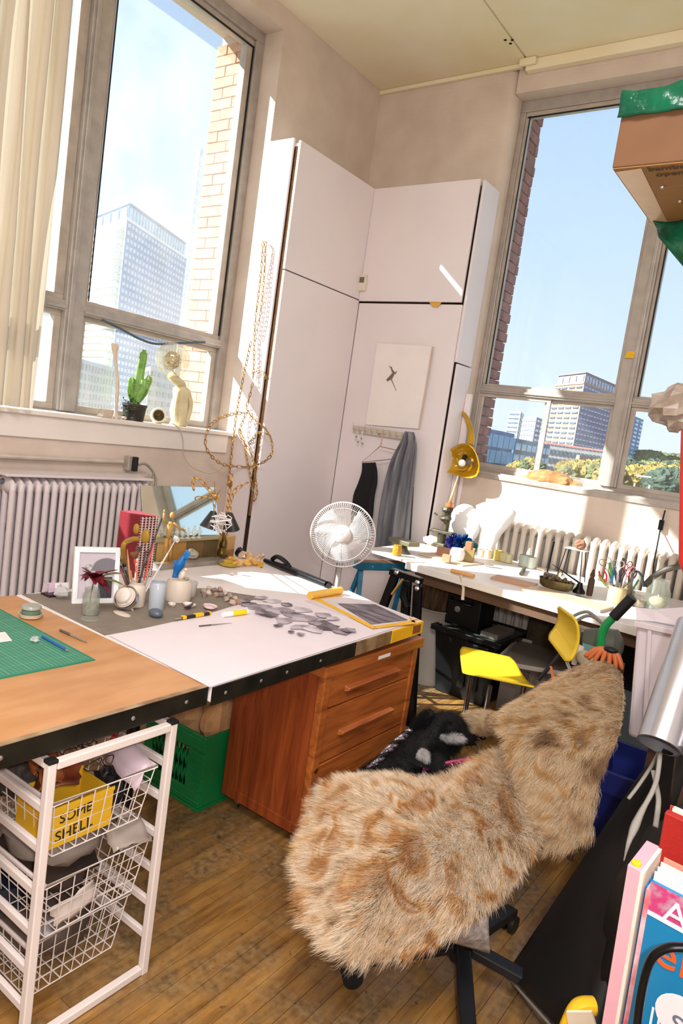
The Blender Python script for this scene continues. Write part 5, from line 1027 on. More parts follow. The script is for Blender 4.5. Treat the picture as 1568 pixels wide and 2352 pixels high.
# ================================================================ on the left worktables
def T(px, py, z=TZ): return Z(px, py, z)
UP = V((0, 0, 1))
M_glassjar = glassmat('jar_glass', 0xf2f6f4, .05, .10, .05)
M_mat = mat('green_cutting_mat', 0x1f7f60, .5, var=.15, scale=9); M_grid = mat('pale_grid_print', 0xa8cdb4, .5)
t = thing('cutting_mat', 'dark green cutting mat with a pale printed grid on the orange worktable', 'cutting mat', (-1.8, .8, TZ))
c0 = T(0, 1400); c1 = T(219, 1517)      # far edge runs from the frame to the right corner
ex = (c1 - c0).normalized(); ex.z = 0; ex.normalize(); ey = V((-ex.y, ex.x, 0)); 
if (T(0, 1565) - c1).dot(ey) < 0: ey = -ey
K = c1; LX, LY = .62, .46
def mp_(u, v, z=0.0): return K - ex * u + ey * v + UP * z
MB().prism([mp_(0, 0), mp_(LX, 0), mp_(LX, LY), mp_(0, LY)], UP * .003).obj('mat_sheet', M_mat, t)
q = MB()
for i in range(1, 48): q.add([mp_(i * .0127, .012, .0032), mp_(i * .0127 + (.0007 if i % 5 else .0013), .012, .0032), mp_(i * .0127 + (.0007 if i % 5 else .0013), LY - .012, .0032), mp_(i * .0127, LY - .012, .0032)], [(0, 1, 2, 3)])
for i in range(1, 36): q.add([mp_(.012, i * .0127, .0032), mp_(LX - .012, i * .0127, .0032), mp_(LX - .012, i * .0127 + (.0007 if i % 5 else .0013), .0032), mp_(.012, i * .0127 + (.0007 if i % 5 else .0013), .0032)], [(0, 1, 2, 3)])
o = q.obj('grid_print', M_grid, t); o['kind'] = 'stuff'
M_card = mat('white_card', 0xe8e2dc, .6)
one('paper_card', 'small white card on the left end of the green cutting mat', 'card', MB().prism([T(-20, 1455, TZ + .004), T(12, 1452, TZ + .004), T(28, 1472, TZ + .004), T(-20, 1478, TZ + .004)], UP * .001), M_card)
one('blade_guard', 'clear crumpled plastic blade guard on the green cutting mat', 'cap', MB().rock(T(80, 1468, TZ + .012), (.014, .012, .009), 5), mat('clear_scrap', 0xc8d0cc, .15, alpha=.6))
def pen(name, label, cat, a, b_, r, mats, z=TZ, split=(.0, .6, 1.0), tip=None, group=None):
    a, b_ = T(a[0], a[1], z + r), T(b_[0], b_[1], z + r); t = thing(name, label, cat, a, group)
    for i in range(len(split) - 1):
        p, q_ = a.lerp(b_, split[i]), a.lerp(b_, split[i + 1])
        MB().tube([p, q_], [r, r] if not (tip and i == len(split) - 2) else [r, r * .25], 8).obj(('barrel', 'section', 'nib')[min(i, 2)], mats[i], t, smooth='auto')
    return t
M_bluep = mat('blue_pen', 0x1c5aa0, .35); M_steel = mat('knife_steel', 0xb0aca6, .3, .8); M_greyp = mat('grey_knurl', 0x6a6460, .45, .4)
pen('pen', 'blue ballpoint pen lying on the edge of the green cutting mat', 'pen', (98, 1462), (158, 1496), .0045, [M_bluep, M_bluep, M_steel], TZ + .003, (0, .72, .92, 1), True)
pen('craft_knife', 'grey scalpel handle lying on the orange worktable beyond the cutting mat', 'knife', (138, 1447), (200, 1475), .0042, [M_greyp, M_steel, M_steel], TZ, (0, .4, .85, 1), True)
t = thing('jar', 'small green glass jar with clear lid sitting in a stoneware dish', 'jar', T(70, 1415))
b0 = T(70, 1418)
MB().lathe(b0 + UP * .008, [(.026, 0), (.030, .003), (.030, .020), (.027, .022)], 22).obj('pot', mat('sage_glass', 0x667a66, .15), t, smooth='auto')
MB().lathe(b0 + UP * .031, [(.031, 0), (.033, .002), (.033, .007), (.029, .012), (0, .0125)], 22).obj('lid', mat('greyish_lid', 0x9ca094, .15), t, smooth='auto')
one('dish', 'shallow cream stoneware dish holding the small green jar', 'dish', MB().lathe(b0, [(.022, 0), (.036, .004), (.040, .016), (.037, .016), (.034, .007), (0, .006)], 24), mat('cream_stoneware', 0xd0bfa6, .5), smooth='auto')
# grey mat and white board
M_gmat = mat('grey_felt_mat', 0x85796c, .75, var=.15, scale=14, bump=.1, bscale=90)
def flat(name, label, cat, pts, m, z0, th): return one(name, label, cat, MB().prism([V((p.x, p.y, z0)) for p in pts], UP * th), m)
flat('table_mat', 'grey-brown flat mat under the jars on the white worktable', 'mat', [T(50, 1366), T(240, 1460), T(330, 1443), T(470, 1412), T(600, 1372), T(470, 1352), T(300, 1352)], M_gmat, TZ, .002)
flat('paper_board', 'large smooth white board covering the front of the white worktable', 'board', [T(250, 1461), T(481, 1580), T(955, 1428), T(800, 1358), T(615, 1385), T(470, 1416), T(330, 1446)], mat('white_board', 0xe4d8dc, .45, var=.04), TZ + .002, .0015)
ZB = TZ + .0037
# shelf of note cards left: folded printed slips with dark base
t = thing('card_holder', 'black business card stand holding pink and white printed slips', 'card holder', T(118, 1366))
b0 = T(118, 1368); s = per_px(b0)
MB().box(b0 + V((-.03, -.028, 0)), b0 + V((.03, .028, .012))).obj('base', mat('plum_black', 0x2c1a28, .3), t, bevel=.003)
for k, (dx, tilt, c) in enumerate(((-.012, .5, 0xe4d2d8), (.0, .2, 0xe0c8d4), (.012, -.3, 0xe8e0e0))):
    MB().box(b0 + V((dx, -.035 + .02 * k, .013)), b0 + V((dx + .001, .02 + .02 * k, .05)), (0, tilt * .4, tilt * .3)).obj('slip', mat('slip%d' % k, c, .6, c2=0x9c6a86, scale=60, ramp=(.3, .42)), t)
one('crystal', 'faceted clear plastic crystal beside the printed slips', 'crystal', MB().rock(T(145, 1360, TZ + .03), (.026, .03, .02), 9, 7, 5, .3), mat('clear_facets', 0xd0d2cc, .08, alpha=.6))
# white picture frame
f0, f1 = T(165, 1388), T(270, 1386); f1 = f0 + V((f1.x - f0.x, f1.y - f0.y, 0)); w_ = (f1 - f0).length; fu = (f1 - f0).normalized(); fn = V((fu.y, -fu.x, 0)); fz = (UP - fn * .16).normalized(); H_ = .212
t = thing('picture_frame', 'white picture frame with a black and white photo behind the flower jar', 'picture frame', f0)
M_frw = mat('white_frame', 0xeef0ee, .35)
def fr(a, b_, c, d, dep=.018, off=0): return MB().prism([f0 + fu * a + fz * c - fn * off, f0 + fu * b_ + fz * c - fn * off, f0 + fu * b_ + fz * d - fn * off, f0 + fu * a + fz * d - fn * off], -fn * dep)
for a, b_, c, d in ((0, .018, 0, H_), (w_ - .018, w_, 0, H_), (.018, w_ - .018, 0, .018), (.018, w_ - .018, H_ - .018, H_)): fr(a, b_, c, d).obj('moulding', M_frw, t, bevel=.001)
fr(.018, w_ - .018, .018, H_ - .018, .002, .008).obj('photo', mat('grey_photo', 0xb4a8b0, .35, c2=0xc8c0c6, scale=5), t)
MB().lathe(f0 + fu * (w_ - .05) + fz * .135 - fn * .0065, [(0, 0), (.038, 0), (.038, .0006), (0, .0007)], 20, fn, squash=1.3).obj('photo_shape', mat('photo_grey', 0x7c7880, .35), t)
fr(w_ - .075, w_ - .024, .02, .10, .0012, .0066).obj('photo_shape', mat('photo_dark', 0x3c3c42, .35), t)
MB().ball(f0 + fu * .055 + fz * .135 - fn * .006, (.016, .016, .014), 10, 6).obj('photo_shape', mat('photo_mid', 0x4a4a50, .35, c2=0xd8d8d8, scale=40), t)
MB().bar(f0 + fu * (w_ / 2) + fz * .15 - fn * .02, f0 + fu * (w_ / 2) - fn * .10, .03, .003).obj('strut', M_frw, t)
# jar with red flower
j0 = T(206, 1412)
t = thing('flower_jar', 'clear glass jar of water holding a dark red flower', 'jar', j0)
MB().lathe(j0, [(.026, 0), (.030, .004), (.030, .075), (.025, .085), (.026, .098), (.0245, .098), (.0235, .086), (.028, .074), (.028, .006), (0, .005)], 24).obj('glass', M_glassjar, t, smooth='auto')
MB().lathe(j0 + UP * .0055, [(.0275, 0), (.0275, .036), (0, .0362)], 20).obj('water', mat('water', 0xc8c4ba, .05, alpha=.45), t, smooth='auto')
one('jar_coaster', 'round clear glass base under the flower jar', 'coaster', MB().lathe(T(206, 1422), [(.028, 0), (.032, .002), (.030, .004), (0, .0042)], 20), mat('glass_disc', 0xa8a698, .1, alpha=.6), smooth='auto')
fl = thing('flower', 'dark red wilting flower with pointed petals in the clear glass jar', 'flower', j0 + UP * .02)
M_petal = mat('crimson_petal', 0x7c0f26, .45, c2=0x4c0818, scale=30); M_leaf = mat('wilting_leaf', 0x9a9a54, .5, c2=0x55602c, scale=18)
hd = j0 + V((.006, .0, .142))
MB().tube(spline([j0 + UP * .012, j0 + V((-.006, 0, .06)), hd], 4), .0025, 6).obj('stem', M_leaf, fl, smooth=True)
rg = random.Random(3)
def petal(base, dr, L, w, droop):
    dr = V(dr).normalized(); sd = dr.cross(UP).normalized(); rows = []
    for i in range(6):
        u = i / 5; ww = w * math.sin(PI * min(1, .12 + .88 * u)) ** .8 if u < 1 else .0006; c = base + dr * L * u + UP * (-droop * L * u * u) 
        rows.append([c - sd * ww + UP * .15 * ww, c - UP * .2 * ww, c + sd * ww + UP * .15 * ww])
    return MB().grid(rows)
for k in range(19):
    a = k * 2.4; e = .05 + .9 * (k % 4) / 3
    petal(hd, (math.cos(a), math.sin(a), e), rg.uniform(.05, .078), .017, rg.uniform(.1, .9)).obj('petal', M_petal, fl, smooth=True)
for a, L in (((.62, .42, .55), .14), ((.75, .5, .25), .12)): petal(hd - UP * .01, a, L, .014, .35).obj('leaf', M_leaf, fl, smooth=True)
petal(hd, (.72, .5, .6), .10, .015, .2).obj('petal', M_petal, fl, smooth=True)
# brush jar
b0 = T(310, 1392)
M_stone = mat('pale_stoneware', 0xd0c2b2, .45, var=.1)
t = thing('brush_jar', 'pale stoneware jar crammed with brushes, spoons and pencils', 'jar', b0)
MB().lathe(b0, [(.030, 0), (.034, .004), (.036, .05), (.034, .078), (.027, .088), (.029, .098), (.026, .098), (.024, .088), (.030, .07), (.030, .01), (0, .008)], 26).obj('pot', M_stone, t, smooth='auto')
top = b0 + UP * .07
cols = dict(o=mat('orange_handle', 0xd06a32, .4), k=mat('black_handle', 0x1c1614, .4), w=mat('wood_handle', 0xb98a52, .5), d=mat('dark_red_handle', 0x5c1a18, .4), g=mat('green_handle', 0x2c6a4c, .4), r=mat('red_ferrule', 0xd8402c, .4), s=M_steel, wh=mat('white_handle', 0xd8d2cc, .4))
specs = [((268, 1275), 'k', 'tuft'), ((283, 1290), 'k', 'tuft'), ((292, 1262), 'w', 'wood'), ((308, 1268), 'o', 'fan'), ((318, 1255), 's', 'flat'), ((335, 1265), 'k', ''), ((352, 1252), 'r', 'band'), ((372, 1190), 'k', ''), ((404, 1238), 'wh', 'curl'), ((300, 1310), 'o', ''), ((330, 1300), 'd', ''), ((345, 1305), 's', ''), ((275, 1300), 'd', '')]
labels = ['dark brush with a round tuft leaning furthest left in the brush jar', 'short dark brush second from the left in the brush jar', 'plain wooden stick brush in the brush jar', 'orange brush with a wide dark fan head in the brush jar', 'wide flat steel-ferruled brush upright in the brush jar', 'plain black brush handle beside the flat brush', 'red-banded brush handle leaning right in the brush jar', 'long black handled brush crossing the red notebooks', 'white curled wire tool leaning far right from the brush jar', 'short orange pencil in the front of the brush jar', 'dark red brush handle in the front of the brush jar', 'thin steel rod in the brush jar', 'short dark red pencil at the left of the brush jar']
for k, (tp, c, kind) in enumerate(specs):
    e = D(tp[0], tp[1], (b0 - CAM).dot(FWD) + .02 * math.sin(k * 2.1) + .02); root = top + V((.016 * math.cos(k * 2.4), .016 * math.sin(k * 2.4), -.055 + .0))
    bt = thing('brush', labels[k], 'brush', root, 'brushes in the stoneware jar'); L = (e - root).length; d_ = (e - root).normalized()
    MB().tube([root, root + d_ * L * (.78 if kind else 1.0)], [.0028, .0036], 7).obj('handle', cols[c], bt, smooth='auto')
    if kind == 'tuft': MB().tube([root + d_ * L * .78, root + d_ * L * .86], .005, 8).obj('ferrule', M_steel, bt, smooth='auto'); MB().tube([root + d_ * L * .86, root + d_ * L * .94, e], [.006, .009, .002], 8).obj('bristles', cols['k'], bt, smooth=True)
    elif kind == 'fan': MB().tube([root + d_ * L * .78, root + d_ * L * .86], .006, 8).obj('ferrule', cols['r'], bt, smooth='auto'); MB().tube([root + d_ * L * .86, root + d_ * L * .95, e], [.008, .020, .022], 10, False, .5).obj('bristles', mat('rust_bristle', 0x7c4a2c, .8), bt, smooth=True)
    elif kind == 'flat': MB().tube([root + d_ * L * .78, root + d_ * L * .90], [.006, .012], 10, False, .4).obj('ferrule', M_steel, bt, smooth='auto'); MB().tube([root + d_ * L * .9, e], [.012, .014], 10, False, .35).obj('bristles', mat('brown_bristle', 0x5a4434, .8), bt, smooth='auto')
    elif kind == 'curl': MB().tube([root + d_ * L * .78, e], .0022, 6).obj('wire_end', cols['wh'], bt); MB().rock(e, (.012, .012, .014), 4, 7, 5, .3).obj('tip', cols['wh'], bt)
    elif kind: MB().tube([root + d_ * L * .78, e], [.0042, .002], 7).obj('tip', cols['r'] if kind == 'band' else cols['w'], bt, smooth='auto')
# amber glass ladle
e1 = D(316, 1222, 2.72); M_amber = mat('amber_glass', 0xc09a34, .08, alpha=.75, c2=0xa07a24)
t = thing('amber_ladle', 'amber glass ladle with two round bowls standing behind the brush jar', 'ladle', T(300, 1360))
MB().tube(spline([T(296, 1352), D(282, 1262, 2.66), D(300, 1240, 2.70), D(318, 1238, 2.72)], 4), .010, 8).obj('stem', M_amber, t, smooth=True)
for p, r in (((313, 1215), .019), ((334, 1232), .026)): MB().ball(D(*p, 2.70), (r * .8, r * .5, r * 1.1), 16, 10).obj('bowl', M_amber, t, smooth=True)
# pebble clock / shell dish
b0 = T(290, 1400)
t = thing('alarm_clock', 'round white plaster-coated alarm clock tilted back against the stoneware jar', 'clock', b0)
cn = (CAM - b0).normalized(); cn = (cn + V((-.55, .0, .12))).normalized(); cc = b0 + UP * .042
MB().lathe(cc - cn * .02, [(.0, -.002), (.030, 0), (.042, .008), (.044, .020), (.040, .034), (.0, .038)], 26, cn).obj('case', mat('plaster_white', 0xdfd2c4, .5, bump=.15, bscale=30), t, smooth='auto')
MB().lathe(cc + cn * .0185, [(0, 0), (.034, 0), (.034, .001), (0, .0012)], 26, cn).obj('dial', mat('clock_dial', 0xcfc6ba, .4, c2=0x8a8480, scale=40, ramp=(.3, .4)), t, smooth='auto')
MB().lathe(cc + cn * .0195 + cn.cross(UP).normalized() * .008 + UP * .004, [(0, 0), (.030, 0), (.032, .005), (.022, .011), (0, .013)], 22, cn).obj('plaster_coat', mat('plaster_white2', 0xe2d8cc, .5, bump=.1, bscale=30), t, smooth=True)
MB().lathe(cc + cn * .012, [(.041, -.012), (.0455, -.012), (.0455, .008), (.041, .008)], 26, cn, cap=False).obj('rim', M_chrome, t, smooth='auto')
for a, L in ((.6, .022), (2.2, .016)): MB().bar(cc + cn * .021, cc + cn * .021 + (UP * math.sin(a) + cn.cross(UP).normalized() * math.cos(a)) * L, .002, .001).obj('hand', M_black, t)
for sx in (-1, 1): MB().tube([cc + cn.cross(UP).normalized() * .02 * sx - UP * .03, cc + cn.cross(UP).normalized() * .028 * sx - UP * .042], .004, 8).obj('foot', M_stone, t)
one('plaster_spill', 'thin cream plaster puddle shape lying in front of the alarm clock', 'plaster', MB().lathe(T(280, 1412), [(.018, 0), (.042, .001), (.044, .004), (.036, .006), (0, .006)], 22, squash=.45), mat('cream_plaster', 0xd8cab6, .6), smooth='auto')
# tall jar, big jar, low jar
def jar(name, label, px, py, prof, m, cont=None, cm=None, lid=None, lm=None):
    b0 = T(px, py); t = thing(name, label, 'jar', b0)
    if cont: MB().lathe(b0 + UP * .004, cont, 22).obj('contents', cm, t, smooth='auto')
    MB().lathe(b0, prof, 28).obj('glass', m, t, smooth='auto')
    if lid: MB().lathe(b0, lid, 24).obj('lid', lm, t, smooth='auto')
    return t, b0
M_pjar = mat('milky_jar', 0xd6cdc4, .15, alpha=.75, var=.05)
jar('tall_jar', 'tall pale blue-grey jar in front of the blue-figure jar', 357, 1400, [(.028, 0), (.030, .004), (.030, .10), (.026, .106), (.027, .112), (.024, .112), (.024, .104), (.027, .1), (.027, .006), (0, .005)], mat('pale_blue_jar', 0xc4ccd4, .15, alpha=.7), [(.026, 0), (.026, .07), (0, .071)], mat('pale_blue_salt', 0xc8d0d8, .7))
one('stone', 'smooth dark slate-blue stone in front of the pale blue-grey jar', 'stone', MB().ball(T(358, 1408, TZ + .017), (.030, .024, .017), 20, 12), mat('slate_stone', 0x56626c, .35, var=.12), smooth=True)
jar('big_jar', 'large pale stoneware jar with a lid carrying the blue glove figure', 407, 1380, [(.036, 0), (.050, .004), (.053, .02), (.053, .075), (.044, .088), (.043, .092), (.040, .092), (0, .0915)], M_stone)
one('jar', 'low cloudy glass jar with a wide rim beside the large pale stoneware jar', 'jar', MB().lathe(T(431, 1368), [(.030, 0), (.033, .004), (.034, .045), (.036, .055), (.036, .062), (.032, .062), (.030, .05), (.029, .008), (0, .006)], 26), M_pjar, smooth='auto')
# blue glove-like figure
bj = T(407, 1380) + UP * .0925
q = MB().tube(spline([bj + V((-.03, 0, .0)), bj + V((-.028, .005, .03)), bj + V((-.018, .012, .06)), bj + V((-.006, .02, .095))], 4), [.015, .014, .014, .015, .018, .021, .023, .024, .023, .020, .017, .013, .009], 14, False, .7)
t = thing('blue_figure', 'bright blue rubber hand-like figure standing on the large stoneware jar', 'figure', bj)
q.obj('body', mat('bright_blue', 0x1878c4, .35, c2=0x125ea0, scale=14), t, smooth=True)
for k in range(3): MB().tube(spline([bj + V((-.012 + k * .007, .016, .08)), bj + V((-.006 + k * .009, .02, .105)), bj + V((-.002 + k * .010, .022, .118 - .006 * k))], 3), [.007, .007, .0065, .006, .006, .005, .003], 8).obj('finger', mat('bright_blue%d' % k, 0x1878c4, .35), t, smooth=True)
MB().tube(spline([bj + V((-.03, .008, .04)), bj + V((-.042, .005, .052)), bj + V((-.044, .004, .066))], 3), [.008, .008, .007, .007, .006, .005, .003], 8).obj('thumb', mat('bright_blue_t', 0x1878c4, .35), t, smooth=True)
t = thing('figurine', 'tiny painted china figurine leaning by the blue figure', 'figurine', bj + V((.012, .0, 0)))
MB().tube([bj + V((.006, -.004, .0)), bj + V((.012, .0, .02)), bj + V((.018, .004, .036))], [.010, .011, .006], 10).obj('body', mat('china', 0xe0cdbc, .3, c2=0x3a3a5c, scale=60, ramp=(.3, .36)), t, smooth=True)
MB().ball(bj + V((.021, .006, .042)), .008, 10, 8).obj('head', mat('china_head', 0xe6d0ba, .3), t, smooth=True)
one('pebble', 'small olive-tan pebble on the lid of the large stoneware jar', 'pebble', MB().rock(bj + V((.026, .012, .006)), (.010, .009, .006), 3), mat('olive_pebble', 0xa8997c, .5), smooth=True)
# shells, dishes
M_shell = mat('shell_white', 0xe2d8ce, .3, var=.1, scale=18)
def dish(label, px, py, r, m, sq=.8, n='shell'):
    return one(n, label, 'shell', MB().lathe(T(px, py), [(r * .35, 0), (r * .8, .004), (r, .013), (r * .96, .0135), (r * .7, .006), (0, .005)], 22, squash=sq), m, smooth='auto')
dish('small white cockle shell between slate stone and mussel dish', 394, 1393, .018, M_shell)
dish('white shell dish holding the dark mussel, right of the cockle', 434, 1394, .030, M_shell)
dish('pinkish oval shell dish right of the mussel dish', 482, 1398, .032, M_shell)
one('pink_soap', 'pink speckled quartz slab lying in the oval shell dish', 'stone', MB().ball(T(481, 1394, TZ + .012), (.026, .022, .008), 16, 8), mat('pink_quartz', 0xd8b8bc, .4, c2=0xc49aa4, scale=30), smooth=True)
one('mussel', 'dark purple mussel shell lying in the white shell dish', 'shell', MB().tube(spline([T(423, 1396, TZ + .012), T(434, 1393, TZ + .014), T(444, 1384, TZ + .013)], 4), [.003, .006, .008, .009, .009, .008, .006, .004, .002], 10, False, .6), mat('mussel_purple', 0x2e1a2c, .25), smooth=True)
one('cockle', 'tiny pale snail shell in the small cockle shell', 'shell', MB().rock(T(394, 1388, TZ + .012), (.008, .008, .006), 6), M_shell, smooth=True)
one('paper_box', 'small pale lilac paper box behind the mussel dish', 'box', MB().box(T(410, 1380) + V((-.022, -.022, 0)), T(410, 1380) + V((.022, .022, .030)), (0, 0, .6)), mat('lilac_card', 0xddd2dc, .5), bevel=.002)
one('cork', 'small cream china stopper left of the lilac paper box', 'stopper', MB().lathe(T(392, 1381), [(.006, 0), (.007, .012), (.010, .015), (.010, .024), (.005, .03), (0, .031)], 12), M_shell, smooth='auto')
rg = random.Random(19); M_peb = [mat('pebble%d' % i, c, .55, var=.25, scale=40) for i, c in enumerate((0xa89684, 0xc8b09c, 0x8a7a70, 0xb48c7c, 0xd0bfae))]
sp = [(468, 1358), (480, 1352), (492, 1356), (505, 1354), (516, 1362), (528, 1368), (540, 1375), (508, 1366), (496, 1366), (478, 1362), (520, 1376), (534, 1384), (470, 1366), (548, 1382)]
for k, (px, py) in enumerate(sp): one('pebble', ('tan', 'pinkish tan', 'grey-brown', 'rosy brown', 'pale')[k % 5] + ' pebble, ' + ('nearest', 'second nearest', 'furthest')[k // 5] + ' of its colour to the cork, behind the shells', 'pebble', MB().rock(T(px, py, TZ + .011), (rg.uniform(.011, .017), rg.uniform(.010, .015), .011), 100 + k), M_peb[k % 5], group='pebbles heaped behind the shell dishes')
# knives and glue
t = thing('utility_knife', 'yellow and black utility knife lying beside the glue stick', 'knife', T(450, 1412))
a, b_ = T(418, 1419, ZB + .007), T(482, 1408, ZB + .007)
MB().bar(a, b_, .017, .012).obj('body', mat('knife_black', 0x1c1816, .4), t, bevel=.003)
for u0, u1 in ((0.0, .12), (.42, .74), (.93, 1.0)): MB().bar(a.lerp(b_, u0) + UP * .001, a.lerp(b_, u1) + UP * .001, .0175, .0122).obj('yellow_grip', M_yell, t, bevel=.002)
MB().bar(a.lerp(b_, -.25), a, .009, .002).obj('blade', M_steel, t)
t = thing('glue_stick', 'short fat yellow glue stick with white cap on the white board', 'glue stick', T(540, 1408))
a, b_ = T(512, 1412, ZB + .011), T(568, 1405, ZB + .011); M_wcap = mat('white_cap', 0xecebea, .3)
MB().tube([a, a.lerp(b_, .36)], .011, 14).obj('cap', M_wcap, t, smooth='auto'); MB().tube([a.lerp(b_, .36), a.lerp(b_, .92)], .0105, 14).obj('barrel', mat('glue_yellow', 0xf0d414, .35), t, smooth='auto'); MB().tube([a.lerp(b_, .92), b_], .011, 14).obj('foot', M_wcap, t, smooth='auto')
for k in range(3): MB().bar(a.lerp(b_, .45) + UP * (.0075) + V((0, -.006 + .005 * k, .002)), a.lerp(b_, .85) + UP * .0075 + V((0, -.006 + .005 * k, .002)), .0016, .001).obj('print_line', M_ink, t)
pen('scalpel', 'thin steel needle tool lying in front of the utility knife and glue stick', 'needle', (457, 1438), (532, 1431), .0028, [M_greyp, M_steel], ZB, (0, .35, 1), True)
# torn paper collage
rg = random.Random(23)
M_pp = [mat('torn_print%d' % i, c, .5, c2=c2, scale=sc, ramp=(.42, .6)) for i, (c, c2, sc) in enumerate(((0x9d9098, 0x5a5058, 14), (0xbcb0b8, 0x948890, 10), (0x74686f, 0xa49aa0, 18), (0xd4cad0, 0xb2a7ae, 12), (0x4c4248, 0x7a6e76, 16)))]
scr = [(575, 1388, .07, 0), (600, 1395, .08, 2), (640, 1402, .09, 1), (625, 1380, .06, 3), (670, 1412, .08, 0), (655, 1425, .07, 1), (690, 1400, .07, 3), (705, 1420, .09, 1), (735, 1430, .08, 0), (690, 1440, .06, 1), (720, 1445, .07, 3), (755, 1440, .075, 4), (780, 1450, .07, 0), (600, 1372, .05, 1), (560, 1378, .045, 0), (660, 1388, .05, 0), (745, 1412, .06, 1), (640, 1436, .03, 4), (668, 1450, .025, 4), (690, 1456, .028, 2), (765, 1420, .05, 3), (800, 1446, .05, 2), (618, 1410, .06, 4), (600, 1405, .05, 0)]
tone = ('slate', 'silvery', 'dusky', 'palest', 'darkest'); ordw = ('leftmost', 'second', 'third', 'fourth', 'fifth', 'sixth', 'seventh', 'eighth', 'ninth'); scrl = {}
for mi_ in range(5):
    ks = sorted([k for k in range(len(scr)) if scr[k][3] == mi_], key=lambda k: scr[k][0])
    for i_, k in enumerate(ks): scrl[k] = 'torn %s photo scrap, %s of the %s ones in the collage' % (tone[mi_], 'rightmost' if i_ == len(ks) - 1 else ordw[i_] + (' from the left' if i_ else ''), tone[mi_])
for k, (px, py, r, mi) in enumerate(scr):
    c = T(px, py, ZB + .0008 + k * .00035); n_ = rg.randint(5, 8); a0 = rg.uniform(0, 6); pts = [c + V((r * rg.uniform(.45, 1.0) * math.cos(a0 + 2 * PI * i / n_) * .75, r * rg.uniform(.45, 1.0) * math.sin(a0 + 2 * PI * i / n_), 0)) for i in range(n_)]
    one('paper_scrap', scrl[k], 'paper', MB().prism(pts, UP * .0003), M_pp[mi], group='torn photo scraps of the collage')
# framed print with yellow tape, tape roll
flat('photo_print', 'grey toned photo print lying at the far right corner of the white worktable', 'print', [T(775, 1390), T(862, 1392), T(935, 1428), T(852, 1438)], mat('dusky_print', 0x8a8088, .4, c2=0x4c424c, scale=7, stretch=(1, 4, 1), ramp=(.4, .62)), ZB + .004, .001)
t = thing('tape_border', 'yellow masking tape border round the photo print', 'tape', T(850, 1430))
for pts in (((718, 1378), (724, 1374), (862, 1444), (855, 1448)), ((855, 1448), (862, 1442), (950, 1428), (955, 1436)), ((938, 1420), (946, 1424), (955, 1434), (945, 1432))): MB().prism([V((T(*p).x, T(*p).y, ZB + .0032)) for p in pts], UP * .0006).obj('strip', M_yell, t)
one('paper_sheet', 'sheet of white tracing paper under the photo print', 'paper', MB().prism([V((T(*p).x, T(*p).y, ZB + .001)) for p in ((700, 1382), (790, 1372), (958, 1424), (870, 1446))], UP * .0015), mat('tracing_paper', 0xdcd2d4, .4))
a, b_ = T(712, 1368, ZB + .018), T(782, 1356, ZB + .018)
t = thing('tape_roll', 'loose curl of yellow tracing film on the sunlit table', 'roll', a)
MB().tube([a, b_], .018, 20).obj('roll', mat('amber_film', 0xf0bc4a, .35, alpha=.92), t, smooth='auto')
MB().grid([[a + V((0, 0, -.0165)), b_ + V((0, 0, -.0165))], [a + V((.03, -.03, -.0168)), b_ + V((.03, -.03, -.0168))]]).obj('tail', mat('amber_film2', 0xf0bc4a, .35, alpha=.92), t, solid=.0008)
# notebooks
M_nb = mat('crimson_cover', 0x7c1222, .5, var=.12, scale=30); M_nbp = mat('cream_pages', 0xe0d6c8, .8)
n0 = T(272, 1335); nr = (T(345, 1340) - T(272, 1335)); nr = (nr - UP * nr.z).normalized()
B1 = D(300, 1318, 2.76); B1.z = TZ + .001
nu = V((.80, .58, 0)).normalized(); nd = V((-.35, .94, 0)).normalized()   # cover runs towards the spiral; books follow each other along nd
nu = V((.62, -.05, 0)).normalized(); 
for k in range(5):
    o0 = V((-2.62, 1.992 + .0188 * k, TZ)) ; t = thing('notebook', ('crimson spiral notebook nearest the picture frame, its plain cover showing', 'second crimson spiral notebook in the row behind the brush jar', 'middle crimson spiral notebook in the row behind the brush jar', 'fourth crimson spiral notebook in the row behind the brush jar', 'crimson spiral notebook furthest right, beside the wooden mannequin')[k], 'notebook', o0, 'crimson spiral notebooks')
    Wn, Hn = .155, .280
    for y_ in (0, .0128): MB().box(o0 + V((0, y_, 0)), o0 + V((Wn, y_ + .0018, Hn))).obj('cover', M_nb, t, bevel=.0008)
    MB().box(o0 + V((.004, .0022, .003)), o0 + V((Wn - .004, .0126, Hn - .004))).obj('pages', M_nbp, t)
    q = MB()
    for i in range(24):
        z = .008 + i * (Hn - .016) / 23; q.tube([o0 + V((Wn - .004 + .011 * math.cos(a * PI / 4), .0073 + .0086 * math.sin(a * PI / 4), z)) for a in range(8)], .0013, 5, True)
    o = q.obj('spiral', mat('wire_spiral', 0xe4dcd4, .3, .5), t); o['kind'] = 'stuff'
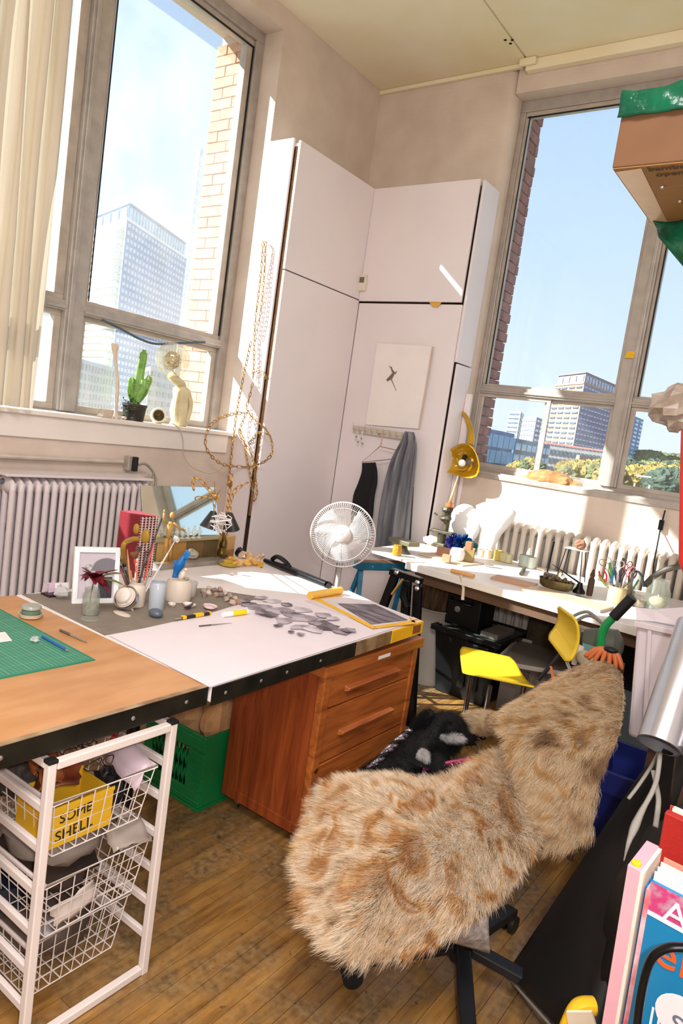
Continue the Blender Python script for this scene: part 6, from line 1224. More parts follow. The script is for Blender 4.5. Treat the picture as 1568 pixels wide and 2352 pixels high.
# wooden block tray, mannequin, mirror
M_ply = mat('warm_ply', 0xc89a5c, .55, c2=0x8a6232, scale=4, stretch=(1, 6, 1))
M_dkblk = mat('dark_block', 0x4a3a26, .6)
t = thing('wood_tray', 'plank on blocks behind the brush jars carrying mirror and glass ornaments', 'shelf', V((-2.66, 2.42, TZ)))
pl0, pl1 = D(392, 1252, 2.95), D(478, 1246, 3.05)
yb0, yb1 = 2.235, 2.70
for i, (ya, yb_, c) in enumerate(((2.21, 2.25, 0x6e6656), (2.253, 2.35, 0xc8a05c), (2.353, 2.44, 0xa87c3c), (2.443, 2.56, 0x6e5530), (2.563, 2.66, 0x5c4a2e))): MB().box((-2.715, ya, TZ), (-2.65, yb_, TZ + .112)).obj('block', mat('tray_block%d' % i, c, .5, var=.2), t, bevel=.002)
MB().box((-2.72, 2.19, TZ + .113), (-2.64, 2.68, TZ + .120)).obj('plank', mat('tray_plank', 0x9a8a5c, .5), t)
one('grey_slab', 'grey marble slab lying in front of the plank on blocks', 'slab', MB().box((-2.635, 2.20, TZ), (-2.55, 2.62, TZ + .022)), mat('grey_marble', 0x948c80, .35, var=.3, scale=12), bevel=.002)
m0 = V((-2.712, 2.22, TZ + .121)); t = thing('mirror', 'frameless rectangular mirror leaning on the plank, dazzling with window light', 'mirror', m0)
mr = newmat('mirror_silver'); mr[3].inputs['Metallic'].default_value = 1; mr[3].inputs['Roughness'].default_value = .03; mr[3].inputs['Base Color'].default_value = lin(0xeaf2ea)
MB().prism([m0, m0 + V((0, .50, 0)), m0 + V((-.07, .50, .25)), m0 + V((-.07, 0, .25))], (-.004, 0, 0)).obj('glass', mr[0], t)
MB().prism([m0 + V((-.0045, 0, 0)), m0 + V((-.0045, .50, 0)), m0 + V((-.0745, .50, .25)), m0 + V((-.0745, 0, .25))], (-.004, 0, 0)).obj('backing', M_dark, t)
MB().bar(m0 + V((-.06, .25, .16)), V((-2.735, 2.47, TZ + .005)) + V((-.0, 0, 0)), .03, .006).obj('prop', M_dark, t)
M_mann = mat('beech_mannequin', 0xc9984e, .45, c2=0xa87838, scale=20)
mb_ = V((-2.60, 2.27, TZ + .022)); t = thing('mannequin', 'small beech artist mannequin with one arm raised in front of the mirror', 'mannequin', mb_)
def mm(x, y, z): return mb_ + V((x, y, z)) * 1.15
hip = mm(0, 0, .105)
for nm, pts, rr in (('leg', [hip + V((0, -.008, 0)), mm(.004, -.012, .055), mm(0, -.014, .006)], [.009, .008, .006]), ('leg', [hip + V((0, .010, 0)), mm(.004, .016, .055), mm(0, .02, .006)], [.009, .008, .006]), ('torso', [hip, mm(0, .002, .125), mm(0, .004, .155), mm(0, .006, .175)], [.012, .010, .017, .011]),
    ('arm', [mm(0, -.012, .170), mm(0, -.034, .182), mm(.004, -.040, .215)], [.007, .006, .005]), ('arm', [mm(0, .022, .168), mm(.006, .046, .150), mm(.01, .072, .140)], [.007, .006, .005])): MB().tube(pts, rr, 9).obj(nm, M_mann, t, smooth=True)
MB().ball(mm(0, .008, .203), (.012, .012, .017), 12, 9).obj('head', M_mann, t, smooth=True)
for p in ((.004, -.040, .222), (.01, .078, .138)): MB().ball(mm(*p), (.006, .005, .009), 8, 6).obj('hand', M_mann, t, smooth=True)
MB().lathe(mb_, [(.022, 0), (.022, .005), (0, .006)], 16).obj('stand', M_mann, t, smooth='auto')
rg = random.Random(31); M_gl = mat('clear_ornament', 0xd8dcd4, .06, alpha=.55)
for k in range(5):
    b0 = V((-2.66, 2.375 + .038 * k, TZ + .121)); one('glass_ornament', ('leftmost', 'second from left', 'middle', 'fourth from left', 'rightmost')[k] + ' clear glass figure in the row on the plank before the mirror', 'ornament', MB().lathe(b0, [(.014, 0), (.013, .004), (.004, .010), (.010, .024), (.013, .035), (.005, .045 + .01 * (k % 2)), (.007, .055 + .01 * (k % 2)), (0, .062 + .01 * (k % 2))], 12), M_gl, smooth='auto', group='clear glass figures on the plank')
one('glass_dish', 'crumpled clear glass bowl on the grey slab in front of the plank', 'bowl', MB().rock(T(440, 1272, TZ + .048), (.038, .036, .024), 8, 14, 8, .18), mat('glass_bowl', 0xcac6b2, .06, alpha=.6))
one('glass_dish', 'flat clear glass splash shape lying on the table before the grey slab', 'glass', MB().rock(T(438, 1287, TZ + .008), (.05, .05, .007), 18, 16, 6, .2), mat('glass_flat', 0xd2c8c0, .06, alpha=.5))
# wooden planter with wire tree and cones
M_copper = mat('copper_brown', 0x9a6a3a, .5, c2=0x704820, scale=6)
w0 = T(505, 1277); t = thing('wood_planter', 'two-tone wooden block planter holding the chain tree and black cones', 'planter', w0)
MB().box(w0 + V((-.055, -.055, 0)), w0 + V((.055, .055, .045)), (0, 0, .35)).obj('lower_block', mat('ochre_wood', 0xa87038, .5), t, bevel=.002)
MB().box(w0 + V((-.055, -.055, .0455)), w0 + V((.055, .055, .12)), (0, 0, .35)).obj('upper_block', mat('pale_wood', 0xc89a62, .5), t, bevel=.002)
M_cone = mat('dark_cone', 0x2e2c28, .4, c2=0x1c1a18, scale=8)
for k, (px, py, d_, lab) in enumerate(((483, 1192, 2.98, 'black cone shade left of the white wire ball'), (530, 1195, 3.0, 'black cone shade right of the white wire ball'))):
    c = D(px, py, d_); sgn = -1 if k == 0 else 1
    co = one('cone_shade', lab, 'shade', MB().lathe(c + UP * .032 - V((.0, .015 * sgn, 0)), [(.012, 0), (.016, -.002), (.040, -.075), (.038, -.075)], 18, V((0, -.35 * sgn, 1)), squash=.8), M_cone, smooth='auto'); MB().tube([c, V((w0.x + .01, w0.y + .02 * sgn, w0.z + .121))], .003, 6).obj('stem', M_copper, co)
c = D(506, 1200, 2.93); rg = random.Random(77); q = MB()
for i in range(26):
    a, b_ = [V((rg.gauss(0, 1), rg.gauss(0, 1), rg.gauss(0, 1))).normalized() for _ in range(2)]
    q.tube([c + a * .044, c + (a + b_) * .026 + V((rg.uniform(-.01, .01), 0, 0)), c + b_ * .044], .0022, 5)
o = one('wire_ball', 'loose ball of bent white wire on the wooden planter', 'wire ball', q, mat('white_wire', 0xe2dcda, .5)); o['kind'] = 'stuff'
M_bronze = mat('dark_bronze', 0x7a6224, .3, .6, c2=0x4a3812, scale=14)
z0 = T(508, 1288); t = thing('bronze_rabbit', 'lumpy bronze animal figure crouching in front of the wooden planter', 'sculpture', z0)
sk = [(0, 0, .05, .026), (0, .005, .085, .020), (0, .006, .108, .016), (0, -.004, .135, .010), (.0, -.012, .165, .006), (.012, -.02, .022, .022), (.012, .022, .022, .020), (.01, -.018, .07, .009), (.014, -.024, .04, .007)]
q = MB(); body_ = skin('body', [(z0.x + a, z0.y + b_, z0.z + c_, r) for a, b_, c_, r in sk], [(0, 1), (1, 2), (2, 3), (3, 4), (0, 5), (0, 6), (1, 7), (7, 8)], M_bronze, t)
# crystals and odds at the table rear
rg = random.Random(41); M_cit = [mat('citrine%d' % i, c, .2, c2=c2, scale=20, alpha=.95) for i, (c, c2) in enumerate(((0xd8a83c, 0xb07a24), (0xe2bc80, 0xc08a4c), (0xe0c8b4, 0xa87c60), (0xd09038, 0xe0c070)))]
one('amber_dish', 'amber glass dish curling under the yellow crystals', 'dish', MB().lathe(T(522, 1300), [(.02, 0), (.05, .006), (.058, .022), (.055, .022), (.046, .010), (0, .008)], 22, squash=.8), mat('amber_dish_glass', 0xc8a83c, .1, alpha=.85), smooth='auto')
cryl = {}; CR = ((532, 1285, .022, 0), (548, 1292, .026, 1), (566, 1292, .024, 3), (582, 1290, .026, 3), (597, 1296, .020, 0), (556, 1275, .024, 2), (574, 1277, .026, 1), (590, 1288, .022, 2), (540, 1296, .018, 3), (584, 1285, .024, 2), (602, 1276, .018, 2), (572, 1284, .02, 1))
for mi_, cn_ in enumerate(('yellow', 'honey', 'rose-white', 'orange')):
    ks = sorted([k for k in range(len(CR)) if CR[k][3] == mi_], key=lambda k: CR[k][0])
    for i_, k in enumerate(ks): cryl[k] = '%s crystal, %s of the %s ones in the cluster by the bronze figure' % (cn_, ('leftmost', 'second', 'third', 'rightmost')[i_ if i_ < len(ks) - 1 else 3], cn_)
for k, (px, py, r, m_) in enumerate(CR):
    one('crystal', cryl[k], 'crystal', MB().rock(T(px, py, TZ + r * .8 + 0), (r, r, r * .8), 200 + k, 7, 5, .3), M_cit[m_], group='crystals on the rear of the table')
one('white_bottle', 'small white bottle with a dark stopper behind the crystals', 'bottle', MB().lathe(T(531, 1275), [(.012, 0), (.013, .03), (.010, .036), (.006, .038), (.006, .05), (0, .051)], 12), mat('white_china', 0xe6e0dc, .3), smooth='auto')
one('black_stone', 'lump of shiny black obsidian behind the crystals', 'stone', MB().rock(T(549, 1268, TZ + .024), (.026, .024, .028), 61, 9, 6, .2), mat('obsidian', 0x14161c, .12))
one('snail_shell', 'pale spiral shell at the back right of the crystal cluster', 'shell', MB().tube([T(594, 1283, TZ + .012) + V((0, .018 * math.cos(a * .6) * (1 - a / 24), .018 * math.sin(a * .6) * (1 - a / 24))) for a in range(22)], [.012 - .0004 * a for a in range(22)], 8), mat('snail', 0xc8aa80, .35), smooth=True)
# long black folded umbrella/tripod beyond the table end
t = thing('light_stand', 'long black folded light stand lying along the far end of the white worktable', 'stand', T(680, 1310))
a, b_ = T(608, 1287, TZ + .016), T(750, 1342, TZ + .016)
MB().tube([a, a.lerp(b_, .3), a.lerp(b_, .31), b_], [.012, .020, .022, .016], 12).obj('tube', M_blackmet, t, smooth='auto')
MB().tube(spline([a.lerp(b_, .12) + UP * .02, a.lerp(b_, .2) + UP * .045, a.lerp(b_, .34) + UP * .035, a.lerp(b_, .42) + UP * .015], 4), .012, 10).obj('knuckle', M_blackmet, t, smooth=True)
MB().bar(a + UP * .004 + V((.02, -.01, 0)), a.lerp(b_, .45) + UP * .004 + V((.026, -.01, 0)), .004, .004).obj('white_stripe', M_wcap, t)
MB().tube([b_, b_ + V((.02, .01, -.012))], .02, 12).obj('foot', M_black, t, smooth='auto')
# ================================================================ left window sill
SX = -3.72; SZ = 1.468
def S(px, py): p = X(px, py, SX); return V((p.x, p.y, SZ))
b0 = S(306, 962)
t = thing('cactus', 'spiky green cactus in a small black pot on the left window sill', 'plant', b0)
MB().lathe(b0, [(.058, 0), (.062, .004), (.074, .09), (.078, .092), (.078, .107), (.069, .107), (.06, .085), (0, .083)], 22).obj('pot', mat('black_pot', 0x1d1c1b, .6, c2=0x3c3226, scale=16), t, smooth='auto')
M_cact = mat('cactus_green', 0x5c8c34, .5, c2=0x86b458, scale=25)
def cact(pts, r):
    pts = spline(pts, 5); q = MB(); rings = []
    for i, p in enumerate(pts):
        k = i / (len(pts) - 1); rr = r * (1 - .25 * k) * (1 if k < .92 else .5); rings.append([p + V(((rr * (1 + .28 * math.cos(4 * a * PI / 8))) * math.cos(a * PI / 8), (rr * (1 + .28 * math.cos(4 * a * PI / 8))) * math.sin(a * PI / 8), 0)) for a in range(16)])
    return q.rings(rings), pts
sp = MB()
for pts, r in (([(0, 0, .08), (.0, .004, .18), (0, .012, .27), (0, .022, .37), (0, .028, .45)], .030), ([(0, .01, .12), (0, .055, .17), (0, .074, .23), (0, .080, .30)], .025), ([(0, -.01, .12), (0, -.042, .18), (0, -.044, .27)], .024), ([(0, .0, .1), (.03, .02, .19), (.03, .03, .27)], .024), ([(0, .06, .2), (0, .09, .25), (0, .094, .29)], .018)):
    q, pp = cact([b0 + V(p) for p in pts], r); q.obj('stem', M_cact, t, smooth=True)
    for i, p in enumerate(pp[1:]):
        for a in range(4): d = V((math.cos(a * PI / 2), math.sin(a * PI / 2), .2)); sp.tube([p + d * r * .9, p + d * (r + .012)], .0008, 3)
o = sp.obj('spines', mat('cactus_spine', 0xd8d0a8, .6), t); o['kind'] = 'stuff'
rg = random.Random(2); q = MB()
for i in range(70):
    c = b0 + V((.02 + rg.uniform(-.03, .05), -.06 + rg.gauss(0, .022), .075 + rg.gauss(0, .028))); d = V((rg.uniform(-1, 1), rg.uniform(-1, 1), rg.uniform(-.3, .8))).normalized() * .011; e = d.cross(V((rg.uniform(-1, 1), .3, rg.uniform(-1, 1)))).normalized() * .006
    q.add([c - d, c + e, c + d, c - e], [(0, 1, 2, 3)])
for i in range(8): q.tube(spline([b0 + V((0, -.03, .085)), b0 + V((.02, -.055, .10 + rg.uniform(-.01, .03))), b0 + V((.03, -.075 + rg.uniform(-.02, .02), .04))], 4), .001, 4)
o = q.obj('trailing_leaves', mat('small_leaf', 0x2f3f2c, .5, var=.4, scale=60), t); o['kind'] = 'stuff'
b0 = S(362, 966)
t = thing('round_clock', 'small round cream clock with a dark brassy face on the left window sill', 'clock', b0)
cn = V((.9, -.42, .1)).normalized(); c = b0 + UP * .052
MB().lathe(c - cn * .02, [(0, 0), (.045, .0), (.051, .01), (.051, .03), (.046, .038), (.037, .036), (.037, .03), (0, .03)], 28, cn).obj('case', mat('cream_enamel', 0xe0d6bc, .3), t, smooth='auto')
MB().lathe(c + cn * .0105, [(0, 0), (.036, 0), (.036, .001), (0, .0012)], 26, cn).obj('face', mat('brassy_face', 0x5c4a20, .3, .3, c2=0x2a2210, scale=30), t, smooth='auto')
MB().bar(c + cn * .013, c + cn * .013 + V((0, .012, .018)), .003, .001).bar(c + cn * .013, c + cn * .013 + V((0, -.022, .006)), .002, .001).obj('hand', mat('gold_hand', 0xd8b860, .3, .6), t)
MB().box(c + V((-.02, -.03, -.052)), c + V((.01, .03, -.045))).obj('foot', mat('cream_enamel2', 0xe0d6bc, .3), t, bevel=.003)
b0 = S(408, 974)
t = thing('plaster_torso', 'cream plaster figure carrying a glass globe on its head, on the left window sill', 'sculpture', b0)
M_plas = mat('ivory_plaster', 0xdfd2a8, .55, c2=0xc4b48c, scale=9, bump=.2, bscale=25)
pr = [(.055, 0), (.062, .01), (.056, .03), (.066, .07), (.074, .11), (.068, .15), (.058, .19), (.062, .225), (.054, .25), (.036, .262), (.030, .28)]
q = MB(); rings = []
for i, (r, h) in enumerate(pr): rings.append([b0 + V((r * .8 * math.cos(a * PI / 10), .006 * math.sin(i * 1.2) + r * (1 + .18 * math.sin(a * 2 * PI / 10 + i * .7)) * math.sin(a * PI / 10), h)) for a in range(20)])
q.rings(rings).obj('body', M_plas, t, smooth=True)
for s_ in (-1, 1): MB().tube(spline([b0 + V((.02, .045 * s_, .23)), b0 + V((.035, .062 * s_, .16)), b0 + V((.035, .058 * s_, .09)), b0 + V((.03, .045 * s_, .03))], 4), .016, 10).obj('arm', M_plas, t, smooth=True)
gc = X(396, 826, SX) ; gc = V((gc.x, gc.y, gc.z))
MB().tube([b0 + UP * .27, gc - UP * .10], .03, 12).obj('neck', M_plas, t, smooth=True)
MB().ball(gc, .112, 26, 16).obj('globe', glassmat('globe_glass', 0xf6f2e6, .12, .14, .06), t, smooth=True)
rg = random.Random(9); q = MB(); M_mir = mat('mirror_tile', 0xd6cba4, .12, .9)
for i in range(9):
    th = PI * (i + .5) / 9
    for j in range(int(18 * math.sin(th)) + 1):
        a = 2 * PI * j / (int(18 * math.sin(th)) + 1); d = V((math.sin(th) * math.cos(a), math.sin(th) * math.sin(a), math.cos(th))); e1 = d.cross(UP).normalized() * .006; e2 = d.cross(e1).normalized() * .006; p = gc + V((0, 0, -.004)) + d * .058
        q.add([p - e1 - e2, p + e1 - e2, p + e1 + e2, p - e1 + e2], [(0, 1, 2, 3)])
o = q.obj('mirror_tiles', M_mir, t); o['kind'] = 'stuff'
MB().ball(gc + V((0, 0, -.004)), .056, 16, 10).obj('inner_ball', M_plas, t, smooth=True)
b0 = S(268, 952)
t = thing('bone', 'long pale animal bone standing on end in front of the left window', 'bone', b0)
tp = X(264, 795, SX); tp = V((SX, tp.y, tp.z))
MB().tube(spline([b0, b0.lerp(tp, .15), b0.lerp(tp, .5) + V((0, .012, 0)), b0.lerp(tp, .85), tp], 5), [.022, .020, .017, .014, .012, .011, .011, .012, .013, .0125, .012, .011, .010, .010, .010, .011, .013, .016, .019, .020, .018], 10).obj('shaft', mat('bone', 0xdcc8ae, .55, var=.15, scale=20), t, smooth=True)
for s_ in (-1, 1): MB().ball(tp + V((0, .012 * s_, .004)), .013, 10, 8).obj('knuckle', mat('bone_end%d' % s_, 0xe0d0b0, .5), t, smooth=True)
one('carton', 'small clear-sided pale carton on the left sill by the bone', 'box', MB().box(S(243, 948) + V((-.02, -.035, 0)), S(243, 948) + V((.02, .035, .05))), mat('pale_carton', 0xddc8b4, .4, alpha=.7), bevel=.003)
for k, (px, py, r) in enumerate(((232, 952, .02), (252, 956, .022), (270, 960, .02), (284, 962, .018))): one('shell', ('white sea shell at the left end of the row on the left sill', 'white sea shell second in the row on the left sill', 'flat white sea shell at the foot of the bone', 'small white sea shell touching the black cactus pot')[k], 'shell', MB().rock(S(px, py) + UP * r * .55, (r, r * 1.2, r * .6), 300 + k), mat('sea_shell%d' % k, 0xe2d6ca, .4))
one('thin_cord', 'thin white flex drooping from the sill behind the chains', 'cord', MB().tube(spline([X(395, 972, -3.61), X(412, 985, -3.6), X(420, 1010, -3.60), X(422, 1045, -3.60), X(440, 1072, -3.58), X(478, 1087, -3.56), X(500, 1080, -3.54), X(512, 1072, -3.53)], 6), .0032, 5), mat('cream_flex', 0xc8b8a4, .5), smooth=True)
# ---------------------------------------------------------------- hanging chains
M_brass = mat('aged_brass', 0xd2a85c, .28, .75, c2=0x9a6c3c, scale=9, rnd=.25)
q = MB(); q.tube([V((.0062 * math.cos(a), (.0125 * math.sin(a)), 0)) for a in [2 * PI * i / 14 for i in range(14)]], .0019, 5, True)
LK = q.data('link'); LK.materials.append(M_brass); LK.polygons.foreach_set('use_smooth', [True] * len(LK.polygons))
NL = [0]
def chain(parent, pts, sc=1.0, maxn=10 ** 6):
    pts = spline(pts, 10); pitch = .0208 * sc; acc = 0; q = pts[0]; k = 0; pos = [q]
    for p in pts[1:]:
        while (p - q).length >= pitch: q = q + (p - q).normalized() * pitch; pos.append(q)
    rest = MB()
    for i in range(len(pos) - 1):
        a, b_ = pos[i], pos[i + 1]; d = (b_ - a).normalized(); tw = V((1, 0, 0)) if i % 2 == 0 else V((.35, .2, .9)); n_ = (tw - d * tw.dot(d)); n_ = n_.normalized() if n_.length > .05 else V((0, 0, 1)); x_ = d.cross(n_)
        M4 = Matrix.Identity(4)
        for r_ in range(3): M4[r_][0] = x_[r_] * sc; M4[r_][1] = d[r_] * sc; M4[r_][2] = n_[r_] * sc
        M4.translation = (a + b_) / 2 - WORLD[parent.name]; o = bpy.data.objects.new('link', LK); COL.objects.link(o); o.parent = parent; o.matrix_local = M4; NL[0] += 1
HX = -3.54
def H(px, py, dx=0):
    p = X(px, py, HX + dx); return p if p.y < 3.655 else Y(px, py, 3.655 - dx)
t = thing('hanging_chain', 'long brass chain hung from a nail, looping into a big ring by the left window', 'chain', H(580, 1150))
chain(t, [H(604, 556), H(598, 640), H(588, 720), H(584, 775), H(583, 840), H(580, 880)], 1.6)
chain(t, [H(610, 556, .01), H(606, 640, .01), H(598, 720, .01), H(586, 775, .01)], 1.6)
chain(t, [H(576, 785), H(562, 850), H(552, 900), H(543, 950), H(538, 990), H(533, 1030), H(528, 1080), H(524, 1110)], 1.6)
chain(t, [H(580, 880), H(572, 915), H(566, 940), H(585, 965), H(605, 980), H(620, 1002), H(626, 1030), H(618, 1052), H(590, 1068), H(550, 1072), H(510, 1066), H(484, 1046), H(471, 1020), H(476, 990), H(495, 966), H(530, 952), H(566, 948)], 1.6)
chain(t, [H(566, 948), H(556, 972), H(550, 1000), H(570, 1030), H(582, 1060), H(586, 1095), H(590, 1130), H(586, 1152)], 1.6)
chain(t, [H(548, 985, .01), H(560, 1010, .01), H(566, 1050, .01), H(576, 1100, .01), H(582, 1140, .01), H(584, 1158, .01)], 1.6)
chain(t, [H(618, 1000), H(600, 992), H(584, 1002), H(574, 1016), H(570, 1026)], 1.35)
chain(t, [H(578, 858), H(596, 850), H(608, 858), H(611, 872)], 1.1)
MB().lathe(H(607, 553), [(.006, -.03), (.006, 0), (.010, .002), (0, .004)], 8, (0, -1, .1)).obj('nail', M_steel, t, smooth='auto')
MB().box(H(608, 866) + V((-.006, -.012, -.014)), H(608, 866) + V((.006, .012, .006))).obj('padlock', mat('brass_lock', 0xb49a58, .3, .8), t, bevel=.002)
for px, py in ((586, 780), (568, 946), (582, 1010)):
    for k in range(4): MB().tube([H(px, py) + V((0, -.012 + .006 * k, -.012)), H(px, py) + V((.008, .012 - .005 * k, .014))], .0018, 5).obj('wire_tie', M_steel, t)
c = w0 + UP * .12
t = thing('chain_tree', 'stiff brass chain tree with curling branches rising from the wooden planter', 'chain', c)
def Q(px, py, d=3.0): return D(px, py, d)
chain(t, [Q(520, 1195), Q(522, 1160), Q(526, 1130), Q(530, 1105), Q(534, 1080)], 1.35)
chain(t, [Q(527, 1180), Q(532, 1140), Q(545, 1120), Q(562, 1112), Q(578, 1104)], 1.35)
chain(t, [Q(495, 1190), Q(492, 1160), Q(492, 1140), Q(478, 1120), Q(462, 1102), Q(443, 1097), Q(443, 1115), Q(447, 1135)], 1.3)
chain(t, [Q(492, 1140), Q(470, 1141), Q(450, 1145), Q(436, 1150)], 1.3)
for p in ((497, 1142), (528, 1112)): MB().rock(Q(*p), (.014, .014, .014), 8, 7, 5, .3).obj('knot', M_brass, t)
for a, b_ in (((490, 1140), (464, 1112)), ((494, 1138), (492, 1105)), ((498, 1136), (506, 1125))): MB().tube([Q(*a), Q(*b_)], .0018, 5).obj('rod', M_copper, t)
# ---------------------------------------------------------------- peg rail, hanger, clothes, drawing, horn lamp
PYL = 4.608
M_rail = mat('pale_rail', 0xcdbfae, .5, var=.12)
a, b_ = Y(813, 985, 4.595), Y(935, 1003, 4.595)
t = thing('peg_rail', 'pale wooden rail of nine small hooks on the white corner panel', 'rail', (a + b_) / 2)
MB().bar(a, b_, .018, .055).obj('board', M_rail, t, bevel=.003)
for k in range(9):
    p = a.lerp(b_, .04 + .115 * k); MB().tube(spline([p + V((0, -.008, .0)), p + V((0, -.03, -.012)), p + V((0, -.045, .008)), p + V((0, -.048, .05))], 4), .003, 6).obj('hook', M_chrome, t, smooth=True)
t = thing('key_bunch', 'bunch of small keys on strings hanging from the left end of the peg rail', 'keys', Y(825, 1010, 4.56))
for px, py in ((818, 1000), (822, 1012), (830, 1004), (832, 1016)): MB().tube([Y(px, 992, 4.565), Y(px, py, 4.565)], .0018, 5).lathe(Y(px, py + 3, 4.565), [(.010, -.001), (.010, .001)], 10, (0, -1, 0)).obj('key', M_steel, t)
t = thing('wire_hanger', 'bare copper wire coat hanger on the peg rail', 'hanger', Y(872, 1000, 4.55))
hy = 4.552
MB().tube(spline([Y(868, 1000, hy), Y(874, 996, hy), Y(877, 1004, hy), Y(874, 1024, hy)], 5) + [Y(830, 1062, hy), Y(902, 1054, hy), Y(936, 1040, hy), Y(876, 1026, hy)], .0035, 6).obj('wire', mat('copper_wire', 0xb58a78, .35, .6), t)
def hangcloth(name, label, outline, y, m, folds, depth=.05, cat='clothes'):
    # outline: list of (left px, right px, row px) from the top down
    rows = []
    for i, ((lx, ly), (rx, ry)) in enumerate(outline):
        L, R_ = Y(lx, ly, y), Y(rx, ry, y); row = []
        for j in range(25):
            u = j / 24; p = L.lerp(R_, u); row.append(p + V((0, -depth * (.5 + .5 * math.sin(u * folds * PI + .4 * i)) * math.sin(PI * u) ** .5, 0)))
        rows.append(row)
    rows = [r for r in smooth_rows(rows, 3)]
    back = [[p + V((0, .012, 0)) for p in r] for r in rows]
    return one(name, label, cat, MB().grid(rows), m, smooth=True, solid=.004)
hangcloth('trousers', 'grey cotton trousers hanging from the right end of the peg rail', (((934, 992), (950, 993)), ((920, 1020), (957, 1020)), ((900, 1055), (955, 1055)), ((884, 1110), (950, 1110)), ((872, 1170), (944, 1170)), ((862, 1250), (938, 1254)), ((860, 1268), (936, 1272))), 4.54, mat('grey_twill', 0x8c8c90, .85, c2=0x5c5c62, scale=4, stretch=(6, 6, .6)), 6.0, .07)
hangcloth('black_vest', 'black garment hanging from the left end of the wire hanger', (((832, 1064), (862, 1062)), ((831, 1085), (866, 1082)), ((822, 1112), (866, 1110)), ((812, 1138), (860, 1140)), ((808, 1180), (856, 1185)), ((806, 1230), (850, 1235))), 4.545, mat('black_cotton', 0x151517, .85, var=.3), 2.0, .04)
hangcloth('dark_sleeve', 'dark lining strip showing behind the right edge of the grey trousers', (((938, 1120), (950, 1118)), ((932, 1180), (946, 1182)), ((926, 1248), (942, 1250))), 4.575, mat('dark_lining', 0x26262a, .85), 1.0, .02)
pa = [Y(866, 788, 4.598), Y(994, 796, 4.598), Y(962, 985, 4.598), Y(840, 975, 4.598)]
t = thing('drawing', 'pale sheet of paper with a small ink figure pinned on the white panel', 'drawing', sum(pa, V((0, 0, 0))) / 4)
MB().prism(pa, (0, -.003, 0)).obj('sheet', mat('pale_paper', 0xeee6e2, .6, var=.04), t)
MB().bar(pa[1] + V((0, -.005, 0)), pa[2] + V((0, -.005, 0)), .012, .004, (0, 1, 0)).obj('edge_fold', mat('beige_edge', 0xd2bba8, .6), t)
q = MB(); fy = 4.5925
for pts, r in (((((898, 842), (900, 850), (904, 856), (898, 866), (888, 874))), (.004, .008, .012, .018, .010)), (((900, 852), (908, 858), (911, 852)), (.008, .008, .003)), (((896, 866), (902, 880), (910, 898)), (.006, .003, .002)), (((893, 840), (900, 848)), (.002, .004))): q.tube([Y(p[0], p[1], fy) for p in pts], list(r), 6, False, 1)
for v in q.v: v.y = fy - .0006 + (v.y - fy) * .03
q.obj('ink_figure', mat('sepia_ink', 0x7a6c60, .7), t)
b0 = Y(1060, 1058, 4.80)
t = thing('horn_lamp', 'translucent yellow glass horn with a bulb, hung by black cord beside the right window', 'lamp', b0)
M_horn = mat('yellow_glass', 0xd8a81c, .06, alpha=.86, c2=0xb08410, scale=6, coat=.5)
lip = [(1018, 1062), (1028, 1040), (1050, 1022), (1075, 1020), (1092, 1040), (1100, 1070), (1094, 1094), (1070, 1098), (1045, 1090), (1022, 1082)]
ring0 = spline([Y(*p, 4.74) for p in lip], 2, True); cen = Y(1062, 1062, 4.74); rings = [ring0]
for k, (s_, off) in enumerate(((.92, .03), (.74, .065), (.48, .09), (.26, .10))): rings.append([(cen + (p - cen) * s_) + V((0, off, 0)) for p in ring0])
MB().rings(rings, cap=False).obj('bell', M_horn, t, smooth=True, solid=.005)
for k in range(5): a = 2 * PI * k / 5 + .3; MB().tube(spline([cen + V((.07 * math.cos(a), .025, .07 * math.sin(a))), cen + V((.055 * math.cos(a + .5), .05, .055 * math.sin(a + .5))), cen + V((.035 * math.cos(a + .8), .07, .035 * math.sin(a + .8)))], 3), .010, 8).obj('fold', M_horn, t, smooth=True)
MB().tube(spline([Y(1080, 1022, 4.80), Y(1081, 1000, 4.81), Y(1077, 975, 4.82), Y(1068, 955, 4.83), Y(1058, 945, 4.84)], 5), [.030, .030, .029, .028, .027, .026, .025, .024, .023, .022, .021, .020, .019, .018, .017, .016, .015, .014, .013, .012, .011], 12).obj('tail', M_horn, t, smooth=True)
MB().ball(cen + V((0, -.01, -.005)), .028, 16, 12).obj('bulb', mat('frosted_bulb', 0xf4eee4, .3), t, smooth=True)
MB().tube([cen + V((0, .005, .02)), cen + V((.0, .03, .05))], .018, 10).obj('socket', M_black, t, smooth='auto')
MB().tube(spline([Y(1058, 945, 4.84), Y(1052, 942, 4.85), Y(1048, 935, 4.86)], 3), .006, 8).obj('hook', M_black, t, smooth=True)
MB().tube(spline([Y(1054, 945, 4.84), Y(1040, 985, 4.84), Y(1025, 1040, 4.84), Y(1012, 1110, 4.84), Y(1000, 1200, 4.84), Y(997, 1250, 4.84)], 4), .0035, 6).obj('cord', M_black, t, smooth=True)
t = thing('stone_loaf', 'rough orange-brown sandstone chunk lying on the narrow right window sill', 'stone', Y(1265, 1128, 4.90))
c = Y(1265, 1110, 4.93); MB().rock(c, (.20, .055, .085), 71, 20, 12, .13, (0, .06, 0)).obj('rock', mat('sandstone', 0xb98a5c, .9, c2=0x8a6038, scale=12, bump=.5, bscale=30), t)
c2_ = Y(1300, 1092, 4.97)
t = thing('glass_flask', 'round clear glass flask standing behind the sandstone chunk', 'flask', c2_)
MB().ball(c2_, .062, 20, 14).tube([c2_ + UP * .05, c2_ + V((0, 0, .10))], .016, 12).obj('flask', glassmat('flask_glass', 0xf2f6f4, .03, .14, .02), t, smooth=True)
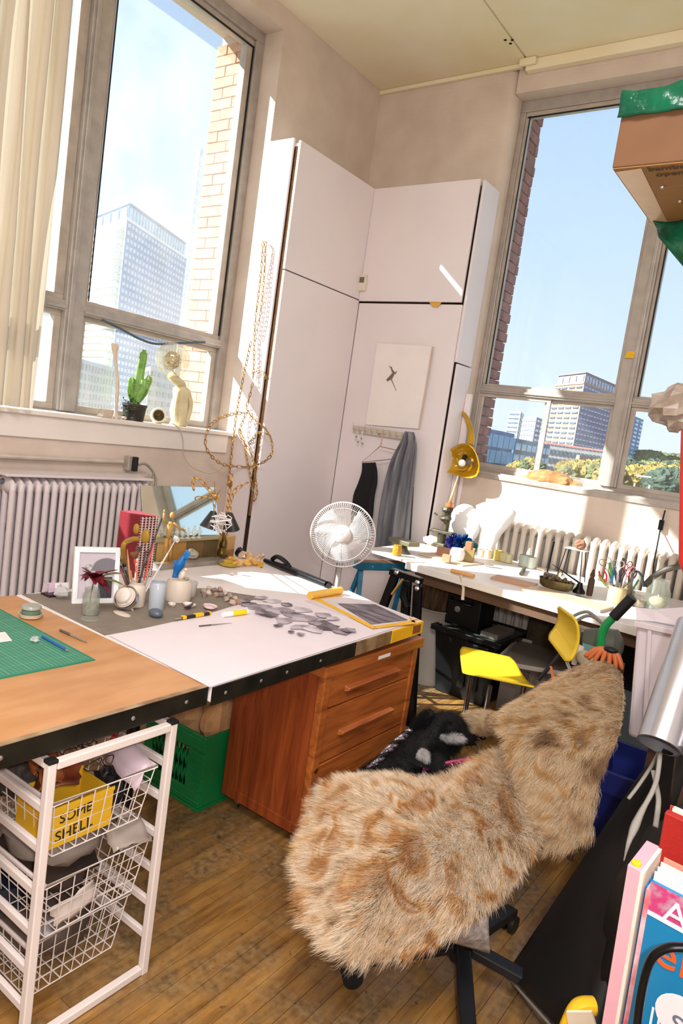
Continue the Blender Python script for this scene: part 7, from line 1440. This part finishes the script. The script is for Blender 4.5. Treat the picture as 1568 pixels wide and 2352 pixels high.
MB().tube([Y(1213, 1120, 4.885), Y(1345, 1138, 4.885)], .004, 6).obj('stick', M_woodraw, t)

# ---------------------------------------------------------------- on the white workbench
def Bz(px, py, z=BZ):
    p = Z(px, py, z)
    if p.y > 4.50: q_ = Y(px, py, 4.50); p = V((q_.x, 4.50, z))
    return p
M_iron = mat('old_iron', 0x6a6250, .5, .4, c2=0x3c3628, scale=16)
b0 = Bz(1012, 1248); s = per_px(b0)
t = thing('bench_press', 'old iron arbor press with a tapering wooden handle at the left end of the workbench', 'press', b0)
MB().box(b0 + V((-.05, -.05, 0)), b0 + V((.05, .06, .03))).obj('base', M_iron, t, bevel=.004)
MB().box(b0 + V((-.09, -.04, .10)), b0 + V((.09, .04, .118))).obj('table', M_iron, t, bevel=.003)
MB().tube([b0 + UP * .03, b0 + UP * .10], .03, 12).tube([b0 + V((.01, .02, .118)), b0 + V((.012, .02, .28))], .022, 12).obj('column', M_iron, t, smooth='auto')
MB().rock(b0 + V((.0, 0, .215)), (.048, .045, .035), 5, 10, 7, .12).rock(b0 + V((.01, 0, .275)), (.042, .04, .028), 6, 10, 7, .12).obj('head', M_iron, t)
MB().tube([b0 + V((-.05, -.02, .22)), b0 + V((-.075, -.03, .235))], .007, 8).obj('lever', M_iron, t)
MB().tube([b0 + V((.02, 0, .295)), b0 + V((.02, 0, .32))], .03, 12).obj('copper_collar', mat('copper_ring', 0xd2824e, .4, .4), t, smooth='auto')
MB().tube([b0 + V((.02, 0, .32)), b0 + V((.03, .0, .38)), b0 + V((.05, 0, .52))], [.014, .012, .004], 10).obj('handle', mat('cream_handle', 0xc8a478, .5), t, smooth=True)
b0 = Bz(925, 1270); t = thing('bench_anvil', 'small iron bench block with a flat plate top at the flap end of the workbench', 'anvil', b0)
MB().lathe(b0, [(.05, 0), (.03, .02), (.022, .045), (.04, .058)], 14).obj('stem', M_iron, t, smooth='auto'); MB().box(b0 + V((-.10, -.05, .058)), b0 + V((.09, .05, .085)), (0, 0, -.25)).obj('plate', mat('olive_steel', 0x7c765c, .45, .4), t, bevel=.003)
one('clay_lump', 'pale green-white plaster lump in front of the iron press', 'plaster', MB().rock(Bz(990, 1250) + UP * .03, (.07, .06, .035), 12, 12, 8, .12), mat('pale_plaster', 0xd4d2b4, .7), smooth=True)
def pom(px, py, r, c1, c2, label, seed):
    b0 = Bz(px, py); cc = b0 + UP * r * .9; rg = random.Random(seed); q = MB()
    for i in range(260):
        d = V((rg.gauss(0, 1), rg.gauss(0, 1), rg.gauss(0, 1))).normalized(); e = d.cross(V((rg.gauss(0, 1), rg.gauss(0, 1), rg.gauss(0, 1)))).normalized() * .0035; p = cc + d * r * .2; k = cc + d * r * rg.uniform(.8, 1.05); q.add([p - e, p + e, k + e, k - e], [(0, 1, 2, 3)])
    o = one('tinsel_ball', label, 'tinsel', q, mat('tinsel%d' % seed, c1, .2, .7, c2=c2, scale=30), base=b0)
pom(1040, 1252, .062, 0x5a5ab8, 0x2c2c78, 'violet-blue tinsel ball beside the iron press', 1); pom(1062, 1250, .07, 0x1c5aa0, 0x0c2c60, 'dark blue tinsel ball in the middle of the tinsel cluster', 2); pom(1080, 1244, .058, 0x1c8a94, 0x0e4a60, 'teal tinsel ball at the right of the tinsel cluster', 3)
M_wblk = mat('brown_block', 0xa8785a, .55, c2=0x8a5e44, scale=10)
def blk(name, label, px, py, sx, sy, sz, m, rz=.2, z=BZ): p = Bz(px, py, z); return one(name, label, 'block', MB().box(p + V((-sx / 2, -sy / 2, 0)), p + V((sx / 2, sy / 2, sz)), (0, 0, rz)), m, bevel=.002, base=p)
blk('plank', 'thin pale drawing board under the wood blocks at the left of the workbench', 1035, 1285, .34, .26, .008, mat('pale_ply', 0xd2b89c, .55), -.1)
BT = BZ + .009
blk('wood_block', 'long brown wood block at the left on the pale drawing board', 1018, 1275, .09, .045, .05, M_wblk, .3, BT); blk('wood_block', 'small brown wood cube in front of the long brown block', 1024, 1290, .05, .04, .045, mat('tan_block', 0xc08a68, .55), .25, BT)
blk('wood_block', 'squat olive wood block under the little brown cube, right of the white jar', 1073, 1288, .075, .07, .085, mat('olive_block', 0x9c8650, .55), .35, BT); blk('wood_block', 'little brown cube stacked on the squat olive block', 1076, 1262, .042, .04, .05, mat('small_brown', 0x9c6a50, .55), .1, BT + .087)
one('white_jar', 'squat white china jar between the wood blocks', 'jar', MB().lathe(Bz(1048, 1286, BT), [(.040, 0), (.046, .006), (.050, .05), (.044, .062), (.04, .075), (.035, .075), (.03, .05), (0, .045)], 22), mat('white_china2', 0xeeeae6, .25), smooth='auto')
M_cast = mat('white_plaster_cast', 0xeeebe8, .6, bump=.1, bscale=12)
c = Bz(1075, 1235); c.y = 4.5
t = thing('plaster_cast', 'big rounded white plaster hood shape standing at the back of the workbench', 'sculpture', V((Y(1065, 1240, 4.6).x, 4.6, BZ)))
c = Y(1065, 1205, 4.62); MB().ball(c, (.13, .05, .15), 22, 14).obj('dome', M_cast, t, smooth=True); MB().box(c + V((-.10, -.035, BZ - c.z)), c + V((.10, .02, -.05))).obj('plinth', M_cast, t, bevel=.02)
c = Y(1132, 1208, 4.58); t = thing('plaster_cast', 'white plaster vest shape with narrow foot, right of the hood shape', 'sculpture', V((c.x, 4.52, BZ)))
MB().rings([[c + V((rx * math.cos(a * PI / 10), ry * math.sin(a * PI / 10), h)) for a in range(20)] for rx, ry, h in ((.06, .04, BZ - c.z), (.04, .03, -.13), (.07, .05, -.05), (.14, .07, .06), (.15, .07, .12), (.10, .05, .15))]).obj('body', M_cast, t, smooth=True)
for k, (px, py, r, h, m_) in enumerate(((1108, 1262, .03, .05, 0xe0b49c), (1122, 1262, .026, .06, 0xe8c8b0), (1146, 1258, .028, .07, 0xd8c060), (1160, 1262, .03, .065, 0xd8cc9c), (1172, 1262, .026, .06, 0xe0d8b0), (1206, 1285, .04, .08, 0xb4bcb0), (1222, 1280, .035, .075, 0xc4c8bc))):
    one('pot', ('peach paint pot right of the olive block', 'pale peach paint pot second right of the olive block', 'yellow paint pot under the plaster vest', 'cream yellow pot right of the yellow paint pot', 'pale straw glass right of the cream pot', 'grey-green glass jar behind the gravers', 'paler grey-green glass jar right of its twin')[k], 'pot', MB().lathe(Bz(px, py), [(r * .8, 0), (r, .004), (r, h), (r * .85, h), (r * .8, .01), (0, .008)], 18), mat('pot%d' % k, m_, .25, alpha=.85), smooth='auto')
t = thing('graver', 'slender steel graver with a dark wooden grip lying behind the tin', 'tool', Bz(1210, 1295)); MB().tube([Bz(1196, 1318, BZ + .012), Bz(1204, 1305, BZ + .014)], .012, 10).obj('grip', M_iron, t, smooth='auto'); MB().tube([Bz(1200, 1296, BZ + .01), Bz(1250, 1310, BZ + .01)], .005, 8).obj('rod', M_wblk, t)
# T-handled mallet at the front edge
t = thing('mallet', 'pale wooden T-handled tool hooked over the front edge of the workbench', 'tool', Bz(1062, 1325))
p = Bz(1062, 1318, BZ + .018); MB().tube([p + V((-.075, .01, 0)), p + V((.075, -.01, .004))], [.013, .012], 12).obj('head', mat('pale_head', 0xe2a868, .5), t, smooth='auto')
MB().tube([p + V((0, -.02, -.005)), Y(1064, 1350, 3.63), Y(1062, 1378, 3.62)], [.009, .009, .010], 10).obj('shaft', mat('bone_shaft', 0xd0c4ac, .5), t, smooth='auto')
blk('plank', 'reddish wooden board near the front of the workbench', 1180, 1338, .24, .14, .014, mat('reddish_board', 0xc08e6c, .5), .12)
blk('chopping_board', 'pale wooden board under the oval tin of scraps', 1300, 1378, .44, .20, .016, mat('pale_board', 0xd0b496, .5, stretch=(1, 6, 1)), -.08)
CB = BZ + .017
b0 = Bz(1275, 1352, CB)
t = thing('oval_tin', 'tarnished oval tin heaped with metal scraps on the pale board', 'tin', b0)
MB().lathe(b0, [(.075, 0), (.092, .012), (.10, .05), (.104, .052), (.096, .05), (.088, .015), (0, .012)], 28, squash=.62).obj('tin', mat('tarnished_tin', 0x7c7250, .35, .6, c2=0x4e4630, scale=12), t, smooth='auto')
MB().box(b0 + V((-.09, .0, .052)), b0 + V((-.01, .07, .07)), (0, .08, .3)).obj('lid', mat('tin_lid', 0x5c4a34, .5), t, bevel=.004)
rg = random.Random(55); q = MB()
for i in range(40): q.rock(b0 + V((rg.uniform(-.07, .075), rg.uniform(-.04, .04), .045 + rg.uniform(0, .018))), rg.uniform(.006, .014), 400 + i, 6, 4, .35)
o = q.obj('scraps', mat('metal_scraps', 0x8a7a58, .5, .3, c2=0x3c2c24, scale=60), t); o['kind'] = 'stuff'
for k in range(3): MB().tube(spline([b0 + V((-.02 + .01 * k, .02, .05)), b0 + V((.0, .03, .10)), b0 + V((.03 + .01 * k, .02, .06))], 5), .0014, 5).obj('wire_bow', mat('gold_wire%d' % k, 0xb8963c, .35, .7), t)
t = thing('soldering_iron', 'black tripod tool with a long thin slanting rod on the pale board', 'tool', Bz(1330, 1365, CB)); b0 = Bz(1328, 1362, CB)
MB().lathe(b0, [(.035, 0), (.035, .012), (.02, .03), (.012, .06)], 16).obj('foot', M_blackmet, t, smooth='auto'); MB().tube([b0 + UP * .055, Y(1268, 1296, 4.1)], [.006, .002], 8).obj('rod', M_blackmet, t)
pen('file', 'dark flat file lying in front of the tripod tool on the pale board', 'file', (1322, 1366), (1352, 1373), .004, [M_black, M_iron], CB, (0, .4, 1), True)
for px, py, lab in ((1352, 1368, 'dark turned tool handle standing right of the tripod tool'),):
    b0 = Bz(px, py); t = thing('turned_tool', lab, 'tool', b0); MB().lathe(b0, [(.016, 0), (.018, .02), (.018, .09), (.010, .105), (.014, .12), (.006, .15), (0, .155)], 14).obj('handle', M_dark, t, smooth='auto')
# wire stool-like stand with a stone on top
b0 = Bz(1310, 1320); st0 = V((Y(1310, 1330, 4.42).x, 4.42, BZ)); t = thing('wire_stand', 'slim wire stand with a flat top carrying a brown stone, before the radiator', 'stand', st0)
tz = Y(1322, 1260, 4.42).z
MB().box(st0 + V((-.06, -.05, tz - BZ - .006)), st0 + V((.075, .05, tz - BZ))).obj('top', mat('pale_top', 0xd8cfc4, .5), t, bevel=.003)
for sx, sy in ((-1, -1), (1, -1), (-1, 1), (1, 1)): MB().tube([st0 + V((.05 * sx, .035 * sy, tz - BZ - .006)), st0 + V((.075 * sx, .05 * sy, 0))], .003, 6).obj('leg', M_blackmet, t)
one('brown_stone', 'knobbly brown stone on top of the slim wire stand', 'stone', MB().rock(st0 + V((.02, 0, tz - BZ + .032)), (.034, .03, .032), 17, 10, 7, .18), mat('knob_stone', 0xa87a5c, .8, c2=0x7c5440, scale=30))
one('steel_rod', 'thin dark rod leaning against the radiator behind the oval tin', 'rod', MB().tube([Bz(1255, 1320), Y(1272, 1245, 4.62)], .006, 7), M_blackmet)
# scissors jar
b0 = Bz(1412, 1385)
t = thing('tool_jar', 'ochre stoneware jar bristling with scissors, pliers and files', 'jar', b0)
MB().lathe(b0, [(.044, 0), (.048, .004), (.048, .082), (.044, .088), (.046, .094), (.041, .094), (.040, .02), (0, .015)], 26).obj('jar', mat('ochre_stoneware', 0xb8a078, .45, c2=0xc8b48c, scale=6), t, smooth='auto')
rg = random.Random(61); tips = [((1388, 1285), 'sc', 0xb89a6c), ((1400, 1292), 'f', 0x4c8a4a), ((1375, 1320), 'f', 0x8a9a3c), ((1380, 1310), 'p', 0xc0303c), ((1412, 1300), 'f', 0x3c5c8a), ((1420, 1290), 'sc', 0xa8a8a4), ((1432, 1282), 'f', 0x6a5040), ((1440, 1290), 'sc', 0x8c5a50), ((1425, 1310), 'f', 0x5a3c6a), ((1448, 1302), 'sc', 0xb0545c), ((1405, 1310), 'f', 0x1c6a90), ((1438, 1308), 'f', 0x4a4440), ((1458, 1308), 'p', 0x7a4a4c)]
lb = {'sc': ['ring-handled scissors leaning left in the ochre jar', 'steel ring-handled scissors in the middle of the ochre jar', 'brown ring-handled scissors right of centre in the ochre jar', 'pinkish ring-handled scissors leaning right in the ochre jar'], 'f': ['green file handle in the ochre jar', 'olive file handle leaning out of the ochre jar', 'navy file handle in the ochre jar', 'brown file handle in the ochre jar', 'purple file handle in the ochre jar', 'bright blue file handle in the ochre jar', 'dark grey file handle in the ochre jar'], 'p': ['red-handled pliers leaning left in the ochre jar', 'maroon-handled pliers leaning right in the ochre jar']}; ct = {'sc': 0, 'f': 0, 'p': 0}
for k, ((px, py), kd, c) in enumerate(tips):
    e = D(px, py, (b0 - CAM).dot(FWD) + rg.uniform(-.03, .04)); r0 = b0 + V((rg.uniform(-.022, .022), rg.uniform(-.022, .022), .02)); d = (e - r0).normalized(); L = (e - r0).length; sd = d.cross(b0 - CAM).normalized()
    tt = thing({'sc': 'scissors', 'f': 'file', 'p': 'pliers'}[kd], lb[kd][ct[kd]], {'sc': 'scissors', 'f': 'file', 'p': 'pliers'}[kd], r0, 'tools in the ochre jar'); ct[kd] += 1; m_ = mat('toolcol%d' % k, c, .4, .1)
    MB().tube([r0, r0 + d * L * .7], .004, 6).obj('shank', M_steel, tt)
    if kd == 'f': MB().tube([r0 + d * L * .55, r0 + d * L * .7, e], [.005, .008, .007], 8).obj('grip', m_, tt, smooth='auto')
    else:
        for s_ in (-1, 1):
            if kd == 'p': MB().tube(spline([r0 + d * L * .6, r0 + d * L * .8 + sd * .016 * s_, e + sd * .012 * s_], 4), .005, 8).obj('grip', m_, tt, smooth=True)
            else: cc = e + sd * .017 * s_ - d * .012; MB().tube([cc + d * .018 * math.cos(a * PI / 6) + sd * .014 * math.sin(a * PI / 6) for a in range(12)], .0028, 6, True).obj('ring', m_, tt, smooth=True); MB().tube([r0 + d * L * .7, cc - d * .016], .003, 6).obj('arm', m_, tt)
# glass jars at the right end
jars = [(1440, 1378, .035, .085, 0xc8a830, 'glass jar of yellow markers beside the ochre jar'), (1462, 1392, .045, .06, 0xb09078, 'low round glass jar of shavings in front of the clear jug')]
for k, (px, py, r, h, c, lab) in enumerate(jars):
    b0 = Bz(px, py); t = thing('glass_jar', lab, 'jar', b0); MB().lathe(b0 + UP * .004, [(r * .85, 0), (r * .9, h * .6), (0, h * .62)], 16).obj('contents', mat('jarfill%d' % k, c, .6, var=.4, scale=40), t); MB().lathe(b0, [(r * .9, 0), (r, .006), (r, h * .8), (r * .85, h), (r * .8, h), (r * .9, .01), (0, .008)], 22).obj('glass', M_glassjar, t, smooth='auto')
b0 = Bz(1440, 1372)
for k, (px, py, c, lab) in enumerate(((1446, 1330, 0xe0c83c, 'yellow marker in the glass jar'), (1454, 1325, 0xe08a3c, 'orange marker in the glass jar'), (1466, 1332, 0x5cba8a, 'green-white marker leaning right by the glass jar'))): one('marker', lab, 'marker', MB().tube([b0 + V((.005 * k, 0, .02)), D(px, py, (b0 - CAM).dot(FWD))], .006, 8), mat('markc%d' % k, c, .4))
t = thing('calliper', 'dark bowed caliper standing beside the ochre tool jar', 'caliper', Bz(1478, 1375)); MB().tube(spline([Bz(1448, 1375, BZ + .03), Y(1452, 1325, 3.85), Y(1462, 1312, 3.85), Y(1474, 1325, 3.85), Y(1478, 1348, 3.85)], 5), .006, 8).obj('bow', mat('dark_steel_blue', 0x39424a, .35, .5), t, smooth=True)
b0 = Bz(1505, 1400); t = thing('glass_jug', 'large clear glass jug at the right end of the workbench', 'jug', b0); MB().lathe(b0, [(.055, 0), (.062, .006), (.062, .10), (.045, .14), (.042, .165), (.046, .17), (.040, .165), (.042, .14), (.058, .1), (.058, .01), (0, .008)], 26).obj('glass', M_glassjar, t, smooth='auto')
MB().ball(b0 + V((.0, 0, .045)), (.045, .045, .03), 14, 8).obj('contents', mat('cream_fill', 0xd8c8a8, .7), t, smooth=True)
one('grey_hose', 'thick dark grey hose arching over the radiator at the right edge', 'hose', MB().tube(spline([Y(1480, 1345, 4.2), Y(1500, 1325, 4.2), Y(1530, 1308, 4.2), Y(1575, 1298, 4.2)], 5), .017, 10), mat('dark_hose', 0x584e44, .5), smooth=True)
one('wall_cable', 'dark cable with an inline clip running down the wall under the right window', 'cable', MB().tube([Y(1527, 1172, 4.862), Y(1516, 1215, 4.862), Y(1500, 1300, 4.6), Y(1497, 1345, 4.55)], .0045, 6).box(Y(1518, 1205, 4.855) + V((-.014, -.01, -.035)), Y(1518, 1205, 4.855) + V((.014, .01, .03))), M_blackmet)
# ================================================================ the city outside
GZ = -24.0
KS = 3.0     # everything out there stands a good way off
def far(px, py, dist): dist *= KS; d = _ray(px, py); h = math.hypot(d.x, d.y); return CAM + d * (dist / h)
struct('ground', MB().box((-2600, -300, GZ - 1), (900, 3200, GZ)), mat('city_ground', 0x8c8c80, .9, c2=0x6c7a5c, scale=.03))
def facade(q, a, b_, z0, z1, nc, nr, fw, fh, out, dep=.7):
    d = b_ - a
    for i in range(nc):
        for j in range(nr):
            u0 = (i + .5 - fw / 2) / nc; u1 = (i + .5 + fw / 2) / nc; za = z0 + (z1 - z0) * (j + .5 - fh / 2) / nr; zb_ = z0 + (z1 - z0) * (j + .5 + fh / 2) / nr
            p, r = a + d * u0, a + d * u1; q.add([V((p.x, p.y, za)) + out * dep, V((r.x, r.y, za)) + out * dep, V((r.x, r.y, zb_)) + out * dep, V((p.x, p.y, zb_)) + out * dep, V((p.x, p.y, za)), V((r.x, r.y, za)), V((r.x, r.y, zb_)), V((p.x, p.y, zb_))], [(0, 1, 2, 3), (0, 1, 5, 4), (2, 3, 7, 6), (1, 2, 6, 5), (3, 0, 4, 7)])
def tower(name, label, L, C_, R_, ztop, mL, mR, mW, colsL, colsR, rows, fw=.6, fh=.55, balc=0, crown=0, rowsR=None, mWL=None):
    L, C_, R_ = [V((p.x, p.y, GZ)) for p in (L, C_, R_)]; B_ = L + R_ - C_; t = thing(name, label, 'building', C_)
    nL = V(((L - C_).y, -(L - C_).x, 0)).normalized(); nR = V(((R_ - C_).y, -(R_ - C_).x, 0)).normalized(); mid = (L + R_) / 2
    if nL.dot(C_ - R_) < 0: nL = -nL
    if nR.dot(C_ - L) < 0: nR = -nR
    q = MB(); n0 = [L, C_, R_, B_]; q.prism(n0, (0, 0, ztop - GZ)); q.m = [0] * len(q.f); 
    q.obj('walls', mL, t)
    pad = .3
    MB().prism([C_ + nR * .02, R_ + nR * .02, R_ + nR * pad, C_ + nR * pad], (0, 0, ztop - GZ)).obj('side_wall', mR, t)
    q = MB(); facade(q, L, C_, GZ + 3, ztop - 1, colsL, rows, fw, fh, nL); o = q.obj('windows', mWL or mW, t); o['kind'] = 'stuff'
    q = MB(); facade(q, C_ + nR * pad, R_ + nR * pad, GZ + 3, ztop - 1, colsR, rowsR or rows, fw, fh, nR); o = q.obj('windows', mW, t); o['kind'] = 'stuff'
    if balc:
        q = MB()
        for j in range(rows):
            z = GZ + 3 + (ztop - 4 - GZ) * j / rows; a, b_ = (L, L.lerp(C_, .95)); q.prism([a, b_, b_ + nL * 1.6, a + nL * 1.6], (0, 0, .35)) if False else q.add([V((p.x, p.y, z + h)) for h in (0, 2.4) for p in (a, b_, b_ + nL * 4.5, a + nL * 4.5)], [(0, 1, 2, 3), (4, 5, 6, 7), (0, 1, 5, 4), (1, 2, 6, 5), (2, 3, 7, 6), (3, 0, 4, 7)])
        o = q.obj('balconies', mL, t); o['kind'] = 'stuff'
    if crown:
        c4 = (L + C_ + R_ + B_) / 4; MB().prism([V((p.x, p.y, ztop)) * 1 for p in [c4 + (k - c4) * .94 for k in n0]], (0, 0, crown)).obj('crown', mR, t)
        q = MB(); k = [c4 + (p - c4) * .94 for p in n0]; facade(q, k[0], k[1], ztop + .6, ztop + crown - 1.2, colsL, 1, .7, .8, nL); facade(q, k[1], k[2], ztop + .6, ztop + crown - 1.2, colsR, 1, .7, .8, nR); o = q.obj('windows', mW, t); o['kind'] = 'stuff'
        MB().prism([V((p.x, p.y, ztop - .6)) for p in [c4 + (k_ - c4) * 1.02 for k_ in n0]], (0, 0, 1.6)).prism([V((p.x, p.y, ztop + crown)) for p in [c4 + (k_ - c4) * .98 for k_ in n0]], (0, 0, .5)).obj('cornice', mL, t)
    return t
M_tw = mat('pale_concrete', 0xe6e2de, .7, scale=.2); M_tblue = mat('blue_glass_wall', 0x3f70b8, .25, var=.25, scale=.12); M_twin = mat('tower_window', 0xb8cfe6, .15, var=.3, scale=.4); M_dwin = mat('dark_window', 0x5c6a7c, .2, var=.3, scale=.5)
tower('apartment_tower', 'tall blue glass apartment tower with white balconies seen through the left window', far(216, 500, 168), far(292, 500, 150), far(432, 560, 176), far(300, 505, 150).z, M_tw, M_tblue, M_twin, 4, 20, 30, .55, .5, 1, 10)
tower('apartment_tower', 'very pale tall slab block half hidden by the brick pier of the left window', far(452, 360, 260), far(458, 352, 255), far(560, 352, 300), far(470, 350, 260).z, mat('white_slab', 0xf0eeec, .7), mat('white_slab2', 0xe8e8ec, .7), mat('pale_window', 0xd4dce6, .3), 2, 12, 30, .5, .5)
tower('office_block', 'low grey gridded office block at the foot of the blue tower', far(120, 880, 120), far(178, 825, 100), far(262, 850, 115), far(180, 822, 100).z, M_tw, mat('grey_grid_wall', 0xb4b8c0, .6, scale=.3), M_dwin, 6, 12, 9, .7, .6)
tower('office_block', 'pale grey low-rise block behind the globe figure in the left window', far(330, 880, 140), far(345, 842, 130), far(520, 850, 160), far(350, 842, 130).z, M_tw, mat('grey_low_wall', 0xb8b4b0, .7, scale=.3), M_dwin, 3, 14, 8, .6, .5)
M_cream = mat('cream_precast', 0xb58c74, .7, scale=.2); M_mauve = mat('mauve_brick_wall', 0x8e86a4, .7, var=.2, scale=.3)
tower('apartment_tower', 'tall cream and mauve apartment tower in the middle of the right window', far(1272, 900, 205), far(1342, 875, 190), far(1420, 900, 215), far(1345, 880, 190).z, M_cream, M_mauve, mat('mauve_window', 0xb8bcd0, .2, var=.5, scale=.6), 4, 11, 21,   .75, .32, 0, 8, None, M_dwin)
tower('apartment_tower', 'slim white tower with dark window bands left of the cream and mauve tower', far(1168, 950, 300), far(1196, 942, 290), far(1204, 945, 310), far(1185, 945, 295).z, M_tw, M_tw, M_dwin, 1, 1, 14, .85, .35)
tower('apartment_tower', 'grey-mauve slab tower behind the sash bar of the right window', far(1200, 965, 250), far(1232, 957, 240), far(1262, 962, 260), far(1225, 957, 240).z, mat('grey_mauve', 0x9a96a8, .7, scale=.2), M_mauve, M_twin, 5, 4, 13, .7, .45)
tower('apartment_tower', 'narrow blue-grey tower above the trees in the right pane', far(1424, 955, 170), far(1446, 950, 160), far(1478, 957, 172), far(1450, 952, 160).z, mat('slate_grey_wall', 0x6c7488, .7, scale=.2), mat('slate_blue_wall', 0x7088b4, .6, scale=.2), M_twin, 2, 3, 22, .6, .5)  # left walls plain slate grey, right walls bluer
tower('office_block', 'low blue glass office block at the lower left of the right window', far(1085, 985, 90), far(1100, 984, 88), far(1180, 997, 96), far(1130, 986, 90).z, M_tblue, mat('deep_blue_glass', 0x4a78b0, .15, var=.35, scale=.15), mat('deep_window', 0x7fa8d0, .1), 2, 6, 5, .9, .8)
tower('office_block', 'teal-blue low block right of the blue glass office', far(1170, 1012, 110), far(1182, 1008, 105), far(1262, 1022, 120), far(1200, 1010, 108).z, M_tblue, mat('teal_wall', 0x44708c, .3, var=.3, scale=.2), M_twin, 2, 7, 6, .8, .6)
tower('office_block', 'long low building with a pink-orange roof band below the cream tower', far(1244, 1024, 150), far(1250, 1020, 148), far(1398, 1042, 150), far(1320, 1030, 148).z, mat('pink_band', 0xd88a80, .7), mat('grey_podium', 0xa8a09c, .7, scale=.3), M_dwin, 1, 16, 6, .6, .5, 0, 1.0)
tower('office_block', 'cream low-rise with dark windows among the trees below the tower', far(1322, 1052, 118), far(1330, 1046, 115), far(1374, 1052, 118), far(1350, 1048, 115).z, M_cream, M_cream, M_dwin, 1, 4, 6, .5, .55)
# trees in autumn colour
def crown_mesh(seed):
    rg = random.Random(seed); q = MB(); cs = [(V((0, 0, 0)), 1.0)] + [(V((rg.uniform(-.6, .6), rg.uniform(-.6, .6), rg.uniform(-.35, .5))), rg.uniform(.45, .7)) for _ in range(7)]
    for i, (c, r) in enumerate(cs): q.rock(c, (r, r, r * .85), seed * 20 + i, 16, 11, .20)
    for i in range(900):
        c, r = rg.choice(cs); d = V((rg.gauss(0, 1), rg.gauss(0, 1), rg.gauss(0, 1))).normalized(); p = c + V((d.x * r, d.y * r, d.z * r * .85)) * rg.uniform(.92, 1.12); e = V((rg.gauss(0, 1), rg.gauss(0, 1), rg.gauss(0, 1))).normalized() * .06; f = e.cross(d).normalized() * .045
        q.add([p - e, p + f, p + e, p - f], [(0, 1, 2, 3)])
    return q.data('crown')
M_tree = [mat('foliage%d' % i, c, .9, c2=c2, scale=2.5, ramp=(.3, .7), rnd=.2) for i, (c, c2) in enumerate(((0x807e4c, 0x565e38), (0x96803e, 0x6c6034), (0x626c44, 0x424e32), (0x4a5a48, 0x303f36)))]
CRM = []
for i in range(4):
    me = crown_mesh(i + 1); me.materials.append(M_tree[i]); CRM.append(me)
TR = MB().lathe((0, 0, 0), [(.12, -6), (.09, -.3)], 7).data('trunk'); TR.materials.append(mat('tree_bark', 0x5c5044, .9))
rg = random.Random(99); sp = []
for i in range(30): sp.append((1405 + i * 6.2 + rg.uniform(-4, 4), 1100 + rg.uniform(-6, 10), rg.uniform(80, 95), 4.6, (1, 1, 0, 2)[i % 4]))
for i in range(26): sp.append((1400 + i * 7.5 + rg.uniform(-4, 4), 1078 + rg.uniform(-6, 6) + i * .5, rg.uniform(110, 135), 5.4, (0, 2, 0, 3)[i % 4]))
for i in range(24): sp.append((1475 + i * 5 + rg.uniform(-4, 4), 1058 + rg.uniform(-5, 5) + i * .6, rg.uniform(170, 210), 6.5, (0, 2, 3)[i % 3]))
for i in range(9): sp.append((1512 + i * 8, 1110 + rg.uniform(-3, 6), 72, 3.8, 3))
for i in range(8): sp.append((1300 + i * 12 + rg.uniform(-4, 4), 1085 + rg.uniform(-5, 5), rg.uniform(85, 100), 4.2, (1, 0)[i % 2]))
for i in range(4): sp.append((1196 + i * 12, 1078 + rg.uniform(-4, 4), 80, 3.4, (1, 2)[i % 2]))
lab = ('yellow-green autumn tree in the belt of trees outside the windows', 'golden autumn tree in the belt of trees outside the windows', 'mid green tree in the belt of trees outside the windows', 'dark blue-green tree in the belt of trees outside the windows')
for px, py, d, r, m in sp:
    c = far(px, py, d); t = thing('tree', lab[m], 'tree', V((c.x, c.y, GZ)), ('yellow-green', 'golden', 'mid green', 'dark green')[m] + ' trees outside'); s_ = r * rg.uniform(.85, 1.2)
    inst(CRM[m], 'crown', t, c, (0, 0, rg.uniform(0, 6)), (s_, s_, s_)); inst(TR, 'trunk', t, c, (0, 0, 0), (s_, s_, (c.z - GZ) / 6))
t = thing('floodlight_frame', 'white steel goal-shaped frame among the trees outside the right window', 'frame', far(1470, 1120, 66)); M_wst = mat('white_steel_out', 0xe8e8e4, .4)
a, b_ = far(1456, 1118, 66), far(1490, 1122, 66)
for p in (a, b_): MB().tube([V((p.x, p.y, GZ)), p + V((0, 0, .9))], .22, 8).obj('post', M_wst, t)
MB().tube([a + V((0, 0, 2.9)), b_ + V((0, 0, 2.9))], .2, 8).obj('crossbar', M_wst, t)
